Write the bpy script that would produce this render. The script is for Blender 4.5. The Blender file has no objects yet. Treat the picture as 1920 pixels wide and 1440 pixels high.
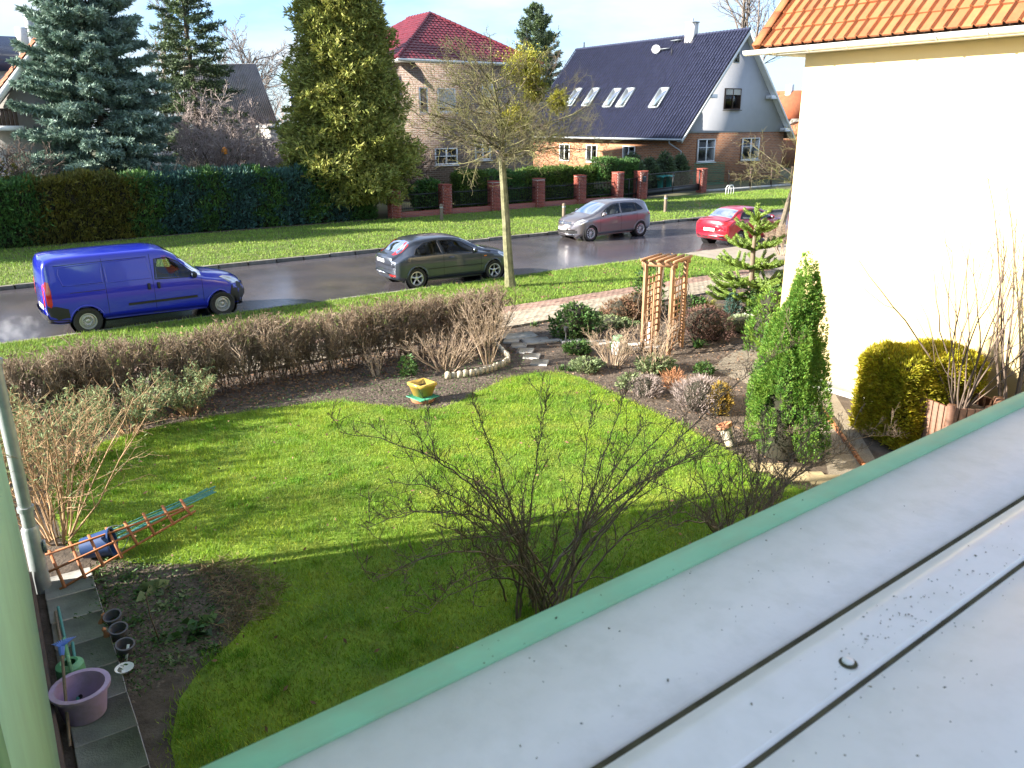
import bpy, math, random
import numpy as np
from mathutils import Vector, Matrix
S = bpy.context.scene
C = S.collection
R = math.radians
# ------------------------------------------------------------------ camera, sky, sun, exposure
CAM_H = 4.632
F, PITCH, ROLL, YAW = 1493.3, R(18.2), R(.36), R(34.27)
def _axes():
    dn = np.array([math.sin(ROLL)*math.cos(PITCH), math.cos(ROLL)*math.cos(PITCH), math.sin(PITCH)]); up = -dn
    fw = np.array([0, 0, 1.]); fh = fw-up*fw.dot(up); fh /= np.linalg.norm(fh)
    rt = np.cross(fh, up); rt /= np.linalg.norm(rt)
    if rt[0] < 0: rt = -rt
    return np.array([fh*math.sin(YAW)+rt*math.cos(YAW), fh*math.cos(YAW)-rt*math.sin(YAW), up])
AX = _axes()
cd = bpy.data.cameras.new('camera'); cam = bpy.data.objects.new('camera', cd); C.objects.link(cam)
cd.lens = 28; cd.sensor_width = 36; cd.clip_start = .05; cd.clip_end = 3000
cx, cy, cz = AX[:, 0], -AX[:, 1], -AX[:, 2]
cam.matrix_world = Matrix(((cx[0], cy[0], cz[0], 0), (cx[1], cy[1], cz[1], 0), (cx[2], cy[2], cz[2], CAM_H), (0, 0, 0, 1)))
cd.dof.use_dof = True; cd.dof.focus_distance = 17.0; cd.dof.aperture_fstop = 14
S.camera = cam
SUN = Vector((-2.25, .77, 1.0)).normalized()
EL = math.asin(SUN.z); AZ = math.atan2(SUN.x, SUN.y)
W = bpy.data.worlds.new('World'); S.world = W; W.use_nodes = True
nt = W.node_tree; nt.nodes.clear()
sky = nt.nodes.new('ShaderNodeTexSky'); sky.sky_type = 'NISHITA'; sky.sun_disc = False
sky.sun_elevation = EL; sky.sun_rotation = AZ; sky.air_density = 1.0; sky.dust_density = 1.0; sky.ozone_density = 3.0
tc = nt.nodes.new('ShaderNodeTexCoord'); mp = nt.nodes.new('ShaderNodeMapping'); mp.inputs['Scale'].default_value = (1.4, 1.4, 5)
cn = nt.nodes.new('ShaderNodeTexNoise'); cn.inputs['Scale'].default_value = 2.2; cn.inputs['Detail'].default_value = 9; cn.inputs['Roughness'].default_value = .58
cr = nt.nodes.new('ShaderNodeValToRGB'); cr.color_ramp.elements[0].position = .38; cr.color_ramp.elements[1].position = .60; cr.color_ramp.elements[0].color = (.15, .15, .15, 1)
mx = nt.nodes.new('ShaderNodeMix'); mx.data_type = 'RGBA'; mx.inputs['B'].default_value = (2.35, 2.6, 2.85, 1)
ml = nt.nodes.new('ShaderNodeMath'); ml.operation = 'MULTIPLY'; ml.inputs[1].default_value = .92
bg = nt.nodes.new('ShaderNodeBackground'); bg.inputs['Strength'].default_value = .105
wo = nt.nodes.new('ShaderNodeOutputWorld')
k = nt.links.new
k(tc.outputs['Generated'], mp.inputs['Vector']); k(mp.outputs[0], cn.inputs['Vector']); k(cn.outputs[0], cr.inputs[0])
k(cr.outputs[0], ml.inputs[0]); k(ml.outputs[0], mx.inputs['Factor']); tn = nt.nodes.new('ShaderNodeMix'); tn.data_type = 'RGBA'; tn.blend_type = 'MULTIPLY'; tn.inputs['Factor'].default_value = 1; tn.inputs['B'].default_value = (.55, .72, .95, 1); k(sky.outputs[0], tn.inputs['A']); k(tn.outputs['Result'], mx.inputs['A']); k(mx.outputs['Result'], bg.inputs['Color']); k(bg.outputs[0], wo.inputs[0])
sl = bpy.data.lights.new('sun', 'SUN'); sl.energy = 5.0; sl.angle = R(.9); sl.color = (1, .93, .82)
so = bpy.data.objects.new('sun', sl); C.objects.link(so); so.location = (-30, 10, 30)
so.rotation_euler = SUN.to_track_quat('Z', 'Y').to_euler()
vs = S.view_settings; vs.view_transform = 'Standard'; vs.look = 'None'; vs.gamma = 1; vs.use_curve_mapping = False; vs.exposure = 2.05
# ------------------------------------------------------------------ helpers
def g(px, py, z=0.):
    """place in the garden (metres) of a spot measured on the photograph"""
    d = AX@np.array([px-960, py-720, F]); t = (z-CAM_H)/d[2]; return (d[0]*t, d[1]*t)
def py_(px, py, Y):
    d = AX@np.array([px-960, py-720, F]); t = Y/d[1]; return np.array([d[0]*t, Y, CAM_H+d[2]*t])
class MB:
    def __init__(s): s.V = []; s.F = []; s.n = 0
    def add(s, V, F):
        V = np.asarray(V, np.float32).reshape(-1, 3); s.V.append(V)
        if isinstance(F, np.ndarray): s.F.append(F.astype(np.int32)+s.n)
        else:
            d = {}
            for f in F: d.setdefault(len(f), []).append(f)
            for q in d.values(): s.F.append(np.array(q, np.int32)+s.n)
        s.n += len(V); return s
    def box(s, c, d, rz=0, M=None):
        x, y, z = d[0]/2, d[1]/2, d[2]/2
        v = np.array([[i*x, j*y, l*z] for l in (-1, 1) for j in (-1, 1) for i in (-1, 1)])
        if M is not None: v = v@np.array(M.to_3x3()).T
        elif rz: a, b = math.cos(rz), math.sin(rz); v = v@np.array([[a, b, 0], [-b, a, 0], [0, 0, 1]])
        return s.add(v+np.array(c), np.array([[0, 2, 3, 1], [4, 5, 7, 6], [0, 1, 5, 4], [2, 6, 7, 3], [0, 4, 6, 2], [1, 3, 7, 5]]))
    def chbox(s, c, d, b=.01, M=None, rz=0):
        """box with chamfered edges on all sides"""
        h = np.array(d)/2.; v = []
        idx = {}
        for a in range(3):
            for i in (-1, 1):
                for j in (-1, 1):
                    for l in (-1, 1):
                        sg = np.array([i, j, l]); p = sg*(h-b); p[a] = sg[a]*h[a]; idx[(a, i, j, l)] = len(v); v.append(p)
        fs = []
        for a in range(3):
            for sa in (-1, 1):
                o = [(u, w) for u, w in ((-1, -1), (1, -1), (1, 1), (-1, 1))]
                q = []
                for u, w in o:
                    t = [0, 0, 0]; t[a] = sa; t[(a+1) % 3] = u; t[(a+2) % 3] = w; q.append(idx[(a, *t)])
                fs.append(q if sa > 0 else q[::-1])
        for a in range(3):
            b1, c1 = (a+1) % 3, (a+2) % 3
            for u in (-1, 1):
                for w in (-1, 1):
                    t0 = [0]*3; t1 = [0]*3; t0[a] = -1; t1[a] = 1
                    for t in (t0, t1): t[b1] = u; t[c1] = w
                    fs.append([idx[(b1, *t0)], idx[(b1, *t1)], idx[(c1, *t1)], idx[(c1, *t0)]])
        for i in (-1, 1):
            for j in (-1, 1):
                for l in (-1, 1): fs.append([idx[(0, i, j, l)], idx[(1, i, j, l)], idx[(2, i, j, l)]])
        v = np.array(v)
        if M is not None: v = v@np.array(M.to_3x3()).T
        elif rz: a, e = math.cos(rz), math.sin(rz); v = v@np.array([[a, e, 0], [-e, a, 0], [0, 0, 1]])
        return s.add(v+np.array(c), fs)
    def tube(s, P, r, n=8, cap=True, flat=1.):
        P = [Vector(p) for p in P]; m = len(P)
        rr = [r]*m if not hasattr(r, '__len__') else r
        V = []; u = None
        for i in range(m):
            t = (P[min(i+1, m-1)]-P[max(i-1, 0)]).normalized()
            if u is None: u = t.orthogonal().normalized() if abs(t.z) > .95 or flat == 1 else Vector((0, 0, 1)).cross(t).normalized()
            u = (u-t*u.dot(t)).normalized(); w = t.cross(u)
            for j in range(n):
                a = 2*math.pi*j/n; V.append(P[i]+u*math.cos(a)*rr[i]+w*math.sin(a)*rr[i]*flat)
        Fq = [[i*n+j, i*n+(j+1) % n, (i+1)*n+(j+1) % n, (i+1)*n+j] for i in range(m-1) for j in range(n)]
        if cap: Fq += [list(range(n))[::-1], [(m-1)*n+j for j in range(n)]]
        return s.add([tuple(v) for v in V], Fq)
    def lathe(s, prof, n=20, c=(0, 0, 0), M=None, close=False):
        V = []; m = len(prof)
        for r, z in prof:
            for j in range(n): a = 2*math.pi*j/n; V.append((r*math.cos(a), r*math.sin(a), z))
        V = np.array(V)
        if M is not None: V = V@np.array(M.to_3x3()).T
        Fq = [[i*n+j, i*n+(j+1) % n, (i+1)*n+(j+1) % n, (i+1)*n+j] for i in range(m-1+close) for j in range(n)] if not close else [[i*n+j, i*n+(j+1) % n, ((i+1) % m)*n+(j+1) % n, ((i+1) % m)*n+j] for i in range(m) for j in range(n)]
        return s.add(V+np.array(c), Fq)
    def prism(s, poly, d, O=(0, 0, 0), u=(1, 0, 0), v=(0, 0, 1), w=(0, 1, 0)):
        """polygon in the plane u,v pushed along w by d"""
        O, u, v, w = (np.array(q, float) for q in (O, u, v, w)); n = len(poly)
        A = np.array([O+u*p[0]+v*p[1] for p in poly]); V = np.vstack([A, A+w*d])
        return s.add(V, [list(range(n)), [n+i for i in range(n)][::-1]]+[[i, n+i, n+(i+1) % n, (i+1) % n] for i in range(n)])
    def rods(s, A, B, ra, rb, n=3):
        """many thin tapered twigs at once"""
        A = np.asarray(A, float); B = np.asarray(B, float); m = len(A)
        if not m: return s
        ra = np.broadcast_to(np.asarray(ra, float), (m,)); rb = np.broadcast_to(np.asarray(rb, float), (m,))
        t = B-A; t /= np.linalg.norm(t, axis=1, keepdims=True)+1e-9
        h = np.where(np.abs(t[:, 2:3]) > .9, np.array([[1., 0, 0]]), np.array([[0, 0, 1.]]))
        u = np.cross(t, h); u /= np.linalg.norm(u, axis=1, keepdims=True)+1e-9; w = np.cross(t, u)
        V = np.zeros((m, 2*n, 3))
        for j in range(n):
            a = 2*math.pi*j/n; o = u*math.cos(a)+w*math.sin(a)
            V[:, j] = A+o*ra[:, None]; V[:, n+j] = B+o*rb[:, None]
        fq = np.array([[j, (j+1) % n, n+(j+1) % n, n+j] for j in range(n)])
        Fq = (fq[None]+(np.arange(m)*2*n)[:, None, None]).reshape(-1, 4)
        return s.add(V.reshape(-1, 3), Fq)
    def leaves(s, P, D, L, Wd, rng, droop=0., fold=0.):
        """diamond leaves: base P, direction D, length L, width Wd"""
        P = np.asarray(P, float); m = len(P)
        if not m: return s
        D = np.asarray(D, float); D = D/(np.linalg.norm(D, axis=1, keepdims=True)+1e-9)
        L = np.broadcast_to(np.asarray(L, float), (m,))[:, None]; Wd = np.broadcast_to(np.asarray(Wd, float), (m,))[:, None]
        r = rng.normal(size=(m, 3)); sd = np.cross(D, r); sd /= np.linalg.norm(sd, axis=1, keepdims=True)+1e-9
        mid = P+D*L*.5; tip = P+D*L; mid[:, 2] -= 0; tip[:, 2] -= droop*L[:, 0]
        V = np.stack([P, mid+sd*Wd/2, tip, mid-sd*Wd/2], 1).reshape(-1, 3)
        return s.add(V, (np.array([[0, 1, 2, 3]])+(np.arange(m)*4)[:, None]))
    def blades(s, P, D, L, Wd, rng):
        P = np.asarray(P, float); m = len(P); D = D/(np.linalg.norm(D, axis=1, keepdims=True)+1e-9)
        a = rng.uniform(0, math.pi, m); sd = np.stack([np.cos(a), np.sin(a), 0*a], 1)
        L = np.broadcast_to(L, (m,))[:, None]; Wd = np.broadcast_to(Wd, (m,))[:, None]
        V = np.stack([P-sd*Wd/2, P+sd*Wd/2, P+D*L], 1).reshape(-1, 3)
        return s.add(V, (np.array([[0, 1, 2]])+(np.arange(m)*3)[:, None]))
    def build(s, name, mat, parent=None, smooth=False, world=True, bevel=0):
        me = bpy.data.meshes.new(name)
        V = np.vstack(s.V) if s.V else np.zeros((0, 3), np.float32)
        if parent is not None and world: V = V-np.array(parent_base(parent), np.float32)
        me.vertices.add(len(V)); me.vertices.foreach_set('co', np.ascontiguousarray(V, np.float32).ravel())
        nl = sum(f.size for f in s.F); npol = sum(len(f) for f in s.F)
        if nl:
            me.loops.add(nl); me.polygons.add(npol)
            me.loops.foreach_set('vertex_index', np.concatenate([f.ravel() for f in s.F]))
            tot = np.concatenate([np.full(len(f), f.shape[1], np.int32) for f in s.F])
            st = np.zeros(npol, np.int32); st[1:] = np.cumsum(tot)[:-1]
            me.polygons.foreach_set('loop_start', st); me.polygons.foreach_set('loop_total', tot)
            if smooth: me.polygons.foreach_set('use_smooth', np.ones(npol, bool))
        me.update(calc_edges=True); me.validate()
        for mm in (mat if isinstance(mat, (list, tuple)) else [mat]): me.materials.append(mm)
        o = bpy.data.objects.new(name, me); C.objects.link(o)
        if parent is not None: o.parent = parent
        if smooth == 'auto':
            try: me.set_sharp_from_angle(angle=R(38))
            except Exception: pass
        return o
BASE = {}
def parent_base(p):
    b = Vector((0, 0, 0))
    while p is not None: b = b+p.location; p = p.parent
    return tuple(b)
def tag(o, label=None, cat=None, group=None, kind=None):
    if label: o['label'] = label
    if cat: o['category'] = cat
    if group: o['group'] = group
    if kind: o['kind'] = kind
    return o
def thing(name, label, cat, loc=(0, 0, 0), rz=0, group=None):
    o = bpy.data.objects.new(name, None); C.objects.link(o); o.location = loc; o.rotation_euler = (0, 0, rz); o.empty_display_size = .1
    return tag(o, label, cat, group)
def copy_tree(o, parent=None):
    c = o.copy(); C.objects.link(c); c.parent = parent
    for ch in o.children: copy_tree(ch, c)
    return c
def inst(name, me, parent, M):
    """one alike piece sharing its mesh; M in the parent's space"""
    o = bpy.data.objects.new(name, me); C.objects.link(o); o.parent = parent; o.matrix_local = M; return o
def struct(o): o['kind'] = 'structure'; return o
def stuff(o): o['kind'] = 'stuff'; return o
# ------------------------------------------------------------------ materials
MT = {}
def mat(name, col, rough=.75, col2=None, scale=4., detail=6, bump=0., bscale=40., isl=0., metal=0., transl=0., spec=.4, coat=0., dirt=None, dscale=1.5, damt=.5, stretch=None, rvar=0., objr=0., lo=.35, hi=.65, hue=0.):
    if name in MT: return MT[name]
    m = bpy.data.materials.new(name); m.use_nodes = True; t = m.node_tree; N = t.nodes; l = t.links.new
    b = N['Principled BSDF']; out = N['Material Output']
    b.inputs['Roughness'].default_value = rough; b.inputs['Metallic'].default_value = metal; b.inputs['Specular IOR Level'].default_value = spec
    if coat: b.inputs['Coat Weight'].default_value = coat; b.inputs['Coat Roughness'].default_value = .04
    tcn = N.new('ShaderNodeTexCoord'); vec = tcn.outputs['Object']
    if stretch:
        mpn = N.new('ShaderNodeMapping'); mpn.inputs['Scale'].default_value = stretch; l(vec, mpn.inputs['Vector']); vec = mpn.outputs[0]
    if objr:
        oi = N.new('ShaderNodeObjectInfo'); va = N.new('ShaderNodeVectorMath'); l(vec, va.inputs[0]); l(oi.outputs['Location'], va.inputs[1]); vec = va.outputs[0]
    rgb = N.new('ShaderNodeRGB'); rgb.outputs[0].default_value = (*col, 1); cur = rgb.outputs[0]
    def noise(sc, dt=detail):
        n = N.new('ShaderNodeTexNoise'); n.inputs['Scale'].default_value = sc; n.inputs['Detail'].default_value = dt; n.inputs['Roughness'].default_value = .6; l(vec, n.inputs['Vector']); return n.outputs[0]
    def ramp(v, a, c):
        r = N.new('ShaderNodeMapRange'); r.inputs['From Min'].default_value = a; r.inputs['From Max'].default_value = c; l(v, r.inputs['Value']); return r.outputs[0]
    def mixc(f, a, c):
        q = N.new('ShaderNodeMix'); q.data_type = 'RGBA'; l(f, q.inputs['Factor'])
        l(a, q.inputs['A'])
        if isinstance(c, tuple): q.inputs['B'].default_value = (*c, 1)
        else: l(c, q.inputs['B'])
        return q.outputs['Result']
    if col2: cur = mixc(ramp(noise(scale), lo, hi), cur, tuple(col2))
    if dirt:
        mm = N.new('ShaderNodeMath'); mm.operation = 'MULTIPLY'; mm.inputs[1].default_value = damt; l(ramp(noise(dscale), .45, .7), mm.inputs[0]); cur = mixc(mm.outputs[0], cur, tuple(dirt))
    for amt, src in ((isl, 'i'), (objr, 'o')):
        if amt:
            gn = N.new('ShaderNodeNewGeometry').outputs['Random Per Island'] if src == 'i' else N.new('ShaderNodeObjectInfo').outputs['Random']
            hs = N.new('ShaderNodeHueSaturation'); r = N.new('ShaderNodeMapRange'); r.inputs['To Min'].default_value = 1-amt; r.inputs['To Max'].default_value = 1+amt; l(gn, r.inputs['Value'])
            l(r.outputs[0], hs.inputs['Value'])
            if hue:
                r2 = N.new('ShaderNodeMapRange'); r2.inputs['To Min'].default_value = .5-hue; r2.inputs['To Max'].default_value = .5+hue
                wn = N.new('ShaderNodeTexWhiteNoise'); wn.noise_dimensions = '1D'; l(gn, wn.inputs['W']); l(wn.outputs[0], r2.inputs['Value']); l(r2.outputs[0], hs.inputs['Hue'])
            l(cur, hs.inputs['Color']); cur = hs.outputs[0]
    l(cur, b.inputs['Base Color'])
    if rvar: 
        r = N.new('ShaderNodeMapRange'); r.inputs['From Min'].default_value = .3; r.inputs['From Max'].default_value = .7; r.inputs['To Min'].default_value = max(.02, rough-rvar); r.inputs['To Max'].default_value = rough+rvar
        l(noise(dscale*.6), r.inputs['Value']); l(r.outputs[0], b.inputs['Roughness'])
    if bump:
        bn = N.new('ShaderNodeBump'); bn.inputs['Strength'].default_value = bump; bn.inputs['Distance'].default_value = .02; l(noise(bscale), bn.inputs['Height']); l(bn.outputs[0], b.inputs['Normal'])
    if transl:
        tr = N.new('ShaderNodeBsdfTranslucent'); l(cur, tr.inputs['Color']); ms = N.new('ShaderNodeMixShader'); ms.inputs[0].default_value = transl
        l(b.outputs[0], ms.inputs[1]); l(tr.outputs[0], ms.inputs[2]); l(ms.outputs[0], out.inputs['Surface'])
    MT[name] = m; return m
def brickmat(name, c1, c2, mortar, bw=.25, bh=.075, bump=.6, dirt=None):
    m = bpy.data.materials.new(name); m.use_nodes = True; t = m.node_tree; N = t.nodes; l = t.links.new; b = N['Principled BSDF']
    tcn = N.new('ShaderNodeTexCoord'); sp = N.new('ShaderNodeSeparateXYZ'); l(tcn.outputs['Object'], sp.inputs[0])
    ad = N.new('ShaderNodeMath'); l(sp.outputs[0], ad.inputs[0]); l(sp.outputs[1], ad.inputs[1]); cb = N.new('ShaderNodeCombineXYZ'); l(ad.outputs[0], cb.inputs[0]); l(sp.outputs[2], cb.inputs[1])
    br = N.new('ShaderNodeTexBrick'); br.inputs['Scale'].default_value = 1; br.inputs['Brick Width'].default_value = bw; br.inputs['Row Height'].default_value = bh; br.inputs['Mortar Size'].default_value = .016 if bh > .1 else .008; br.inputs['Mortar Smooth'].default_value = .2; br.inputs['Bias'].default_value = 0
    br.inputs['Color1'].default_value = (*c1, 1); br.inputs['Color2'].default_value = (*c2, 1); br.inputs['Mortar'].default_value = (*mortar, 1); l(cb.outputs[0], br.inputs['Vector'])
    nz = N.new('ShaderNodeTexNoise'); nz.inputs['Scale'].default_value = .9; nz.inputs['Detail'].default_value = 7; l(tcn.outputs['Object'], nz.inputs['Vector'])
    hs = N.new('ShaderNodeHueSaturation'); r = N.new('ShaderNodeMapRange'); r.inputs['From Min'].default_value = .3; r.inputs['From Max'].default_value = .7; r.inputs['To Min'].default_value = .9; r.inputs['To Max'].default_value = 1.1
    l(nz.outputs[0], r.inputs['Value']); l(r.outputs[0], hs.inputs['Value']); l(br.outputs['Color'], hs.inputs['Color']); l(hs.outputs[0], b.inputs['Base Color'])
    bn = N.new('ShaderNodeBump'); bn.inputs['Strength'].default_value = bump; bn.inputs['Distance'].default_value = .01; bn.invert = True; l(br.outputs['Fac'], bn.inputs['Height']); l(bn.outputs[0], b.inputs['Normal'])
    b.inputs['Roughness'].default_value = .85; MT[name] = m; return m
def glassmat(name, tint=(.25, .28, .28), refl=.9, rough=.02):
    m = bpy.data.materials.new(name); m.use_nodes = True; t = m.node_tree; N = t.nodes; l = t.links.new; N.remove(N['Principled BSDF'])
    fr = N.new('ShaderNodeFresnel'); fr.inputs[0].default_value = 1.5; tr = N.new('ShaderNodeBsdfTransparent'); tr.inputs[0].default_value = (*tint, 1)
    gl = N.new('ShaderNodeBsdfGlossy'); gl.inputs['Roughness'].default_value = rough; gl.inputs[0].default_value = (refl, refl, refl, 1); ms = N.new('ShaderNodeMixShader')
    l(fr.outputs[0], ms.inputs[0]); l(tr.outputs[0], ms.inputs[1]); l(gl.outputs[0], ms.inputs[2]); l(ms.outputs[0], N['Material Output'].inputs['Surface']); MT[name] = m; return m
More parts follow.
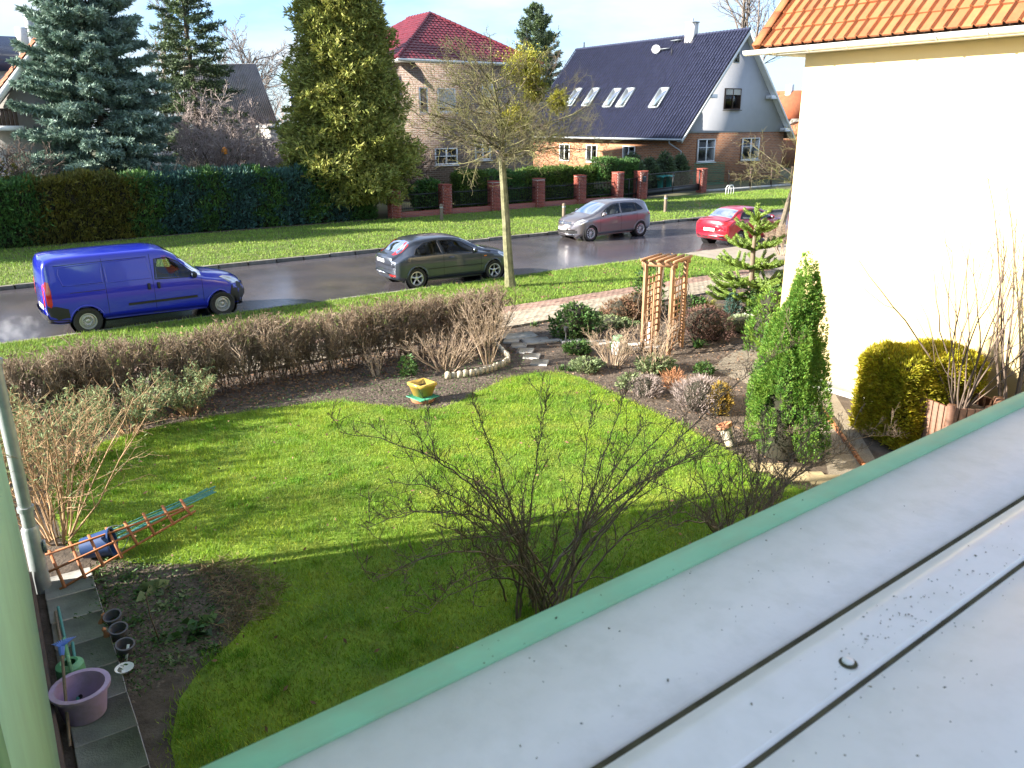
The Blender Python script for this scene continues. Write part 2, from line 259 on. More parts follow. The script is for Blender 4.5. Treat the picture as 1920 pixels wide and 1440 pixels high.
G_ = dict(
 bark=mat('bark', (.16, .13, .09), .9, (.10, .085, .06), 9, bump=.6, bscale=30),
 mossbark=mat('mossy_bark', (.20, .19, .10), .9, (.10, .10, .05), 7, bump=.8, bscale=26, dirt=(.26, .25, .16), dscale=4),
 twig=mat('twig', (.105, .075, .06), .85, (.16, .12, .09), 5, isl=.35),
 mosstwig=mat('mossy_twig', (.16, .165, .05), .9, (.12, .09, .07), 3, isl=.35),
 greytwig=mat('grey_twig', (.25, .215, .19), .9, (.17, .14, .12), 3, isl=.35),
 tantwig=mat('tan_twig', (.42, .27, .15), .85, (.28, .18, .10), 4, isl=.3),
 hazetwig=mat('grey_pink_twig', (.44, .37, .34), .9, (.32, .26, .24), 3, isl=.3),
 paletwig=mat('pale_twig', (.42, .32, .23), .85, (.30, .22, .15), 4, isl=.3),
 darktwig=mat('dark_twig', (.115, .08, .06), .75, (.165, .125, .085), 6, isl=.35),
 spruceblue=mat('blue_spruce_needles', (.26, .35, .29), .7, (.14, .22, .165), 1.2, isl=.45, transl=.12, hue=.02),
 sprucegreen=mat('spruce_needles', (.10, .15, .05), .7, (.06, .09, .055), 1.2, isl=.4, transl=.1),
 thuja=mat('arborvitae_sprays', (.34, .345, .075), .7, (.19, .215, .05), .8, isl=.45, transl=.2, hue=.025),
 hedgeg=mat('conifer_hedge_leaf', (.085, .18, .032), .7, (.05, .125, .035), 1.0, isl=.45, transl=.15, hue=.02),
 hedgeb=mat('blue_hedge_leaf', (.06, .135, .11), .7, (.04, .10, .08), 1.0, isl=.45, transl=.1, hue=.02),
 hedgey=mat('olive_hedge_leaf', (.16, .14, .018), .7, (.095, .095, .016), 1.0, isl=.45, transl=.15, hue=.02),
 hedgebright=mat('box_hedge_leaf', (.10, .16, .02), .65, (.06, .11, .015), 1.0, isl=.4, transl=.2, hue=.02),
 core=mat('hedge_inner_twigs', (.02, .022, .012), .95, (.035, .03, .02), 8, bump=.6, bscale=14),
 juniper=mat('juniper_scales', (.19, .32, .045), .65, (.10, .21, .03), 2.4, isl=.45, transl=.35, hue=.03),
 gold=mat('golden_cypress', (.44, .37, .02), .65, (.27, .26, .015), 2.2, isl=.4, transl=.4, hue=.025),
 monkey=mat('monkey_puzzle_scales', (.20, .29, .05), .5, (.12, .19, .035), 3, isl=.3, transl=.1),
 mist=mat('mistletoe_leaf', (.44, .41, .05), .6, (.17, .18, .02), 2, isl=.4, transl=.3, hue=.02),
 leaf=mat('garden_leaf', (.07, .14, .03), .6, (.04, .09, .02), 2, isl=.4, transl=.2, hue=.03),
 leafgrey=mat('grey_green_leaf', (.24, .29, .14), .8, (.14, .19, .08), 3, isl=.35, transl=.2, hue=.03),
 leafbrown=mat('withered_leaf', (.15, .08, .045), .85, (.22, .14, .08), 3, isl=.4, transl=.1, hue=.02),
 lavender=mat('dry_lavender', (.32, .26, .24), .9, (.22, .17, .15), 3, isl=.35),
 grassy=mat('lawn_grass', (.27, .375, .024), .65, (.125, .255, .016), .7, isl=.4, transl=.3, hue=.025, lo=.4, hi=.62, dirt=(.33, .31, .07), dscale=2.3, damt=.55),
 tuftgrass=mat('tuft_grass', (.13, .29, .02), .65, (.22, .34, .03), 1.2, isl=.4, transl=.3, hue=.02),
 vergegrass=mat('verge_grass', (.23, .33, .045), .7, (.14, .25, .03), .6, isl=.35, transl=.25, hue=.02),
 lawnbase=mat('mossy_lawn_ground', (.18, .26, .018), .95, (.09, .17, .014), 1.1, bump=.6, bscale=18, dirt=(.055, .045, .02), dscale=5, damt=.4),
 vergebase=mat('verge_ground', (.11, .15, .022), .95, (.07, .085, .018), .8, bump=.6, bscale=12, dirt=(.10, .075, .045), dscale=1.3, damt=.6),
 soil=mat('garden_soil', (.045, .032, .022), .95, (.10, .075, .055), 3.5, bump=1.0, bscale=22, dirt=(.14, .11, .085), dscale=6, damt=.5),
 farground=mat('far_ground', (.07, .09, .025), .95, (.09, .075, .04), .3, bump=.3, bscale=3),
 gravel=mat('gravel', (.30, .26, .20), .9, (.18, .15, .11), 60, bump=1., bscale=70, dirt=(.12, .09, .06), dscale=2),
 asphalt=mat('wet_asphalt', (.075, .070, .082), .15, (.105, .09, .09), .55, bump=.05, bscale=120, dirt=(.03, .03, .035), dscale=.35, damt=.6, rvar=.09, spec=.75),
 kerb=mat('kerb_stone', (.16, .15, .13), .85, (.09, .085, .07), 5, bump=.5, bscale=25, objr=.2),
 paverred=mat('red_paver', (.27, .17, .135), .8, (.20, .14, .115), 3, bump=.3, bscale=60, objr=.22, isl=.15),
 pavergrey=mat('grey_paver', (.30, .255, .20), .8, (.22, .19, .15), 3, bump=.3, bscale=60, objr=.18, isl=.15),
 slab=mat('grey_slab', (.38, .37, .345), .8, (.26, .25, .235), 4, bump=.3, bscale=60, objr=.2),
 palslab=mat('pale_slab', (.50, .49, .46), .75, (.38, .37, .34), 4, bump=.2, bscale=60),
 greenwall=mat('pale_green_render', (.46, .76, .56), .85, (.43, .72, .53), 3, bump=.25, bscale=160, dirt=(.40, .64, .48), dscale=1.5, damt=.4),
 greenband=mat('dark_green_band', (.20, .38, .20), .85, (.18, .35, .185), 4, bump=.25, bscale=160),
 plinth=mat('dark_plinth', (.05, .04, .035), .8, (.09, .06, .045), 8, bump=.4),
 zinc=mat('zinc', (.42, .45, .46), .5, (.30, .33, .34), 6, metal=.5),
 plastic_w=mat('white_upvc', (.80, .77, .74), .38, (.75, .72, .69), 2.5, dirt=(.55, .54, .48), dscale=22, damt=.3, spec=.5),
 sillpaint=mat('sill_paint', (.80, .765, .735), .5, (.74, .71, .68), 3.5, dirt=(.52, .51, .45), dscale=26, damt=.3, bump=.05, bscale=90),
 greenedge=mat('mint_green_edge', (.27, .55, .32), .55, (.23, .49, .28), 9, dirt=(.30, .42, .24), dscale=22, damt=.5),
 grime=mat('grime', (.05, .045, .025), .95, (.10, .09, .05), 30),
 yellowwall=mat('yellow_render', (.78, .61, .33), .9, (.76, .60, .325), 1.2, bump=.2, bscale=150, dirt=(.73, .58, .32), dscale=.8, damt=.4),
 white=mat('white_paint', (.78, .78, .76), .6, (.70, .70, .68), 3),
 greyplaster=mat('grey_render', (.38, .39, .42), .9, (.35, .36, .39), 1, bump=.2, bscale=60),
 offwhite=mat('offwhite_render', (.62, .60, .57), .9, (.56, .54, .5), 1),
 tile_o=mat('orange_clay_tile', (.36, .115, .04), .8, (.28, .09, .035), 3, bump=.35, bscale=35, objr=.22, isl=.12, dirt=(.24, .15, .07), dscale=3.2, damt=.45),
 tile_r=mat('red_glazed_tile', (.15, .02, .03), .42, (.115, .017, .026), 3, isl=.2, objr=.15),
 tile_d=mat('dark_blue_tile', (.032, .036, .066), .27, (.024, .027, .054), 2, isl=.2, objr=.15, spec=.5),
 tile_oo=mat('old_orange_tile', (.36, .13, .06), .8, (.28, .10, .05), 3, isl=.3, objr=.2),
 barnroof=mat('barn_roof', (.24, .22, .21), .85, (.17, .155, .15), 1.5, dirt=(.13, .14, .09), dscale=.8),
 iron=mat('black_iron', (.012, .013, .016), .45, spec=.5),
 woodpost=mat('wood_post', (.22, .17, .12), .85, (.14, .11, .08), 6, stretch=(6, 6, 1), bump=.3),
 woodarb=mat('stained_wood', (.36, .20, .105), .75, (.26, .14, .075), 5, stretch=(5, 5, .8), bump=.25, isl=.18),
 woodtrel=mat('orange_trellis_wood', (.36, .135, .05), .7, (.27, .10, .04), 6, isl=.2),
 woodplant=mat('planter_wood', (.20, .10, .06), .6, (.15, .075, .045), 6, stretch=(1, 1, 8), isl=.2, bump=.2),
 darkwood=mat('dark_wood', (.09, .055, .04), .75, (.06, .04, .03), 6, isl=.25),
 terracotta=mat('terracotta', (.45, .19, .09), .8, (.36, .16, .09), 5),
 ochre=mat('ochre_glaze', (.52, .34, .07), .35, (.42, .30, .06), 4, spec=.5),
 tray=mat('green_plastic', (.06, .30, .17), .5),
 tanstone=mat('tan_stone', (.26, .20, .10), .85, (.18, .14, .08), 6, bump=.4, bscale=40), stone=mat('white_edging_stone', (.52, .47, .37), .9, (.38, .33, .25), 12, bump=.5, bscale=40, objr=.15),
 rubber=mat('tyre_rubber', (.018, .018, .019), .7, (.03, .028, .026), 20),
 alloy=mat('alloy_rim', (.55, .55, .56), .3, metal=.8), steelrim=mat('steel_rim', (.42, .42, .40), .4, metal=.5),
 dkplastic=mat('black_plastic', (.02, .02, .022), .55), dark=mat('dark_void', (.006, .006, .007), .9), chrome=mat('chrome', (.75, .75, .77), .12, metal=1),
 plate=mat('number_plate', (.7, .7, .7), .4), interior=mat('car_interior', (.07, .07, .072), .8), beige=mat('seat_cloth', (.28, .27, .26), .9),
 redlamp=mat('red_lamp', (.45, .012, .012), .15, spec=.6, coat=.6), clearlamp=mat('clear_lamp', (.6, .62, .65), .12, metal=.4, coat=.6), amber=mat('amber_lamp', (.7, .2, .02), .2),
 blueplastic=mat('blue_plastic', (.025, .06, .17), .4), lilac=mat('lilac_plastic', (.42, .30, .48), .5, (.36, .27, .42), 4, dirt=(.20, .16, .13), dscale=6, damt=.6), greencan=mat('green_can_plastic', (.12, .36, .18), .5, (.16, .36, .2), 5, dirt=(.14, .16, .09), dscale=8, damt=.6),
 curtain=mat('net_curtain', (.55, .55, .58), .9), bluerake=mat('blue_rake', (.10, .20, .62), .4), tealstick=mat('teal_stick', (.06, .24, .22), .5),
 potblack=mat('grey_plastic_pot', (.10, .10, .12), .55, dirt=(.13, .10, .07), dscale=9, damt=.7), teal=mat('teal_bin', (.03, .30, .27), .5), net=mat('green_net', (.03, .22, .13), .8), orange=mat('orange_plastic', (.70, .24, .02), .5), blue_flag=mat('blue_flag', (.03, .06, .50), .8, transl=.3),
 skin=mat('skin', (.22, .165, .145), .6), cloth=mat('dark_jacket', (.03, .035, .05), .9), rust=mat('dark_metal_grate', (.05, .052, .06), .5, metal=.6))
G_['brickr'] = brickmat('red_brick', (.30, .075, .045), (.22, .055, .04), (.22, .17, .14))
G_['brickpale'] = brickmat('mixed_pale_brick', (.28, .18, .14), (.165, .115, .09), (.36, .32, .29), .36, .125, 1.)
G_['bricko'] = brickmat('orange_brick', (.42, .165, .065), (.26, .10, .045), (.34, .26, .19), .36, .125, 1.)
glassmat('car_glass', (.62, .66, .66)); glassmat('screen_glass', (.20, .23, .25), 1.); glassmat('window_glass', (.42, .44, .46), 1.)
m_ = G_
# paint with metallic flake look
def paint(name, col, metal=.0, rough=.3): return mat(name, col, rough, metal=metal, coat=1., spec=.5)
# ------------------------------------------------------------------ ground, road, pavement
def sheet(name, pts, z, mt, sub=None):
    b = MB(); n = len(pts); b.add([(x, y, z) for x, y in pts], [list(range(n))]); return struct(b.build(name, mt))
def rect(x0, y0, x1, y1): return [(x0, y0), (x1, y0), (x1, y1), (x0, y1)]
sheet('ground', [(1500*math.cos(a*math.pi/32), 1500*math.sin(a*math.pi/32)) for a in range(64)], -.14, m_['farground'])
ROADZ = -.05
sheet('road', rect(-150, 20.66, 220, 28.0), ROADZ, m_['asphalt'])
sheet('garden_ground', rect(-14, -6, 22, 15.15), 0., m_['soil'])
sheet('near_verge', rect(-150, 16.95, 21.6, 20.5), .03, m_['vergebase'])
sheet('near_verge', rect(26.5, 12, 120, 20.5), .03, m_['vergebase'])
sheet('far_verge', rect(-150, 28.14, 220, 37.2), .05, m_['vergebase'])
sheet('hedge_bed', [(-8, 36.2), (3, 36.5), (8, 37.0), (18, 36.9), (18, 37.3), (-8, 37.3)], .06, m_['soil'])
sheet('far_gardens', rect(-150, 37.2, 220, 120), .02, m_['farground'])
dwp = [g(1214, 384, .05), g(1312, 373, .05), g(1345, 382, .05), g(1440, 401, .05), g(1290, 411, .05)]
sheet('far_driveway', dwp, .056, m_['asphalt'])
sheet('near_driveway', [(21.6, 16.0), (26.5, 15.5), (26.5, 20.5), (21.6, 20.5)], .034, m_['pavergrey'])
pv = sheet('pavement', rect(-60, 15.15, 40, 16.95), .02, m_['soil'])
# kerb stones, each a piece of its own
kb = struct(sheet('kerb_bed', rect(-60, 27.98, 120, 28.14), -.06, m_['kerb']))
b = MB(); b.chbox((0, 0, 0), (.985, .13, .2), .018); kmesh = b.build('kerb_stone', m_['kerb'], kb)
rng = np.random.default_rng(3)
kmesh.location = (-4.5, 28.06, -.02)
for i in range(1, 62): inst('kerb_stone', kmesh.data, kb, Matrix.Translation((-4.5+i, 28.06+rng.normal()*.008, -.02+rng.normal()*.007)) @ Matrix.Rotation(rng.normal()*.012, 4, 'Z'))
kb2 = struct(sheet('kerb_bed', rect(-60, 20.5, 120, 20.66), -.07, m_['kerb']))
for i in range(0, 31): inst('kerb_stone', kmesh.data, kb2, Matrix.Translation((-4.5+i, 20.58+rng.normal()*.008, -.072+rng.normal()*.006)) @ Matrix.Rotation(rng.normal()*.012, 4, 'Z'))
# pavers
pr = MB(); pr.chbox((0, 0, 0), (.194, .094, .06), .006); prr = pr.build('paver', m_['paverred'], pv)
pg = MB(); pg.chbox((0, 0, 0), (.194, .094, .06), .006); pgg = pg.build('paver', m_['pavergrey'], pv)
cells = []
for r in range(18):
    for c_ in range(-60, 62):
        x = 9.0+c_*.2+(r % 2)*.1; y = 15.2+r*.1
        if -2.5 < x < 21.5: cells.append((x, y, r))
cells.sort(key=lambda q: (0 if q[0] > 9.9 else 1, q[0]**2+q[1]**2))
rest = {0: MB(), 1: MB()}
first = {0: True, 1: True}
for i, (x, y, r) in enumerate(cells):
    kd = 1 if (r > 11) else 0
    z = .028+rng.normal()*.0025
    if i < 300:
        o = (prr if kd else pgg)
        if first[kd]: o.location = (x, y, z); first[kd] = False
        else: inst('paver', o.data, pv, Matrix.Translation((x, y, z)) @ Matrix.Rotation(rng.normal()*.01, 4, 'Z'))
    else: rest[kd].chbox((x, y, z), (.194, .094, .06), .006)
stuff(rest[0].build('paver_field', m_['pavergrey'], pv)); stuff(rest[1].build('paver_field', m_['paverred'], pv))
# ------------------------------------------------------------------ lawn and beds
LAWN = [(0.5, 11.9), (1.2, 12.9), (2.06, 13.12), (3.57, 12.97), (4.5, 12.75), (5.05, 12.45), (5.45, 11.9), (5.75, 11.42), (6.2, 11.23), (6.75, 11.38), (7.3, 11.66), (8.0, 11.95), (8.7, 11.95), (9.11, 11.65), (9.2, 11.1), (9.12, 10.5), (9.05, 9.7), (9.01, 8.96), (8.95, 8.4), (8.85, 7.8), (8.72, 7.0), (8.5, 6.3), (8.5, 1.0), (.62, 1.0), (.55, 4.9), (.62, 5.7), (.8, 6.2), (1.05, 6.5), (1.4, 6.75), (1.7, 7.05), (1.9, 7.5), (1.78, 8.0), (1.45, 8.4), (.9, 8.8), (.6, 9.3), (.35, 9.8), (.3, 11.0)]
lw = sheet('lawn', LAWN, .012, m_['lawnbase'])
def inpoly(P, X, Y):
    n = len(P); ins = np.zeros(len(X), bool); j = n-1
    for i in range(n):
        xi, yi = P[i]; xj, yj = P[j]
        c = ((yi > Y) != (yj > Y)) & (X < (xj-xi)*(Y-yi)/(yj-yi+1e-12)+xi); ins ^= c; j = i
    return ins
def grass(name, poly, n, z, hmin, hmax, w, mt, seed, label, clump=0., rg_=.07):
    rng = np.random.default_rng(seed); P = np.array(poly); lo, hi = P.min(0), P.max(0)
    X = rng.uniform(lo[0], hi[0], n*2); Y = rng.uniform(lo[1], hi[1], n*2); kx = inpoly(poly, X+rng.normal(size=n*2)*rg_, Y+rng.normal(size=n*2)*rg_); X = X[kx][:n]; Y = Y[kx][:n]; n = len(X)
    cl = .5+.5*np.sin(X*5.1+1.7*np.sin(Y*3.3))*np.sin(Y*4.7+1.3*np.sin(X*2.9)); cl2 = .5+.5*np.sin(X*1.9+2*np.sin(Y*1.1))*np.sin(Y*2.3+X)
    h = rng.uniform(hmin, hmax, n)*(1-clump+clump*1.6*(.6*cl+.4*cl2))
    D = np.stack([rng.normal(size=n)*.55, rng.normal(size=n)*.55, np.ones(n)], 1)
    b = MB(); b.blades(np.stack([X, Y, np.full(n, z)], 1), D, h, w*rng.uniform(.7, 1.3, n), rng); return stuff(tag(b.build(name, mt), label, 'grass'))
grass('lawn_grass', LAWN, 330000, .012, .025, .065, .008, m_['grassy'], 1, 'bright green mossy lawn between hedge and flower beds', .5)
rg2 = np.random.default_rng(17); cxy = np.c_[rg2.uniform(.5, 9, 420), rg2.uniform(2, 13, 420)]; cxy = cxy[inpoly(LAWN, cxy[:, 0], cxy[:, 1])]; kk = np.repeat(np.arange(len(cxy)), 85); pp_ = cxy[kk]+rg2.normal(size=(len(kk), 2))*rg2.uniform(.03, .12, len(cxy))[kk][:, None]; b = MB(); b.blades(np.c_[pp_, np.full(len(pp_), .012)], np.c_[rg2.normal(size=(len(pp_), 2))*.5, np.ones(len(pp_))], rg2.uniform(.05, .10, len(pp_)), .008, rg2); stuff(tag(b.build('grass_tufts', m_['tuftgrass']), 'longer darker grass tufts dotted over the lawn', 'grass'))
grass('verge_grass', rect(-6, 16.98, 21.5, 20.48), 90000, .03, .04, .12, .016, m_['vergegrass'], 2, 'rough grass strip between pavement and road', .5)
fv = [(x, y) for x, y in rect(-6, 28.16, 48, 36.9)]
grass('far_verge_grass', fv, 110000, .05, .04, .12, .028, m_['vergegrass'], 4, 'grass strip across the road below the hedge and brick fence', .6)
# stepping slabs and edging slabs on the path
pth = sheet('garden_path', [g(930, 652), g(965, 622), g(1010, 632), g(1060, 640), g(1060, 700), g(1020, 702), g(980, 715), g(900, 735), g(960, 690)], .006, m_['soil'])
sm = MB(); sm.chbox((0, 0, 0), (.5, .32, .05), .008); sl0 = None
def slab(px, py, sx, sy, rz, mt, parent, z=.025):
    x, y = g(px, py); b = MB(); b.chbox((0, 0, 0), (sx, sy, .05), .007); o = b.build('slab', mt, parent); o.location = (x, y, z); o.rotation_euler = (rng.normal()*.015, rng.normal()*.015, rz); return o
for px, py, rz in ((959, 641, .25), (973, 650, .25), (985, 660, .2), (997, 670, .22), (1012, 682, .2)): slab(px, py, .34, .34, rz+.6, m_['slab'], pth)
slab(974, 633, .75, .42, -.25, m_['palslab'], pth, .035); slab(1006, 641, .6, .42, -.35, m_['slab'], pth)
for i, (px, py) in enumerate([(1040, 641), (1078, 642), (1112, 644), (1146, 646), (1180, 650), (1215, 656)]): slab(px, py, .62, .18, -.32-.02*i, m_['slab'], pth, .03)
# gravel path right, stone edge
gp_ = sheet('gravel_path', [g(1330, 690), g(1372, 662), g(1452, 640), g(1560, 730), g(1640, 860), g(1640, 940), g(1560, 925), g(1545, 850), g(1500, 800), g(1400, 720)], .005, m_['gravel'])
for i, (px, py) in enumerate([(1480, 889), (1515, 897), (1550, 903), (1440, 880)]):
    slab(px, py, .5, .3, -.5-.05*i, m_['tanstone'], gp_, .012)
for i in range(11):
    px, py = 1538+i*10, 768+i*12.5+.4*i*i*.3; x, y = g(px, py); x2, y2 = g(px+10, py+12.5+.24*i); b = MB(); L_ = math.hypot(x2-x, y2-y); b.chbox((0, 0, 0), (L_*.94, .05, .1), .01); o = b.build('edging_brick', m_['woodtrel'], gp_); o.location = ((x+x2)/2, (y+y2)/2, .015); o.rotation_euler = (0, .03*(-1)**i, math.atan2(y2-y, x2-x))
# slabs along the house wall
hp = sheet('house_path', [(-.15, 4.0), (.42, 4.0), (.5, 9.1), (-.08, 9.1)], .004, m_['soil'])
yy = 4.1
while yy < 8.9:
    wx = -.196+.0145*yy
    for j in (0,):
        b = MB(); b.chbox((0, 0, 0), (.46, .47, .05), .008); o = b.build('slab', m_['slab'], hp); o.location = (wx+.33, yy+.24, .02); o.rotation_euler = (rng.normal()*.01, rng.normal()*.01, -.0145+rng.normal()*.01)
    yy += .485
# ------------------------------------------------------------------ roof tiles
def tile_mesh(tw, th, hump=.035, lip=.03, seg=6, style='s'):
    V = []
    for i in range(seg+1):
        x = i/seg*tw*1.015; s_ = math.sin(math.pi*min(1, i/seg*1.0)) if style == 's' else 0
        z = hump*(s_**1.3) if style == 's' else hump*(1 if i in (0, 1) else 0)*(.5 if i == 0 else 1)
        V += [(x, 0, z+.034-lip), (x, 0, z+.034), (x, th*1.07, z)]
    Fq = []
    for i in range(seg): a = i*3; Fq += [[a, a+3, a+4, a+1], [a+1, a+4, a+5, a+2]]
    return np.array(V), np.array(Fq)
def tile_field(parent, O, u, v, nu, nv, tw, th, mt, inside=None, nobj=300, style='s', hump=.035, seg=6, seed=0):
    O = np.array(O, float); u = np.array(u, float); u /= np.linalg.norm(u); v = np.array(v, float); v /= np.linalg.norm(v); n = np.cross(u, v)
    if n[2] < 0: n = -n
    Vt, Ft = tile_mesh(tw, th, hump, seg=seg, style=style); rng = np.random.default_rng(seed); spots = []
    for j in range(nv):
        for i in range(nu):
            if inside and not inside((i+.5)*tw, (j+.5)*th): continue
            spots.append((i, j))
    pb = np.array(parent_base(parent)); camp = np.array([0, 0, CAM_H])
    spots.sort(key=lambda q: np.linalg.norm(O+u*q[0]*tw+v*q[1]*th-camp))
    Rm = Matrix(((u[0], v[0], n[0], 0), (u[1], v[1], n[1], 0), (u[2], v[2], n[2], 0), (0, 0, 0, 1)))
    det = np.linalg.det(np.array([u, v, n]))
    if det < 0: Ft = Ft[:, ::-1]
    tm = None; rest = MB()
    for q, (i, j) in enumerate(spots):
        p = O+u*(i*tw)+v*(j*th)+n*(rng.normal()*.004)
        if q < nobj:
            if tm is None:
                bb = MB(); bb.add(Vt, Ft); o = bb.build('roof_tile', mt, parent, world=False, smooth='auto'); tm = o.data
                o.matrix_local = Matrix.Translation(Vector(p-pb)) @ Rm
            else: inst('roof_tile', tm, parent, Matrix.Translation(Vector(p-pb)) @ Rm @ Matrix.Rotation(rng.normal()*.008, 4, 'Z'))
        else: rest.add(Vt@np.array([u, v, n])+p, Ft)
    if rest.n: stuff(rest.build('roof_tiles', mt, parent, smooth='auto'))
def window(parent, x0, x1, z0, z1, Y, mullions=1, fr=None, glass=None, shutter=None, curtain=True, sill=True, trans=0, d=.12, fw=.07):
    """window in a wall that faces the road (towards -Y)"""
    fr = fr or m_['white']; w = x1-x0; h = z1-z0
    b = MB()
    b.box(((x0+x1)/2, Y-.02, z0+fw/2), (w, d, fw)); b.box(((x0+x1)/2, Y-.02, z1-fw/2), (w, d, fw))
    for xx in (x0+fw/2, x1-fw/2): b.box((xx, Y-.02, (z0+z1)/2), (fw, d-.004, h-2*fw-.002))
    fo = b.build('window', fr, parent)
    gb = MB(); gb.box(((x0+x1)/2, Y, (z0+z1)/2), (w-2*fw, .012, h-2*fw)); gb.build('pane', glass or MT['window_glass'], fo)
    bb = MB(); bb.box(((x0+x1)/2, Y+.10, (z0+z1)/2), (w, .01, h)); bb.build('backing', m_['dark'], fo)
    if curtain:
        c = MB(); n = 24
        for q in range(n):
            xa = x0+fw+(w-2*fw)*q/n; xb = x0+fw+(w-2*fw)*(q+1)/n
            if .38 < (q+.5)/n < .62 and curtain == 2: continue
            ya = Y+.05+.02*(q % 2); yb = Y+.05+.02*((q+1) % 2); c.add([(xa, ya, z0+fw), (xb, yb, z0+fw), (xb, yb, z1-fw), (xa, ya, z1-fw)], [[0, 1, 2, 3]])
        c.build('curtain', m_['curtain'], fo)
    for q in range(mullions):
        xx = x0+w*(q+1)/(mullions+1); t = MB(); t.box((xx, Y-.03, (z0+z1)/2), (.09, d-.03, h-2*fw-.004)); t.build('mullion', fr, fo)
    if trans: t = MB(); t.box(((x0+x1)/2, Y-.028, z0+h*trans), (w-2*fw-.002, d-.04, .05)); t.build('transom', fr, fo)
    if shutter:
        t = MB(); n = int((z1-z0)*shutter/.06)
        for q in range(n): t.box(((x0+x1)/2, Y-.05, z1-.03-q*.06), (w-2*fw, .02, .055))
        t.build('roller_shutter', m_['offwhite'], fo)
    if sill: t = MB(); t.box(((x0+x1)/2, Y-.1, z0-.06), (w+.16, .2, .05)); t.build('sill', fr, fo)
    return fo
# ------------------------------------------------------------------ our own house: wing, wall, window sill
ho = thing('green_house', 'pale green rendered house wing with zinc downpipe and open window sill', 'house', (0, 0, 0))
wx = lambda y: -.196+.0145*y
b = MB(); b.prism([(wx(8.7), 8.7), (wx(.1), .1), (-6, .1), (-6, 8.7)], 6.1, (0, 0, .28), (1, 0, 0), (0, 1, 0), (0, 0, 1)); b.build('wall', m_['greenwall'], ho)
b = MB(); b.prism([(wx(8.69)+.025, 8.72), (wx(.6)+.025, .62), (-6, .62), (-6, 8.72)], .278, (0, 0, 0), (1, 0, 0), (0, 1, 0), (0, 0, 1)); b.build('plinth', m_['plinth'], ho)
b = MB(); b.prism([(wx(9.1)+.45, 9.15), (wx(.1)+.45, -.2), (-6.4, -.2), (-6.4, 9.15)], .18, (0, 0, 6.382), (1, 0, 0), (0, 1, 0), (0, 0, 1)); b.build('eaves', m_['white'], ho)
b = MB(); b.prism([(-6.3, 0), (.3, 0), (-3, 2.6)], 9.0, (0, .05, 6.565), (1, 0, 0), (0, 0, 1), (0, 1, 0)); b.build('roof', m_['tile_oo'], ho)
b = MB(); ya, yb = 1.95, 2.28; b.prism([(wx(ya), ya), (wx(yb), yb), (wx(yb)+.004, yb), (wx(ya)+.004, ya)], 5.9, (0, 0, .4), (1, 0, 0), (0, 1, 0), (0, 0, 1)); b.build('darker_band', m_['greenband'], ho)  # thin upright strip of darker green on the wall face
b = MB(); b.box((3.6, .33, 2.0), (7.4, .3, 4.0)); b.build('facade_wall', m_['greenwall'], ho)
b = MB(); b.box((5.2, .33, 5.24), (4.2, .3, 2.48)); b.build('facade_wall', m_['greenwall'], ho)
pp = MB(); pp.tube([(.02, 8.78, .16), (.02, 8.78, 6.3)], .062, 20); po = pp.build('downpipe', m_['zinc'], ho, smooth='auto')
for z, r_ in ((.95, .078), (2.5, .078), (4.6, .078)): t = MB(); t.tube([(.02, 8.78, z-.022), (.02, 8.78, z+.022)], r_, 20); t.build('pipe_clip', m_['zinc'], po, smooth='auto')
t = MB(); t.tube([(.02, 8.78, .0), (.02, 8.78, .2), (.02, 8.78, .25), (.02, 8.78, .72), (.02, 8.78, .75)], [.085, .085, .082, .082, .066], 20); t.build('pipe_shoe', m_['zinc'], po, smooth='auto')
t = MB(); t.box((.115, 8.76, .5), (.03, .07, .13)); t.build('cleaning_hatch', m_['zinc'], po)
# the sill and the frame of the open window
DA = R(2.6); du = np.array([math.cos(DA), math.sin(DA), 0]); dv = np.array([-math.sin(DA), math.cos(DA), 0])
def strip(name, prof, mt, parent, s0=-.16, s1=2.9, smooth=False):
    bb = MB(); A = np.array([du*s0+dv*p[0]+np.array([0, 0, p[1]]) for p in prof]); B_ = A+du*(s1-s0); n = len(prof)
    bb.add(np.vstack([A, B_]), [[i, i+1, n+i+1, n+i] for i in range(n-1)]); return bb.build(name, mt, parent, smooth)
wn_ = strip('window_sill', [(.536, 3.98), (.536, 4.129), (.42, 4.1315), (.3835, 4.133), (.381, 4.128), (.381, 4.06)], m_['sillpaint'], ho)
strip('sill_edge', [(.572, 3.94), (.5735, 4.128), (.571, 4.132), (.539, 4.1335), (.5365, 4.130), (.5365, 4.10)], m_['greenedge'], wn_)
strip('joint', [(.3808, 4.1275), (.3742, 4.1265)], m_['grime'], wn_)
wf = strip('window_frame', [(.374, 4.06), (.374, 4.128), (.371, 4.1325), (.362, 4.136), (.350, 4.150), (.342, 4.1535), (.334, 4.1535), (.297, 4.1505), (.2945, 4.147), (.2945, 4.10)], m_['plastic_w'], ho, smooth='auto')
strip('seal', [(.2943, 4.1455), (.2897, 4.1455)], m_['grime'], wf)
strip('window_board', [(.2895, 4.10), (.2895, 4.145), (.288, 4.147), (.16, 4.152), (.0, 4.153), (0, 4.05)], m_['plastic_w'], ho)
x, y = g(1590, 1240, 4.153); t = MB(); t.lathe([(.0055, 0), (.0055, .002), (.004, .003), (0, .003)], 14, (x, y, 4.152)); t.build('drain_cap', m_['plastic_w'], wf, smooth='auto')
t = MB(); t.lathe([(.0085, .0003), (.0085, .001), (0, .001)], 14, (x-.001, y-.001, 4.1516)); t.build('drain_hole', m_['grime'], wf)
rng = np.random.default_rng(8); sp = MB()
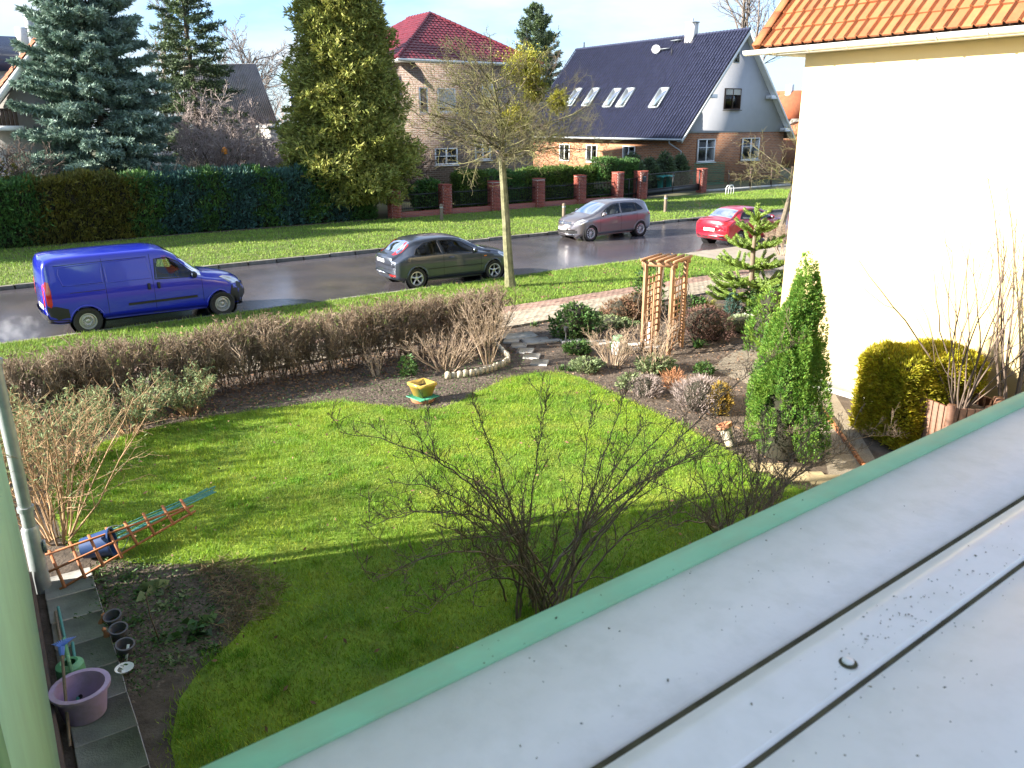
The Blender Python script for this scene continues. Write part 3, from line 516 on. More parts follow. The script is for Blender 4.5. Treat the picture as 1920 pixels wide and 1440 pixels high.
for i in range(330):
    if i < 150: px, py = rng.uniform(1560, 1915), 0; py = 1250-(px-1560)*.62+rng.normal()*45
    else: px, py = rng.uniform(900, 1915), rng.uniform(900, 1430)
    z = 4.153; x, y = g(px, py, z); q = (np.array([x, y])@dv[:2])
    z = 4.134 if q > .384 else (4.1538 if q > .298 and q < .345 else (4.1545 if q < .29 else None))
    if z is None: continue
    x, y = g(px, py, z); s_ = abs(rng.normal())*.0005+.0002; a = rng.uniform(0, 3)
    sp.box((x, y, z), (s_*rng.uniform(1, 2.6), s_, .0006), a)
stuff(sp.build('dirt_specks', m_['grime'], wf))
# light well grate by the wall
gt = thing('light_well_grate', 'dark metal light well grate in the slabs beside the green wall', 'grate', (.3, 4.62, 0))
b = MB()
b.chbox((.3, 3.95, .055), (.9, .04, .05)); b.chbox((.3, 5.2, .055), (.9, .04, .05)); b.chbox((-.13, 4.58, .055), (.04, 1.2, .05)); b.chbox((.73, 4.58, .055), (.04, 1.2, .05)); b.build('frame', m_['rust'], gt)
for i in range(24): t = MB(); t.box((.3, 4.0+i*.05, .06), (.8, .008, .03)); t.build('bar', m_['rust'], gt)
t = MB()
for i in range(9): t.box((-.08+i*.095, 4.58, .055), (.005, 1.18, .02))
t.build('cross_bars', m_['rust'], gt)
t = MB(); t.box((.3, 4.58, .03), (.84, 1.2, .004)); t.build('pit', m_['dark'], gt)
# ------------------------------------------------------------------ the neighbour's yellow house
nb = thing('yellow_house', 'yellow rendered house with orange clay tile roof and white gutter', 'house', (16, 4, 0))
b = MB(); b.prism([(12.6, 0), (21, 0), (21, 5.9), (16.8, 10.3), (12.6, 5.9)], 14.4, (0, -5, 0), (1, 0, 0), (0, 0, 1), (0, 1, 0)); b.build('wall', m_['yellowwall'], nb)
b = MB(); b.chbox((12.46, 2.2, .03), (.32, 14.6, .12), .01); b.build('footing', m_['palslab'], nb)
b = MB(); b.box((12.42, 2.55, 5.74), (.34, 14.7, .03)); b.build('soffit', m_['white'], nb)
b = MB(); b.prism([(12.22, 5.72), (21.4, 5.72), (21.4, 5.84), (12.22, 5.84)], .03, (0, 9.9, 0), (1, 0, 0), (0, 0, 1), (0, 1, 0)); b.build('eave_end', m_['white'], nb)
rs, rc = math.sin(R(48)), math.cos(R(48)); vsl = np.array([rc, 0, rs])
O = np.array([12.14, 10.12, 5.83])
b = MB(); A = O+np.array([.06, .0, -.03]); b.add([A, A+np.array([0, -15.2, 0]), A+np.array([0, -15.2, 0])+vsl*6.6, A+vsl*6.6], [[0, 1, 2, 3]])
Bq = np.array([21.5, 10.12, 5.85]); b.add([Bq, Bq+np.array([0, -15.2, 0]), A+np.array([0, -15.2, 0])+vsl*6.6, A+vsl*6.6], [[0, 1, 2, 3]]); b.build('roof', m_['darkwood'], nb)
tile_field(nb, O+np.array([0, -.16, .02]), (0, -1, 0), vsl, 72, 17, .2, .37, m_['tile_o'], nobj=300, style='f', hump=.05, seg=8, seed=5)
for j in range(17):
    p = O+vsl*(j*.37); t = MB(); t.prism([(0, -.14), (0, .06), (-.17, .06), (-.17, .03), (-.03, .03), (-.03, -.14)], .40, p+np.array([0, .05, .03+.012*0]), (0, 1, 0), (-rs, 0, rc), vsl); t.build('verge_tile', m_['tile_o'], nb)
gut = MB(); n = 9
prof = [(.075*math.cos(math.pi+math.pi*i/(n-1)), .075*math.sin(math.pi+math.pi*i/(n-1))) for i in range(n)]; prof = prof+[(.083, 0), (.083, .01)]; prof = [(-.085, .01)]+prof
gx, gz = 12.12, 5.80; ys = [10.32, -5.]
V = [(gx+p[0], yv, gz+p[1]) for yv in ys for p in prof]; nn = len(prof); gut.add(V, [[i, i+1, nn+i+1, nn+i] for i in range(nn-1)]); 
gut.add([(gx+p[0], 10.32, gz+p[1]) for p in prof], [list(range(nn))]); go = gut.build('gutter', m_['white'], nb, smooth='auto')
for i in range(14):
    t = MB(); yv = 9.7-.72*i; t.tube([(gx-.09, yv, gz+.01), (gx-.08, yv, gz-.03), (gx-.045, yv, gz-.07), (gx, yv, gz-.085), (gx+.045, yv, gz-.07), (gx+.08, yv, gz-.03)], .012, 6); t.build('gutter_bracket', m_['white'], go)
# ------------------------------------------------------------------ brick house with the red hip roof
rh = thing('brick_house', 'two storey pale brick house with dark red hip roof behind the conifer', 'house', (27.7, 45, 0))
X0, X1, Y0, Y1, EZ = 22.95, 32.5, 45., 58., 8.05
b = MB(); b.box(((X0+X1)/2, (Y0+Y1)/2, EZ/2), (X1-X0, Y1-Y0, EZ)); b.build('wall', m_['brickpale'], rh)
for (px0, px1, py0, py1, mu, sh, cu) in [(786, 800, 164, 212, 0, 0, 1), (820, 852, 166, 210, 0, .85, 0), (903, 926, 158, 210, 0, .5, 0), (815, 856, 277, 309, 1, 0, 2), (890, 918, 270, 300, 1, 0, 2)]:
    a = py_(px0, py1, Y0); c_ = py_(px1, py0, Y0); window(rh, a[0], c_[0], a[2], c_[2], Y0-.03, mu, shutter=sh, curtain=cu, glass=MT['window_glass'], trans=.5 if mu else 0)
b = MB(); ox = .45; b.box(((X0+X1)/2, (Y0+Y1)/2, EZ+.02), (X1-X0+2*ox, Y1-Y0+2*ox, .14)); b.build('eaves', m_['offwhite'], rh)
b = MB(); zb_ = EZ+.1; ap = np.array([27.72, 49.9, 11.35]); ap2 = np.array([27.72, 53.1, 11.35]); c = [np.array(q) for q in ((X0-ox, Y0-ox, zb_), (X1+ox, Y0-ox, zb_), (X1+ox, Y1+ox, zb_), (X0-ox, Y1+ox, zb_))]
b.add([*c, ap, ap2], [[0, 1, 4], [1, 2, 5, 4], [2, 3, 5], [3, 0, 4, 5]]); b.build('roof', m_['darkwood'], rh)
def hipfield(A, B_, P, Q=None, nobj=150, seed=0):
    u = B_-A; L = np.linalg.norm(u); u = u/L; pr_ = P-A; vv = pr_-u*pr_.dot(u); H_ = np.linalg.norm(vv); vv /= H_
    t0 = pr_.dot(u); t1 = (Q-A).dot(u) if Q is not None else t0
    if t1 < t0: t0, t1 = t1, t0
    ins = lambda a, h: h < H_ and a > t0*h/H_-.12 and a < L-(L-t1)*h/H_+.12
    nrm = np.cross(u, vv); s_ = 1 if nrm[2] > 0 else -1
    tile_field(rh, A+nrm*s_*.03, u, vv, int(L/.3)+1, int(H_/.34)+1, .3, .34, m_['tile_r'], inside=ins, nobj=nobj, seed=seed)
hipfield(c[0], c[1], ap, None, 220, 1); hipfield(c[3], c[0], ap2, ap, 80, 2)
for A, B_ in ((c[0], ap), (c[1], ap), (ap, ap2)):
    n = int(np.linalg.norm(B_-A)/.36)
    for i in range(n):
        t = MB(); p = A+(B_-A)*(i/n); q = A+(B_-A)*((i+1.12)/n); up = np.array([0, 0, .06]); t.tube([p+up, q+up*.8], [.12, .10], 8); t.build('ridge_tile', m_['tile_r'], rh, smooth='auto')
b = MB(); b.tube([(X0-ox-.05, Y0-ox-.07, EZ+.06), (X1+ox+.05, Y0-ox-.07, EZ+.06)], .07, 8); b.build('gutter', m_['white'], rh, smooth='auto')
# ------------------------------------------------------------------ house with the dark blue roof
dh = thing('gabled_house', 'long house with dark blue tiled roof, grey gable and brick ground floor', 'house', (52, 44, 0))
RX, RZ, EX, EZ2, GY, FY = 52.0, 11.15, 45.4, 3.35, 44., 65.
sx = (RZ-EZ2)/(RX-EX)
wl = EX+.75; wr = 2*RX-wl; wz = EZ2+.75*sx-.25
b = MB(); b.prism([(wl, 3.75), (wr, 3.75), (wr, wz), (RX, RZ-.25), (wl, wz)], FY-GY-.5, (0, GY+.5, 0), (1, 0, 0), (0, 0, 1), (0, 1, 0)); b.build('gable_wall', m_['greyplaster'], dh)
b = MB(); b.box(((wl+wr)/2, (GY+FY)/2+.3, 1.875), (wr-wl+.06, FY-GY-.5, 3.748)); b.build('brick_wall', m_['bricko'], dh)
vl = np.array([RX-EX, 0, RZ-EZ2]); VL = np.linalg.norm(vl); vl /= VL
b = MB(); b.prism([(EX, EZ2), (RX, RZ), (2*RX-EX, EZ2), (2*RX-EX, EZ2-.16), (RX, RZ-.2), (EX, EZ2-.16)], FY-GY+.0, (0, GY, 0), (1, 0, 0), (0, 0, 1), (0, 1, 0)); b.build('roof', m_['darkwood'], dh)
tile_field(dh, (EX-.06, GY-.03, EZ2+.03), (0, 1, 0), vl, 70, 28, .302, VL/28.0, m_['tile_d'], nobj=300, style='f', hump=.10, seg=7, seed=7)
for s_ in (-1, 1):
    b = MB(); b.prism([(s_*(EX-RX)*-1*0, 0), (0, -.32), (-s_*(EX-RX)*-1, -.32-(RZ-EZ2)), (-s_*(EX-RX)*-1, -(RZ-EZ2))], .05, (RX, GY-.055, RZ+.02), (1, 0, 0), (0, 0, 1), (0, 1, 0)); b.build('bargeboard', m_['white'], dh)
b = MB()
for s_ in (-1, 1):
    A = np.array([RX, GY+.01, RZ-.23]); e = np.array([RX+s_*(RX-EX), GY+.01, EZ2-.2]); b.add([A, e, e+np.array([0, .5, 0]), A+np.array([0, .5, 0])], [[0, 1, 2, 3]])
b.build('soffit', m_['white'], dh)
for i in range(58):
    t = MB(); yv = GY+i*.362; t.tube([(RX, yv, RZ+.09), (RX, yv+.4, RZ+.075)], [.13, .115], 8); t.build('ridge_tile', m_['tile_d'], dh, smooth='auto')
for zz, s_ in ((6.4, 1), (3.9, 1), (6.4, -1)):
    xx = RX+s_*((RZ-.35-zz)/sx)-s_*.25; t = MB(); t.chbox((xx, GY+.22, zz), (.75, .55, .28), .02); t.build('purlin_end', m_['white'], dh)
def onroof(px, py):
    d = AX@np.array([px-960, py-720, F]); n_ = np.array([-vl[2], 0, vl[0]]); P0 = np.array([EX, 0, EZ2])+n_*.0; t = (P0-np.array([0, 0, CAM_H])).dot(n_)/d.dot(n_); return np.array([0, 0, CAM_H])+d*t, n_
for (ax, ay, bx_, by) in [(1066, 170, 1090, 200), (1098, 170, 1122, 200), (1136, 170, 1164, 203), (1162, 169, 1188, 203), (1224, 169, 1252, 204)]:
    p, n_ = onroof((ax+bx_)/2, (ay+by)/2); M_ = Matrix(((0, vl[0], n_[0]), (1, vl[1], n_[1]), (0, vl[2], n_[2]))).to_4x4()
    bb = MB(); hw, hh = .5, .95
    for a_, c_ in (((-hw, 0), (.09, 2*hh)), ((hw, 0), (.09, 2*hh))): bb.box(p+n_*.19+np.array([0, 1, 0])*a_[0]+vl*a_[1], (c_[0], c_[1], .14), M=M_)
    for s_ in (-1, 1): bb.box(p+n_*.19+vl*hh*s_, (2*hw-.092, .09, .138), M=M_)
    fo = bb.build('skylight', m_['zinc'], dh); bb = MB(); bb.box(p+n_*.235, (2*hw-.1, 2*hh-.1, .02), M=M_); bb.build('pane', MT['car_glass'], fo)
    bb = MB(); bb.box(p+n_*.21, (2*hw-.1, 2*hh-.1, .01), M=M_); bb.build('pane_reflection', m_['white'], fo)  # white sheet under the glass paints in the pane's bright reflection
p, n_ = onroof(1287, 88); b = MB(); b.box((p[0]+.5, p[1], p[2]+.7), (.7, .75, 2.2)); co = b.build('chimney', m_['offwhite'], dh); t = MB(); t.box((p[0]+.5, p[1], p[2]+1.85), (.82, .88, .09)); t.tube([(p[0]+.5, p[1], p[2]+1.85), (p[0]+.5, p[1], p[2]+2.15)], .1, 8); t.build('chimney_cap', m_['zinc'], co)
p, n_ = onroof(1232, 105); t = MB(); q = np.array(p)+np.array([-.15, 0, .5]); Mr = Vector((-.8, -.62, .25)).to_track_quat('Z', 'Y').to_matrix().to_4x4(); t.lathe([(0, .0), (.16, .02), (.29, .06), (.35, .09), (.34, .10), (.16, .035), (0, .015)], 20, q, M=Mr); do = t.build('satellite_dish', m_['white'], dh, smooth=True); t = MB(); t.tube([p, q], .025, 6); t.tube([q+np.array([0, 0, -.35]), q+np.array([-.35, -.27, .05])], .015, 6); t.build('dish_arm', m_['zinc'], do)
for px, py in ((1250, 96), (1272, 80)):
    p, n_ = onroof(px, py); t = MB(); t.box(p+n_*.2+np.array([-.1, 0, .05]), (.3, 1.0, .04)); t.build('roof_step', m_['zinc'], dh)
    t = MB(); t.box(p+n_*.1, (.05, .05, .3)); t.box(p+n_*.1+np.array([0, .4, 0]), (.05, .05, .3)); t.build('step_bracket', m_['zinc'], dh)
for px, py in ((1259, 106), (1095, 92)): p, n_ = onroof(px, py); t = MB(); t.tube([p, np.array(p)+np.array([0, 0, .6])], .06, 8); t.build('vent_pipe', m_['dkplastic'], dh)
a, c_ = py_(1356, 205, GY+.5), py_(1389, 166, GY+.5); window(dh, a[0], c_[0], a[2], c_[2], GY+.47, 1, fr=m_['darkwood'], curtain=1, shutter=.35)
a, c_ = py_(1375, 118, GY+.5), py_(1386, 96, GY+.5); window(dh, a[0], c_[0], a[2], c_[2], GY+.47, 0, fr=m_['zinc'], curtain=0, sill=False)
for px0, px1, py0, py1 in ((1305, 1340, 260, 304), (1388, 1423, 258, 300)):
    a, c_ = py_(px0, py1, GY+.5), py_(px1, py0, GY+.5); window(dh, a[0], c_[0], a[2], c_[2], GY+.45, 1, curtain=1, trans=.62)
# windows of the long side, facing left
for yc in (50.5, 55.2, 59.):
    b = MB()
    for dy in (-.7, 0, .7): b.box((wl-.06, yc+dy, 2.0), (.08, .08, 1.4))
    for dz in (-.7, .7): b.box((wl-.06, yc, 2.0+dz), (.078, 1.48, .08))
    fo = b.build('window', m_['white'], dh); b = MB(); b.box((wl-.045, yc, 2.0), (.02, 1.4, 1.4)); b.build('pane', MT['window_glass'], fo); b = MB(); b.box((wl-.033, yc, 2.0), (.004, 1.4, 1.4)); b.build('backing', m_['dark'], fo)
b = MB(); b.tube([(EX-.1, GY-.05, EZ2-.04), (EX-.1, FY, EZ2-.04)], .08, 8); b.build('gutter', m_['zinc'], dh, smooth='auto')
b = MB(); b.tube([(EX-.1, GY+1.2, EZ2-.05), (EX-.08, GY+1.2, EZ2-.3), (wl-.12, GY+.6, EZ2-.9), (wl-.12, GY+.6, .1)], .05, 8); b.build('downpipe', m_['zinc'], dh, smooth='auto')
# ------------------------------------------------------------------ houses at the left, barn, far right roof
lh = thing('white_gable_house', 'pale gabled house with orange tile verge and brown balcony beside blue spruce', 'house', (2, 44, 0))
b = MB(); b.prism([(-7, .1), (4.7, .1), (4.7, 7.4), (4.4, 7.7), (-.4, 2.4), (-7, 2.3)], 8, (0, 44, 0), (1, 0, 0), (0, 0, 1), (0, 1, 0)); b.build('wall', m_['offwhite'], lh)
a = py_(-40, 214, 43.0); c_ = py_(72, 66, 43.0)
vg = c_-a; vgl = np.linalg.norm(vg); vg /= vgl
b = MB(); nrm = np.array([-vg[2], 0, vg[0]]); b.box((a+c_)/2+nrm*-.22, (vgl+2, .05, .28), M=Matrix(((vg[0], 0, nrm[0]), (0, 1, 0), (vg[2], 0, nrm[2]))).to_4x4()); b.build('bargeboard', m_['white'], lh)
b = MB(); Mr = Matrix(((vg[0], 0, nrm[0]), (0, 1, 0), (vg[2], 0, nrm[2]))).to_4x4(); b.box((a+c_)/2+np.array([0, 2.6, 0])-nrm*.1, (vgl+2, 5.2, .06), M=Mr); b.build('roof', m_['darkwood'], lh)
tile_field(lh, a-vg*1+nrm*-.04, (0, 1, 0), vg, 16, 17, .3, .34, m_['tile_oo'], nobj=270, seed=9)
a = py_(-20, 236, 42.6); c_ = py_(36, 206, 42.6); bo = MB(); bo.box(((a[0]+c_[0])/2, 43.2, a[2]-.1), (c_[0]-a[0]+.1, 1.6, .2)); bal = bo.build('balcony', m_['white'], lh)
n = int((c_[0]-a[0])/.16)
for i in range(n): t = MB(); t.box((a[0]+.08+i*.16, 42.5, (a[2]+c_[2])/2), (.14, .03, c_[2]-a[2])); t.build('slat', m_['darkwood'], bal)
t = MB(); t.box(((a[0]+c_[0])/2, 42.5, c_[2]+.03), (c_[0]-a[0], .08, .06)); t.build('handrail', m_['darkwood'], bal)
b = MB(); b.box((1.6, 43.2, 1.6), (4, 1.7, .25)); b.build('porch_roof', m_['offwhite'], lh)
b = MB(); b.box((2.2, 43.85, .7), (4, .3, 1.3)); b.build('base_wall', m_['brickr'], lh)
bh = thing('dark_roof_house', 'distant house with slate grey roof and pale chimney behind the spruce', 'house', (2, 58, 0))
a = py_(-60, 132, 58); c_ = py_(44, 56, 58)
b = MB(); b.box(((a[0]-6+c_[0])/2, 60, a[2]/2), (c_[0]-a[0]+6, 4, a[2])); b.build('wall', m_['offwhite'], bh)
b = MB(); b.prism([(0, a[2]), (5, c_[2]), (10, a[2])], c_[0]+6-a[0], (a[0]-6, 57.5, 0), (0, 1, 0), (0, 0, 1), (1, 0, 0)); b.build('roof', m_['tile_d'], bh)
p = py_(44, 65, 57.6); b = MB(); b.box((p[0], 58.5, p[2]-.3), (.6, .6, 1.5)); b.build('chimney', m_['offwhite'], bh)
p = py_(55, 30, 60); b = MB(); b.tube([(p[0], 60, p[2]-3), (p[0], 60, p[2]+.2)], .32, 14); b.tube([(p[0], 60, p[2]+.2), (p[0], 60, p[2]+.35)], .36, 14); b.build('flue', m_['zinc'], bh, smooth='auto')
bn = thing('old_barn', 'old barn with grey weathered roof behind leafless bushes', 'barn', (17, 62, 0))
b = MB(); b.prism([(11.5, 0), (20.6, 0), (20.6, 2.9), (11.5, 2.9)], 10, (0, 62, 0), (1, 0, 0), (0, 0, 1), (0, 1, 0)); b.build('wall', m_['offwhite'], bn)
p0, p1, p2, p3 = py_(345, 122, 63), py_(478, 120, 63), py_(520, 232, 60), py_(345, 232, 60)
b = MB(); b.add([p0, p1, p2, p3], [[0, 1, 2, 3]]); b.add([p1, p1+np.array([3, 10, -5.5]), p2+np.array([3, 10, 0]), p2], [[0, 1, 2, 3]]); ro = b.build('roof', m_['barnroof'], bn)
for i in range(44):
    t0_ = i/43.; A = p3+(p2-p3)*t0_; B_ = p0+(p1-p0)*t0_; t = MB(); t.tube([A+np.array([0, -.03, .02]), B_+np.array([0, -.03, .02])], .06, 6); t.build('roof_rib', m_['barnroof'], ro)
fh = thing('far_house', 'far house with orange roof glimpsed beside yellow house', 'house', (68, 56, 0))
a, c_ = py_(1470, 208, 56), py_(1530, 165, 56)
b = MB(); b.box((a[0]+4, 60, 2.4), (9, 7, 4.8)); b.build('wall', m_['offwhite'], fh)
b = MB(); b.prism([(0, 4.8), (9, 4.8), (6.5, 7.6), (2.5, 7.6)], 8, (a[0]-.5, 56, 0), (1, 0, 0), (0, 0, 1), (0, 1, 0)); b.build('roof', m_['tile_oo'], fh)
b = MB(); b.box((a[0]+1.9, 57, 7.4), (.6, .6, 1.6)); b.build('chimney', m_['white'], fh)
b = MB(); b.box((a[0]+2.2, 54.5, 1.7), (7, 3, 3.2)); b.build('annex', m_['bricko'], fh)
b = MB(); b.prism([(0, 3.3), (8, 3.3), (4, 4.5)], 3.4, (a[0]-1.8, 52.8, 0), (1, 0, 0), (0, 0, 1), (0, 1, 0)); b.build('annex_roof', m_['tile_oo'], fh)
# ------------------------------------------------------------------ brick pillar fence, gates, wire fence
FYY = 37.1; pcol = [738, 834, 926, 1010, 1088, 1159]; ptop = [357, 347, 341, 336, 330, 324]
def pillar(name, x, y, h, w, label, group):
    o = thing(name, label, 'pillar', (x, y, 0), 0, group)
    b = MB(); b.box((x, y, h/2), (w-.03, w-.03, h)); b.build('mortar_core', m_['offwhite'], o)
    bb = MB(); nc = int(h/.077); rg = np.random.default_rng(int(x*10))
    for i in range(nc):
        z = .038+i*.077
        for k_ in range(4):
            a = k_*math.pi/2; L_ = w/2-.006
            for s_ in (-1, 1):
                off = s_*w/4+(.0 if i % 2 else 0); dx, dy = math.cos(a), math.sin(a)
                wdt = w/2-.01
                if i % 2 == 0: cxx = x+dx*(w/2-.02)-dy*off; cyy = y+dy*(w/2-.02)+dx*off; bb.box((cxx, cyy, z), (.06 if k_ % 2 == 0 else wdt, wdt if k_ % 2 == 0 else .06, .066))
                elif s_ == 1: cxx = x+dx*(w/2-.02)-dy*w*.12; cyy = y+dy*(w/2-.02)+dx*w*.12; bb.box((cxx, cyy, z), (.06 if k_ % 2 == 0 else w*.62, w*.62 if k_ % 2 == 0 else .06, .066))
                else: cxx = x+dx*(w/2-.02)+dy*w*.33; cyy = y+dy*(w/2-.02)-dx*w*.33; bb.box((cxx, cyy, z), (.06 if k_ % 2 == 0 else w*.27, w*.27 if k_ % 2 == 0 else .06, .066))
    stuff(bb.build('brick_courses', MT['pillar_brick'], o))
    b = MB(); b.chbox((x, y, h+.025), (w+.04, w+.04, .06), .012); b.build('cap', MT['pillar_brick'], o)
    return o
mat('pillar_brick', (.30, .07, .045), .85, (.22, .055, .04), 6, isl=.25, bump=.3, bscale=60)
px_ = []
ords = ['first', 'second', 'third', 'fourth', 'fifth', 'sixth']
for i, (a, tp) in enumerate(zip(pcol, ptop)):
    q = py_(a, tp, FYY); px_.append(q[0]); pillar('brick_pillar', q[0], FYY, q[2], .52, ords[i]+' red brick fence pillar counted from the dark conifer hedge', 'red brick pillars of the garden fence')
def bars(o, x0, x1, y, z0, z1, step, zt=None, slope=0):
    b = MB()
    xs = np.arange(x0+step/2, x1, step); A = np.stack([xs, 0*xs+y, 0*xs+z0], 1); B_ = np.stack([xs, 0*xs+y, z1+slope*(xs-x0)], 1); b.rods(A, B_, .011, .011, 4); return b
for i in range(5):
    x0, x1 = px_[i]+.26, px_[i+1]-.26; hN = 1.28
    o = thing('fence_panel', 'black iron fence bars on low brick wall between %s and %s brick pillar' % (ords[i], ords[i+1]), 'fence', ((x0+x1)/2, FYY, 0), 0, 'iron panels of the brick fence')
    b = MB(); b.chbox(((x0+x1)/2, FYY, .16), (x1-x0, .24, .34), .015); b.build('low_wall', MT['pillar_brick'] if False else m_['brickr'], o)
    bars(o, x0, x1, FYY, .42, hN, .115).build('bars', m_['iron'], o)
    for z in (.48, hN-.12): t = MB(); t.box(((x0+x1)/2, FYY, z), (x1-x0, .03, .045)); t.build('rail', m_['iron'], o)
gp1, gp2 = py_(1202, 322, FYY), py_(1317, 317, 38.6)
pillar('brick_pillar', gp1[0], FYY, gp1[2], .62, 'thick brick gate pillar with letter box beside driveway', 'gate pillars')
pillar('brick_pillar', gp2[0], 38.6, gp2[2], .5, 'brick gate pillar where the wire fence starts', 'gate pillars')
t = thing('letter_box', 'small dark letter box set into thick gate pillar', 'letter box', (gp1[0], FYY-.33, 1.2)); b = MB(); b.chbox((gp1[0], FYY-.31, 1.3), (.3, .08, .36), .01); b.build('box', m_['dkplastic'], t); b = MB(); b.box((gp1[0], FYY-.352, 1.42), (.22, .008, .03)); b.build('flap', m_['zinc'], t)
def gate(name, A, B_, z0, z1, label, kick):
    A, B_ = np.array(A), np.array(B_); o = thing(name, label, 'gate', (*((A+B_)/2), 0)); L = np.linalg.norm(B_-A); d = (B_-A)/L; rz = math.atan2(d[1], d[0]); mid = (A+B_)/2
    for z in (z1, z0+.02, (z0+kick if kick else z0+.3)): t = MB(); t.box((*mid, z), (L, .05, .06), rz); t.build('rail', m_['iron'], o)
    for p in (A, B_, mid): t = MB(); t.box((*p, (z0+z1)/2), (.06, .06, z1-z0), rz); t.build('stile', m_['iron'], o)
    xs = np.arange(.1, L, .12); P_ = A+d*xs[:, None]; t = MB(); t.rods(np.c_[P_, xs*0+z0], np.c_[P_, xs*0+z1], .01, .01, 4); t.build('bars', m_['iron'], o)
    if kick: t = MB(); t.box((*mid, z0+kick/2+.02), (L-.1, .02, kick), rz); t.build('kick_plate', m_['iron'], o)
gate('garden_gate', (px_[5]+.3, FYY), (gp1[0]-.34, FYY), .12, 1.3, 'narrow black bar gate between two brick pillars', 0)
gate('driveway_gate', (gp1[0]+.34, FYY+.03), (gp2[0]-.28, 38.55), .18, 1.5, 'wide black metal driveway gate with solid kick plate', .4)
wfc = thing('wire_fence', 'low wire mesh fence with dark posts before gabled house', 'fence', (gp2[0]+3, 38.6, 0))
for i in range(7): t = MB(); t.box((gp2[0]+.5+i*2.3, 38.7, .7), (.09, .09, 1.4)); t.build('post', m_['darkwood'], wfc)
for z in (.2, .7, 1.25): t = MB(); t.tube([(gp2[0]+.5, 38.7, z), (gp2[0]+14.5, 38.7, z)], .012, 5); t.build('wire', m_['iron'], wfc)
t = MB(); t.box((gp2[0]+7, 38.7, .08), (14, .08, .16)); t.build('base_board', m_['palslab'], wfc)
for i, (px, py, tp, lab) in enumerate([(828, 413, 400, 'weathered wooden verge post beside grey hatchback'), (1057, 408, 384, 'short wooden verge post behind grey compact car'), (1247, 398, 371, 'brown wooden verge post beside far driveway')]):
    x, y = g(px, py if i != 1 else 412, .05); hgt = .75 if i < 2 else .85
    o = thing('wooden_post', lab, 'post', (x, y, .03), 0, 'wooden posts on the far verge'); b = MB(); b.tube([(x, y, 0), (x, y, hgt+.05), (x, y, hgt+.09)], [.085, .085, .06], 12); b.build('post', m_['woodpost'], o, smooth='auto'); b = MB(); b.tube([(x, y, hgt-.1), (x, y, hgt-.04)], .089, 12); b.build('band', m_['zinc'], o, smooth='auto')
for i, px in enumerate((1238, 1254)):
    p = py_(px, 345, 41.); t = thing('bin', ('left', 'right')[i]*0+('teal wheeled bin behind driveway gate, next to the thick pillar', 'teal wheeled bin behind driveway gate, next to the downpipe')[i], 'bin', (p[0], 41, 0), 0, 'bins behind the gate'); b = MB(); b.lathe([(.24, .08), (.3, .95), (.33, .95), (.33, 1.0), (0, 1.0)], 4, (p[0], 41, 0)); b.build('body', m_['teal'], t); b = MB(); b.chbox((p[0], 41, 1.03), (.52, .55, .07), .02); b.build('lid', m_['teal'], t)
x, y = g(1388, 368); ar = thing('croquet_arch', 'small white arched frame behind the wire fence', 'garden frame', (x, y+1, 0))
for dx in (0, .25): b = MB(); b.tube([(x-.25+dx, y+1, 0), (x-.25+dx, y+1, .45), (x-.12+dx, y+1, .62), (x+.12+dx, y+1, .62), (x+.25+dx, y+1, .45), (x+.25+dx, y+1, 0)], .03, 6); b.build('arch', m_['white'], ar)
nt_ = thing('green_net', 'green garden netting behind driveway gate', 'netting', (47, 42.5, 0)); b = MB()
for i in range(26): b.rods([(45.2+i*.13, 42.4, .05)], [(45.2+i*.13, 42.4, 1.7)], .012, .012, 4)
for i in range(13): b.rods([(45.2, 42.4, .1+i*.13)], [(48.5, 42.4, .1+i*.13)], .012, .012, 4)
b.build('mesh', m_['net'], nt_)
# ------------------------------------------------------------------ plants
def unit(v): return v/(np.linalg.norm(v)+1e-9)
def grow(rng, p, d, L, r, lvl, out, P):
    """one limb of a leafless tree and, from it, its branches; out collects tapered segments"""
    n = P['segs'][lvl]; st = L/n; p = np.array(p, float); d = unit(np.array(d, float)); r1 = r*P['taper']
    pts = [(p.copy(), d.copy(), r)]
    for i in range(n):
        d = unit(d+rng.normal(size=3)*P['wig'][lvl]+np.array([0, 0, P['up'][lvl]])); q = p+d*st; ra = r+(r1-r)*i/n; rb = r+(r1-r)*(i+1)/n
        out.append((p, q, ra, rb, lvl)); p = q; pts.append((p.copy(), d.copy(), rb))
    if lvl+1 < len(P['segs']):
        k_ = P['kids'][lvl]; k_ = int(k_*rng.uniform(.75, 1.25)+.5)
        for c in range(k_):
            t = P['t0'][lvl]+(1-P['t0'][lvl])*((c+rng.uniform(0, 1))/k_); i = min(int(t*n), n-1); f = t*n-i
            b0, b1 = pts[i], pts[i+1]; bp = b0[0]*(1-f)+b1[0]*f; bd = b1[1]
            s_ = unit(np.cross(bd, rng.normal(size=3))); a = R(P['ang'][lvl])*rng.uniform(.7, 1.25); nd = bd*math.cos(a)+s_*math.sin(a)
            grow(rng, bp, nd, L*P['lr'][lvl]*rng.uniform(.6, 1.15)*(1.1-.45*t), max(P['rmin'], b0[2]*P['rr'][lvl]), lvl+1, out, P)
def segs_build(b, out, lv=None, n_thick=6):
    for lo, hi, n in ((.03, 99, 8), (.012, .03, 5), (0, .012, 3)):
        q = [s for s in out if lo <= s[2] < hi and (lv is None or lv(s[4]))]
        if q: b.rods(np.array([s[0] for s in q]), np.array([s[1] for s in q]), [s[2] for s in q], [s[3] for s in q], n)
BARE = dict(segs=[5, 5, 4, 3], wig=[.10, .16, .2, .22], up=[.02, .05, .05, .04], kids=[9, 8, 6], t0=[.3, .2, .15], ang=[48, 45, 42], lr=[.55, .5, .45], rr=[.5, .5, .55], taper=.4, rmin=.006)
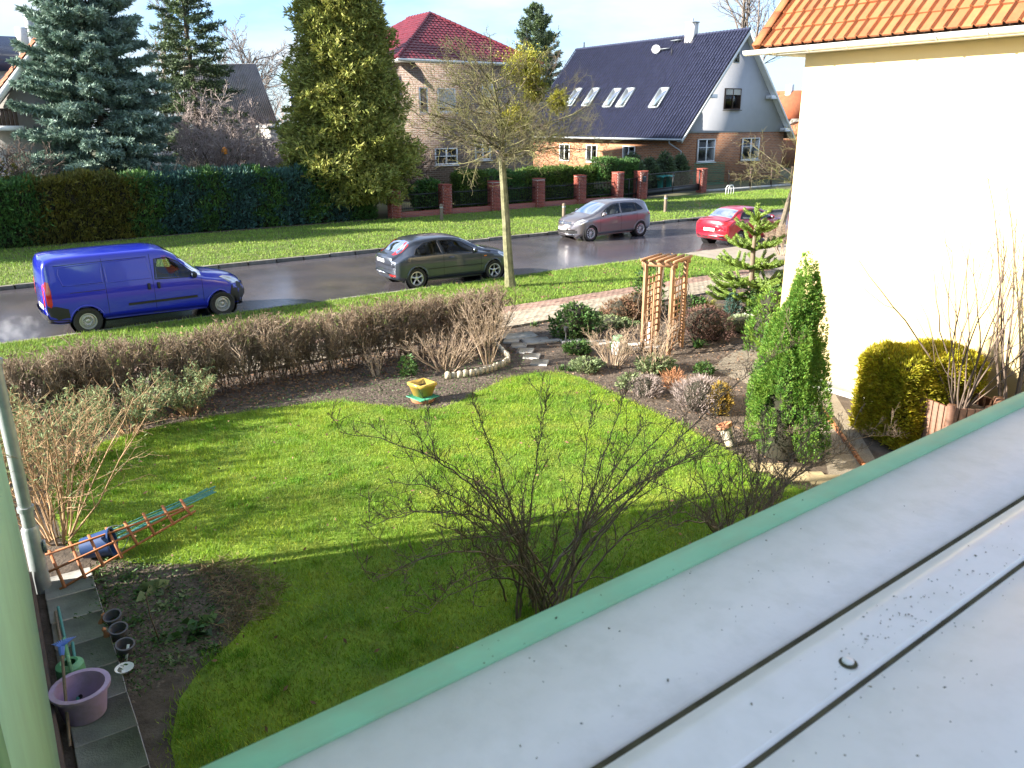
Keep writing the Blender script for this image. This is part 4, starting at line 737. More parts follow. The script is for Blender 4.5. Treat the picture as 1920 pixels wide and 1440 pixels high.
def bare_tree(name, label, cat, base, H, r, seed, mats, P=None, group=None, lean=(0, 0, 1), trunk_h=None, stems=1, spread=.5, rmin=None):
    rng = np.random.default_rng(seed); P = dict(BARE, **(P or {}))
    if rmin: P['rmin'] = rmin
    o = thing(name, label, cat, base, 0, group); out = []
    if stems == 1:
        if trunk_h:
            out2 = []; p = np.array(base, float); d = unit(np.array(lean, float)); n = 8
            for i in range(n): q = p+d*trunk_h/n+np.append(rng.normal(size=2)*.012, 0); out2.append((p, q, r*(1.25-.45*i/n if i else 1.5), r*(1.25-.45*(i+1)/n), 0)); p = q
            nb_ = P.get('limbs', 9); ld = P.get('leader', 0)
            p0_ = p.copy()
            if ld:
                for i in range(6): q = p+unit(d+rng.normal(size=3)*.12)*ld/6; out.append((p, q, r*.75*(1-i/7.5), r*.75*(1-(i+1)/7.5), 1)); p = q
            for c in range(nb_):
                a = 2*math.pi*(c+rng.uniform(-.3, .3))/nb_; el = R(P.get('el', 35))*rng.uniform(.3, 1.7); dd = np.array([math.cos(a)*math.cos(el), math.sin(a)*math.cos(el), math.sin(el)])
                hh_ = rng.uniform(0, 1)**1.7*1.1-.1; dd = unit(dd*np.array([1, 1, .45+1.2*max(0, hh_)])) if ld else dd; fp = p0_+(p-p0_)*max(0, hh_)*(1 if ld else 0)-np.array([0, 0, trunk_h*.1*max(0, -hh_ if ld else rng.uniform(0, 1.4))]); grow(rng, fp, dd, H*rng.uniform(.75, 1.1)*(1-.5*max(0, hh_)*(1 if ld else 0)), r*P.get('lw', .5), 1, out, P)
            grow(rng, p, d+np.array([0, 0, .4]), H*(.35 if ld else .9), r*(.2 if ld else .62), 1, out, P)
            b = MB(); segs_build(b, out2); b.build('trunk', mats[0], o, smooth='auto')
        else: grow(rng, base, lean, H, r, 0, out, P)
    else:
        for i in range(stems):
            a = 2*math.pi*i/stems+rng.uniform(-.4, .4); d = np.array([math.cos(a)*spread*rng.uniform(.2, 1.2), math.sin(a)*spread*rng.uniform(.2, 1.2), 1.])
            grow(rng, np.array(base)+np.array([math.cos(a), math.sin(a), 0])*.06*spread*min(stems, 8)*.3, d, H*rng.uniform(.7, 1.1), r*rng.uniform(.7, 1.1), 0, out, P)
    tr = [s for s in out if s[4] == 0]; cr_ = [s for s in out if s[4] > 0]
    if stems == 1 and not trunk_h: b = MB(); segs_build(b, tr); b.build('trunk', mats[0], o, smooth='auto')
    else: cr_ = out
    b = MB(); segs_build(b, cr_); b.build('crown' if cat == 'tree' else 'twigs', mats[1], o)
    return o, out
def spray_cloud(b, P, D, rng, n, L, W_, spread=.6, droop=0.):
    """n narrow leaves fanned out of every spot"""
    m = len(P); PP = np.repeat(P, n, 0); DD = np.repeat(D, n, 0)+rng.normal(size=(m*n, 3))*spread
    PP = PP+rng.normal(size=PP.shape)*L*.18
    b.leaves(PP, DD, L*rng.uniform(.6, 1.3, m*n), W_*rng.uniform(.7, 1.3, m*n), rng, droop=droop)
def conifer(name, label, base, H, rad, mt, seed, nb=190, z0=.06, gap=.0, sub=15, nl=9, L=.17, W_=.035, el=(-5, 35), cone=1., trunk=.2, bend=.18, group=None, top=None):
    rng = np.random.default_rng(seed); o = thing(name, label, 'tree', base, 0, group); base = np.array(base, float)
    b = MB(); b.tube([base, base+np.array([.02, .01, H*.5]), base+np.array([0, 0, H*.985])], [trunk, trunk*.6, .02], 10); b.build('trunk', m_['bark'], o, smooth='auto')
    A, B_, ra, rb, PP, DD = [], [], [], [], [], []
    for i in range(nb):
        t = (i+rng.uniform(0, 1))/nb; t = t**.85; z = H*(z0+(1-z0)*t); Rr = rad*(1-t)**cone*rng.uniform(.72, 1.12)+.12
        a = i*2.39996+rng.uniform(-.3, .3); e = R(el[0]+(el[1]-el[0])*t); d = np.array([math.cos(a)*math.cos(e), math.sin(a)*math.cos(e), math.sin(e)])
        p = base+np.array([0, 0, z]); n = 6; pts = [p]
        for s_ in range(n):
            d = unit(d+np.array([0, 0, bend*(s_/n-.35)])+rng.normal(size=3)*.05); q = p+d*Rr/n; A.append(p); B_.append(q); w = max(.006, .012+.02*Rr/3*(1-s_/n)); ra.append(w); rb.append(w*.8); p = q; pts.append(p)
        k_ = max(4, int(sub*Rr/rad*1.3+3))
        for c in range(k_):
            f = (.22+.78*(c+rng.uniform(0, 1))/k_)*n; ii = min(int(f), n-1); bp = pts[ii]*(1-(f-ii))+pts[ii+1]*(f-ii); dm = unit(pts[ii+1]-pts[ii])
            sd = unit(np.cross(dm, np.array([0, 0, 1.])))*(1 if c % 2 else -1); tl = (.55*Rr*.32+.12)*(1.15-f/n*.55)*rng.uniform(.7, 1.2); td = unit(dm*.75+sd*rng.uniform(.4, 1.)+np.array([0, 0, rng.uniform(-.25, .2)])); e_ = bp+td*tl
            A.append(bp); B_.append(e_); ra.append(.006); rb.append(.003)
            m = max(3, int(tl/L*3.2))
            for qd in range(m): PP.append(bp+td*tl*(qd+.5)/m); DD.append(td)
        PP.append(p); DD.append(d)
    b = MB(); b.rods(np.array(A), np.array(B_), ra, rb, 3); b.build('branches', m_['bark'], o)
    PP, DD = np.array(PP), np.array(DD); b = MB(); spray_cloud(b, PP, DD, rng, nl, L, W_, .62); b.build('crown', mt, o); return o
# --- blue spruce, darker spruces
conifer('blue_spruce', 'broad blue spruce above the dark conifer hedge', (6.1, 42.2, 0), 15.2, 3.55, m_['spruceblue'], 11, nb=330, z0=.11, nl=13, L=.21, W_=.058, el=(-8, 38), cone=.68, sub=20)
conifer('spruce', 'tall dark spruce rising behind the blue spruce', (12.3, 50, 0), 16, 3.3, m_['sprucegreen'], 12, nb=190, nl=8, L=.24, W_=.05, el=(-20, 25), cone=.8, sub=11)
conifer('spruce', 'dark spruce between red roofed and blue roofed house', (51.5, 71, 0), 15.6, 5.2, m_['sprucegreen'], 13, nb=170, nl=7, L=.32, W_=.08, el=(-5, 42), cone=.62, sub=13)
conifer('slim_conifer', 'slim dark conifer beside the old barn', (21.3, 55, 0), 6.4, .75, m_['sprucegreen'], 14, nb=70, nl=6, L=.2, W_=.05, el=(35, 60), cone=.6, sub=6)
def foliage_mass(name, label, cat, base, prof, mt, seed, n, L, W_, nl=5, spread=.55, up=.5, core=True, trunk=.12, lobes=0, group=None, ecc=1., shell=.55, droop=0., stems=None, coremat=None, gapz=.0):
    """crown from a radius profile [(z, r)], rough with lobes; small sprays sit on and under its surface"""
    rng = np.random.default_rng(seed); o = thing(name, label, cat, base, 0, group); base = np.array(base, float)
    zs = np.array([p[0] for p in prof]); rs_ = np.array([p[1] for p in prof]); zz = np.linspace(zs[0], zs[-1], 200); ar = np.interp(zz, zs, rs_)+.02; cdf = np.cumsum(ar); cdf /= cdf[-1]
    z = np.interp(rng.uniform(0, 1, n), cdf, zz); a = rng.uniform(0, 2*math.pi, n)
    bump = lambda a, z: 1+.13*np.sin(a*3+z*2.3+seed)+.10*np.sin(a*5-z*3.7+2*seed)+.09*np.sin(a*8+z*5.1)+.07*np.sin(a*13-z*9.)
    rr = np.interp(z, zs, rs_)*bump(a, z); dep = 1-shell*rng.uniform(0, 1, n)**1.8; rad = rr*dep
    P = base+np.stack([np.cos(a)*rad*ecc, np.sin(a)*rad/ecc, z], 1)
    D = np.stack([np.cos(a), np.sin(a), np.full(n, up)], 1)
    b = MB(); spray_cloud(b, P, D, rng, nl, L, W_, spread, droop); b.build('crown' if cat == 'tree' else 'foliage', mt, o)
    if core:
        V, m, k_ = [], 14, 16
        for i in range(m):
            zc = zs[0]+(zs[-1]*.96-zs[0])*i/(m-1)
            for j in range(k_): aa = 2*math.pi*j/k_; r_ = np.interp(zc, zs, rs_)*bump(aa, zc)*(.5 if shell > .65 else .62); V.append(base+np.array([math.cos(aa)*r_*ecc, math.sin(aa)*r_/ecc, zc]))
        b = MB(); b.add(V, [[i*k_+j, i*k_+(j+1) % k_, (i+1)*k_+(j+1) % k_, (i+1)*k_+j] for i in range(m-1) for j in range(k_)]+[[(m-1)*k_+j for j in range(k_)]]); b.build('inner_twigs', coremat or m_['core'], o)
    if trunk: b = MB(); b.tube([base, base+np.array([.02, .02, zs[-1]*.8])], [trunk, trunk*.3], 8); b.build('trunk' if cat == 'tree' else 'stem', m_['bark'], o, smooth='auto')
    return o
foliage_mass('arborvitae_tree', 'tall olive green arborvitae tree beside brick house', 'tree', (16.7, 38.9, 0), [(.9, 2.3), (2., 2.95), (3.2, 3.0), (5, 2.65), (7.5, 2.15), (9.5, 1.9), (11.5, 1.4), (13.4, .2)], m_['thuja'], 21, 17000, .27, .07, nl=7, spread=.75, up=.3, trunk=.25, shell=.7)
for i, (x, y, H_) in enumerate([(-7.5, 41.0, 10.5), (-13.5, 42, 11.5), (-20, 41.5, 11), (-28, 42.5, 12)]):  # out-of-view trees added to throw shade on the far verge
    foliage_mass('arborvitae_tree', ['arborvitae tree beyond the left end of the conifer hedge', 'second arborvitae tree beyond the hedge end', 'third arborvitae tree beyond the hedge end', 'farthest arborvitae tree beyond the hedge end'][i], 'tree', (x, y, 0), [(.6, 2.4), (3, 2.9), (6, 2.3), (H_*.8, 1.4), (H_, .15)], m_['thuja'], 25+i, 2600, .4, .16, nl=5, spread=.65, up=.35, trunk=.25)
# --- hedges built from trimmed sides
def hedge(name, label, path, h, w, sections, seed, rnd=0., dens=260, L=.1, W_=.03, nl=4, group=None, up=.5, rag=.09, z0=.05, tops=None):
    rng = np.random.default_rng(seed); o = thing(name, label, 'hedge', (path[0][0]*.5+path[-1][0]*.5, path[0][1]*.5+path[-1][1]*.5, 0), 0, group)
    P_ = np.array(path, float); sl_ = np.linalg.norm(np.diff(P_, axis=0), axis=1); tot = sl_.sum(); cum = np.r_[0, np.cumsum(sl_)]
    def at(s): i = np.clip(np.searchsorted(cum, s, side='right')-1, 0, len(sl_)-1); f = (s-cum[i])/sl_[i]; p = P_[i]+(P_[i+1]-P_[i])*f[:, None]; d = (P_[i+1]-P_[i])/sl_[i][:, None]; return p, np.stack([-d[:, 1], d[:, 0]], 1)
    hh = lambda s: h+.07*np.sin(s*1.1+seed)+.05*np.sin(s*2.7)+.04*np.sin(s*6.1)
    n = int(tot*(2*h+w)*dens); s = rng.uniform(0, tot, n); q = rng.uniform(0, 2*h+w, n); p, nm = at(s); H_ = hh(s)
    side = np.where(q < h, -1., np.where(q < h+w, 0, 1.)); z = np.where(side == -1, q/h*H_, np.where(side == 0, H_, (q-h-w)/h*H_)); lat = np.where(side == -1, -w/2, np.where(side == 0, q-h-w/2, w/2))
    dep = rag*2*rng.uniform(-.6, 1, n)**1+.05*np.sin(s*9+z*7)+.04*np.sin(s*4.3-z*5.); lat = lat+side*(-dep*.6); z = z-(side == 0)*dep*.7; z = np.maximum(z, z0)
    P3 = np.c_[p+nm*lat[:, None], z]; D = np.c_[nm*side[:, None], np.full(n, up)+(side == 0)*.8]
    ne = int(w*h*dens*1.2)
    for e_ in (0., tot):
        pe, nme = at(np.full(ne, np.clip(e_, 1e-3, tot-1e-3))); le = rng.uniform(-w/2, w/2, ne); ze = rng.uniform(z0, h, ne); dd_ = np.stack([nme[:, 1], -nme[:, 0]], 1)*(-1 if e_ == 0 else 1); jit = rng.uniform(-rag*1.2, rag*.6, ne)
        P3 = np.vstack([P3, np.c_[pe+nme*le[:, None]+dd_*jit[:, None], ze]]); D = np.vstack([D, np.c_[dd_, np.full(ne, up)]]); s = np.r_[s, np.full(ne, e_)]; z = np.r_[z, ze]
    n = len(s); idx = np.zeros(n, int)
    if rnd:
        se = np.clip(np.abs(s/tot*2-1), 0, 1); pm, nmm = at(np.clip(s, 1e-3, tot-1e-3)); lt = ((P3[:, :2]-pm)*nmm).sum(1); P3[:, 2] -= rnd*np.clip(P3[:, 2]/h, 0, 1)**2*(.55*se**4+.45*(np.abs(lt)/(w/2))**3); P3[:, :2] -= nmm*(lt*rnd*.5*np.clip(P3[:, 2]/h, 0, 1)**5)[:, None]
    for k_, (s0, mt_) in enumerate(sections): idx[s+rng.normal(size=n)*.3+.2*np.sin(z*3)+.15*np.sin(z*7+s0) >= s0] = k_
    for k_, (s0, mt_) in enumerate(sections):
        mk = idx == k_
        if mk.any(): b = MB(); spray_cloud(b, P3[mk], D[mk], rng, nl, L, W_, .6); b.build('foliage', mt_, o)
    ns = max(2, int(tot/.5)); ss = np.linspace(.2, tot-.2, ns); pc, nc = at(ss); V = []
    for i in range(ns):
        Hc = hh(ss[i:i+1])[0]-.17-rnd*.75; wc = w/2-.14
        for lt, zc in ((-wc, z0), (-wc, Hc), (wc, Hc), (wc, z0)): V.append((*(pc[i]+nc[i]*lt), zc))
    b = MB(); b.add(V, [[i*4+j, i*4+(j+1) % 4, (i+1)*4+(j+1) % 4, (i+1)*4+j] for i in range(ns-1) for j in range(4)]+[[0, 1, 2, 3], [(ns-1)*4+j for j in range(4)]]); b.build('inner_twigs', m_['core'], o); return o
hs_ = [(0, m_['hedgeb']), (2.2, m_['hedgeg']), (5.6, m_['hedgey']), (9.2, m_['hedgeg']), (10.4, m_['hedgeb']), (12., m_['hedgeg']), (13., m_['hedgeb']), (14.6, m_['hedgeg']), (15.6, m_['hedgeb']), (17., m_['hedgeg']), (18, m_['hedgeb']), (19.2, m_['hedgeg'])]
hedge('conifer_hedge', 'tall mixed conifer hedge, dark green with olive stretch, across the road', [(-3, 37.3), (3, 37.6), (8, 38.2), (17.3, 38.2)], 2.5, 1.3, hs_, 31, dens=190, L=.2, W_=.05, nl=4, up=.9, rag=.14)
hedge('clipped_hedge', 'clipped green hedge with bright top behind the iron fence', [(22.6, 38.3), (33.8, 38.9)], 1.95, 1.1, [(0, m_['hedgebright']), (1.8, m_['hedgeg']), (4., m_['hedgebright'])], 32, dens=190, L=.15, W_=.045, up=.5, rag=.1)
hedge('clipped_hedge', 'dark clipped hedge end beside the narrow garden gate', [(32.4, 38.25), (35.3, 38.3)], 2.35, 1.0, [(0, m_['hedgeg'])], 33, dens=200, L=.15, W_=.045, rag=.1)
foliage_mass('cherry_laurel', 'dark leafy laurel bush between arborvitae tree and clipped hedge', 'bush', (20.9, 38.4, 0), [(.1, .7), (.8, .95), (1.4, .8), (1.8, .15)], m_['hedgeg'], 34, 900, .2, .07, nl=5)
for i, (x, y, hh_, r_) in enumerate([(38.3, 41.5, 2.6, 1.0), (40.3, 42., 2.2, .95), (42.4, 42.6, 2.5, .85), (44.3, 43, 2.3, .7)]):
    foliage_mass('dark_conifer_bush', ['bushy dark conifer against brick wall, behind the narrow gate', 'spreading dark conifer beside the narrow gate conifer', 'upright dark conifer before the long side of the gabled house', 'pointed dark conifer near the downpipe of the gabled house'][i], 'bush', (x, y, 0), [(.05, r_*.8), (hh_*.35, r_), (hh_*.75, r_*.6), (hh_, .08)], m_['sprucegreen'], 40+i, 900, .24, .07, nl=5, group='conifer bushes before the gabled house')
foliage_mass('low_shrub', 'yellow green shrub growing before the blue spruce', 'bush', (1.6, 38.9, 0), [(.1, .9), (1.6, 1.5), (2.6, 1.2), (3.3, .2)], m_['hedgey'], 46, 700, .2, .06, nl=4, core=False)
# leafless bushes and trees behind the conifer hedge
GB = dict(segs=[4, 4, 3, 3], kids=[9, 8, 6], ang=[35, 38, 40], lr=[.6, .55, .5])
bare_tree('lilac_bush', 'large grey leafless bush between blue spruce and barn', 'bush', (12.2, 45.5, 0), 4.6, .07, 51, [m_['hazetwig']]*2, GB, stems=11, spread=.75, rmin=.014)
bare_tree('lilac_bush', 'pale grey leafless bush before the old barn', 'bush', (15.2, 50, 0), 4.8, .07, 52, [m_['hazetwig']]*2, GB, stems=13, spread=.8, rmin=.015)
bare_tree('lilac_bush', 'low leafless bush at the corner of the old barn', 'bush', (17.6, 48, 0), 3.4, .06, 53, [m_['hazetwig']]*2, GB, stems=11, spread=.85, rmin=.014)
bare_tree('apple_tree', 'old leafless apple tree with crooked dark limbs behind the hedge', 'tree', (10.8, 41.6, 0), 2.4, .14, 54, [m_['bark'], m_['twig']], dict(BARE, limbs=8, el=22, wig=[.2, .3, .3, .3]), trunk_h=1.5, rmin=.012)
bare_tree('bare_tree', 'hazy leafless tree behind the old barn', 'tree', (20, 76, 0), 11.2, .2, 55, [m_['bark'], m_['greytwig']], dict(BARE, kids=[12, 9, 7], up=[.02, .08, .08, .08]), group='leafless trees behind the barn', rmin=.025)
bare_tree('bare_tree', 'rounded leafless tree right of the old barn', 'tree', (25.5, 78, 0), 9.5, .2, 56, [m_['bark'], m_['greytwig']], dict(BARE, kids=[12, 9, 7], up=[.02, .08, .08, .08]), group='leafless trees behind the barn', rmin=.025)
bare_tree('bare_tree', 'wide leafless tree above the barn ridge', 'tree', (15.8, 76, 0), 11.5, .2, 57, [m_['bark'], m_['greytwig']], dict(BARE, kids=[12, 9, 7], up=[.02, .08, .08, .08]), group='leafless trees behind the barn', rmin=.025)
bare_tree('bare_tree', 'tall leafless tree behind the gabled house and yellow house', 'tree', (73.5, 62, 0), 17.5, .34, 58, [m_['bark'], m_['greytwig']], dict(BARE, kids=[14, 9, 7], ang=[32, 36, 40], up=[.02, .1, .08, .06], lr=[.6, .5, .45]), rmin=.022)
for i, (x, y, H_) in enumerate([(8.6, 39.4, 2.4), (20, 41, 3.2), (2.8, 39.6, 3.1), (34.5, 48, 7.5)]):
    bare_tree('bare_shrub', ['leafless pale shrub growing in front of the blue spruce', 'leafless shrub behind the arborvitae tree', 'reddish leafless shrub before the white gable house', 'leafless birch like tree behind the red roof'][i], 'shrub' if i < 3 else 'tree', (x, y, 0), H_, .05, 60+i, [m_['paletwig'] if i == 0 else m_['twig']]*2, GB, stems=6 if i < 3 else 1, spread=.6, rmin=.012)
# street tree with mistletoe
LN = dict(segs=[4, 6, 5, 4], wig=[.1, .14, .24, .25], up=[.0, .0, .05, .1], kids=[0, 16, 9], t0=[.3, .15, .1], ang=[45, 52, 50], lr=[.5, .42, .42], rr=[.5, .42, .5], limbs=40, el=24, lw=.2, leader=2.1)
_, LIND = bare_tree('linden_tree', 'leafless street tree with mossy twigs and straight pale trunk', 'tree', (13.0, 19.13, .03), 3.0, .115, 71, [m_['mossbark'], m_['mosstwig']], LN, trunk_h=3.75, lean=(-.075, 0, 1), rmin=.006)
def mistletoe(px, py, Y, r, seed, label):
    c = py_(px, py, Y); o = thing('mistletoe', label, 'mistletoe', c, 0, 'mistletoe clumps in the street tree'); rng = np.random.default_rng(seed); n = 150
    d = rng.normal(size=(n, 3)); d /= np.linalg.norm(d, axis=1)[:, None]; mid = c+d*r*.5; e = c+(d+rng.normal(size=d.shape)*.18)*r*rng.uniform(.75, 1.08, n)[:, None]; b = MB(); b.rods(np.repeat(c[None], n, 0), mid, .008, .006, 3); b.rods(mid, e, .006, .004, 3); b.build('stems', m_['mist'], o)
    b = MB(); k_ = np.repeat(np.arange(n), 20); t = rng.uniform(.45, 1, len(k_))[:, None]; P = c+(e[k_]-c)*t+rng.normal(size=(len(k_), 3))*r*.12; b.leaves(P, rng.normal(size=P.shape)+d[k_]*.6, .085, .028, rng); b.build('leaves', m_['mist'], o)
mistletoe(983, 124, 19.2, .56, 1, 'big yellow mistletoe ball near the top of the street tree'); mistletoe(1003, 168, 19.4, .34, 2, 'mistletoe ball just below the topmost one'); mistletoe(966, 225, 18.9, .4, 3, 'mistletoe clump low in the street tree near its trunk'); mistletoe(1046, 190, 19.8, .3, 4, 'small olive mistletoe clump on outer right limb')
_, ap_ = bare_tree('street_tree', 'leaning leafless street tree with crooked limbs beside yellow house', 'tree', (25.6, 19.6, .03), 2.9, .1, 81, [m_['bark'], m_['mosstwig']], dict(LN, limbs=12, el=35, leader=1.2), trunk_h=2.35, lean=(.34, 0, 1), rmin=.006)
bare_tree('pink_shrub', 'low pinkish leafless shrub under the leaning street tree', 'shrub', (24.2, 18.2, .03), .95, .02, 82, [m_['paletwig']]*2, GB, stems=12, spread=.9, rmin=.004)
# --- leafless privet hedge along the garden
def privet(path, h, w, seed):
    rng = np.random.default_rng(seed); o = thing('privet_hedge', 'trimmed brown leafless hedge between lawn and pavement', 'hedge', (5, 14.4, 0)); P_ = np.array(path); L = np.linalg.norm(P_[-1]-P_[0]); d = (P_[-1]-P_[0])/L; nm = np.array([-d[1], d[0]])
    ns = int(L/.085); A, B_, ra, rb = [], [], [], []; tw = []
    for i in range(ns):
        s = (i+rng.uniform(0, 1))/ns*L; lt = rng.normal()*w*.12; p = np.append(P_[0]+d*s+nm*lt, 0.); H_ = h*(.82+.18*min(1, .45+s/8.))+.05*math.sin(s*2.3)
        for k_ in range(rng.integers(3, 6)):
            dd = unit(np.array([rng.normal()*.28, rng.normal()*.3, 1.])); q = p.copy(); r_ = rng.uniform(.006, .012)
            for m in range(5):
                dd = unit(dd+rng.normal(size=3)*.13+np.array([0, 0, .1])); e = q+dd*H_/5*rng.uniform(.8, 1.); A.append(q); B_.append(e); ra.append(r_); rb.append(r_*.85); r_ *= .82
                if m >= 1: tw += [(q+(e-q)*rng.uniform(0, 1), dd, H_) for _ in range(6)]
                q = e
    b = MB(); b.rods(np.array(A), np.array(B_), ra, rb, 4); b.build('stems', m_['twig'], o)
    P = np.array([t[0] for t in tw]); n = len(P); D = np.array([t[1] for t in tw])+rng.normal(size=(n, 3))*.75+np.array([0, 0, .25]); D /= np.linalg.norm(D, axis=1)[:, None]
    e = P+D*rng.uniform(.12, .3, n)[:, None]; off = (e[:, :2]-P_[0])@nm; sh = np.clip(off, -w/2, w/2)-off; e[:, :2] += nm*sh[:, None]*.85; HH = np.array([t[2] for t in tw]); e[:, 2] = np.minimum(e[:, 2], HH*1.02+rng.normal(size=n)*.02)
    A2, B2 = [P], [e]
    for k_ in range(3):
        bp = P+(e-P)*rng.uniform(.25, 1, n)[:, None]; dd = D+rng.normal(size=(n, 3))*.7+np.array([0, 0, .5]); dd /= np.linalg.norm(dd, axis=1)[:, None]; ee = bp+dd*rng.uniform(.06, .16, n)[:, None]; off = (ee[:, :2]-P_[0])@nm; sh = np.clip(off, -w/2-.03, w/2+.03)-off; ee[:, :2] += nm*sh[:, None]*.9; ee[:, 2] = np.minimum(ee[:, 2], HH*1.05+rng.normal(size=n)*.022); A2.append(bp); B2.append(ee)
    A2 = np.vstack(A2); B2 = np.vstack(B2); b = MB(); b.rods(A2, B2, .0055, .0035, 3); b.build('twigs', MT['privet_twig'], o)
    sel = rng.integers(0, len(B2), 7000); b = MB(); b.leaves(B2[sel], rng.normal(size=(len(sel), 3)), .035, .016, rng); b.build('withered_leaves', m_['leafbrown'], o)
mat('privet_twig', (.205, .15, .10), .85, (.30, .23, .165), 1.2, isl=.4)
privet([(-2.2, 14.5), (9.45, 14.35)], 1.18, 1.0, 91)
# --- leafy half-wild shrubs at the left end of the hedge and by the house
def wild_shrub(name, label, base, H, stems, spread, seed, twig, leafm, nleaf, L=.07, W_=.014, group=None):
    o, out = bare_tree(name, label, 'shrub', base, H, .013, seed, [twig]*2, dict(BARE, segs=[6, 5, 4], kids=[7, 5], t0=[.25, .1], ang=[35, 42], lr=[.45, .45], up=[.0, .03, .05], wig=[.09, .15, .2], rmin=.0035), group=group, stems=stems, spread=spread)
    if nleaf:
        rng = np.random.default_rng(seed); c = [s for s in out if s[4] >= 1]; ix = rng.integers(0, len(c), nleaf); P = np.array([c[i][0]+(c[i][1]-c[i][0])*rng.uniform(0, 1) for i in ix]); b = MB(); b.leaves(P, rng.normal(size=P.shape)+np.array([0, 0, .3]), L*rng.uniform(.6, 1.3, nleaf), W_, rng, droop=.2); b.build('leaves', leafm, o)
    return o
wild_shrub('buddleia', 'leggy tan stemmed shrub beside the downpipe', (.28, 9.85, 0), 1.75, 26, .75, 101, m_['tantwig'], m_['leafgrey'], 1500)
for i, (x, y, H_, sp_) in enumerate([(-.3, 11.4, 1.2, .8), (.6, 12.2, .95, .9), (1.6, 13.0, .8, .85), (-.9, 12.6, 1.0, .8), (2.6, 13.4, .75, .7)]):
    wild_shrub('grey_leaf_shrub', ['grey green leafy shrub behind the tan stemmed shrub', 'spreading grey green shrub at the lawn corner', 'grey green shrub in front of the brown hedge', 'tall grey green shrub at the hedge end by the house', 'small grey green shrub merging with the brown hedge'][i], (x, y, 0), H_, 22, sp_, 110+i, m_['tantwig'], m_['leafgrey'], 2800, .075, .02, 'grey leafed shrubs at the hedge')
# --- pale twiggy shrubs in the front bed
for i, (px, py, H_, st, sp_) in enumerate([(838, 694, .85, 34, 1.25), (915, 690, 1.25, 18, .38), (705, 706, .5, 8, .4), (1150, 688, .75, 26, .8), (1222, 700, .9, 14, .5)]):
    x, y = g(px, py); bare_tree('twiggy_shrub', ['spreading pale twiggy shrub behind the scalloped edging', 'upright pale twiggy shrub at the hedge end', 'thin leafless shrub in front of the brown hedge', 'grey twiggy shrub beside the green lidded lantern', 'pale upright twigs at the foot of the arbour'][i], 'shrub', (x, y, 0), H_, .012, 120+i, [m_['paletwig']]*2, dict(BARE, segs=[5, 4, 3], kids=[5, 4], t0=[.3, .15], ang=[30, 38], lr=[.5, .45], up=[.04, .06, .05], wig=[.08, .14, .18], rmin=.004), stems=st, spread=sp_)
# --- big leafless shrub right under the window
def bud_shrub(o, stems, seed, rmain=.0135):
    rng = np.random.default_rng(seed); A, B_, ra, rb = [], [], [], []; bp, bd = [], []
    def curve(P, r0, r1, depth):
        P = [np.array(p, float) for p in P]; n = max(6, int(np.linalg.norm(P[-1]-P[0])/.11)); pts = []
        for i in range(n+1):
            t = i/n; q = (1-t)**2*P[0]+2*t*(1-t)*P[1]+t*t*P[2]; pts.append(q+rng.normal(size=3)*.008*(i > 0))
        for i in range(n):
            w = r0+(r1-r0)*i/n; A.append(pts[i]); B_.append(pts[i+1]); ra.append(w); rb.append(r0+(r1-r0)*(i+1)/n)
            t = (i+1)/n
            if t > (.3 if depth == 0 else .15):
                d = unit(pts[i+1]-pts[i])
                for k_ in range(2 if depth == 0 else 1):
                    sd = unit(d*.5+np.array([rng.normal()*.7, rng.normal()*.7, .75+rng.normal()*.4])); q = pts[i]+(pts[i+1]-pts[i])*rng.uniform(0, 1); ln = rng.uniform(.03, .13); e = q+sd*ln; A.append(q); B_.append(e); ra.append(.0028); rb.append(.002)
                    bp.append(e); bd.append(sd)
                    for m in range(rng.integers(1, 4)):
                        s2 = unit(sd+rng.normal(size=3)*.6+np.array([0, 0, .2])); q2 = q+sd*ln*rng.uniform(.3, 1); e2 = q2+s2*rng.uniform(.02, .07); A.append(q2); B_.append(e2); ra.append(.002); rb.append(.0016); bp.append(e2); bd.append(s2)
                if depth == 0 and rng.uniform() < .42:
                    s2 = unit(d*.8+rng.normal(size=3)*.55+np.array([0, 0, .25])); ln = rng.uniform(.25, .75)*(1.15-t*.6); q = pts[i+1]; curve([q, q+s2*ln*.5+np.array([0, 0, .05]), q+s2*ln+np.array([0, 0, rng.uniform(-.05, .2)])], w*.55, .0022, 1)
    for P in stems: curve(P, rmain*rng.uniform(.8, 1.2), .0026, 0)
    b = MB(); b.rods(np.array(A), np.array(B_), ra, rb, 5); b.build('branches', m_['darktwig'], o)
    bp, bd = np.array(bp), np.array(bd); b = MB(); b.rods(bp, bp+bd*.022, .0032, .001, 4); b.build('buds', MT['bud'], o)
mat('bud', (.09, .05, .04), .7, (.14, .085, .055), 20, isl=.4)
def stem_to(base, px, py, Y, bow=.35, side=0.):
    t = py_(px, py, Y); b0 = np.array([base[0]+np.random.default_rng(int(px)).normal()*.12, base[1]+np.random.default_rng(int(py)).normal()*.12, 0.]); m = (b0+t)/2; m[2] += bow*abs(t[0]-b0[0])*.55+.1; m[:2] = b0[:2]+(t[:2]-b0[:2])*(.5-bow*.35); return [b0, m, t]
o = thing('forsythia', 'large leafless shrub with dark buds rising from the lawn', 'shrub', (4.05, 5.5, 0))
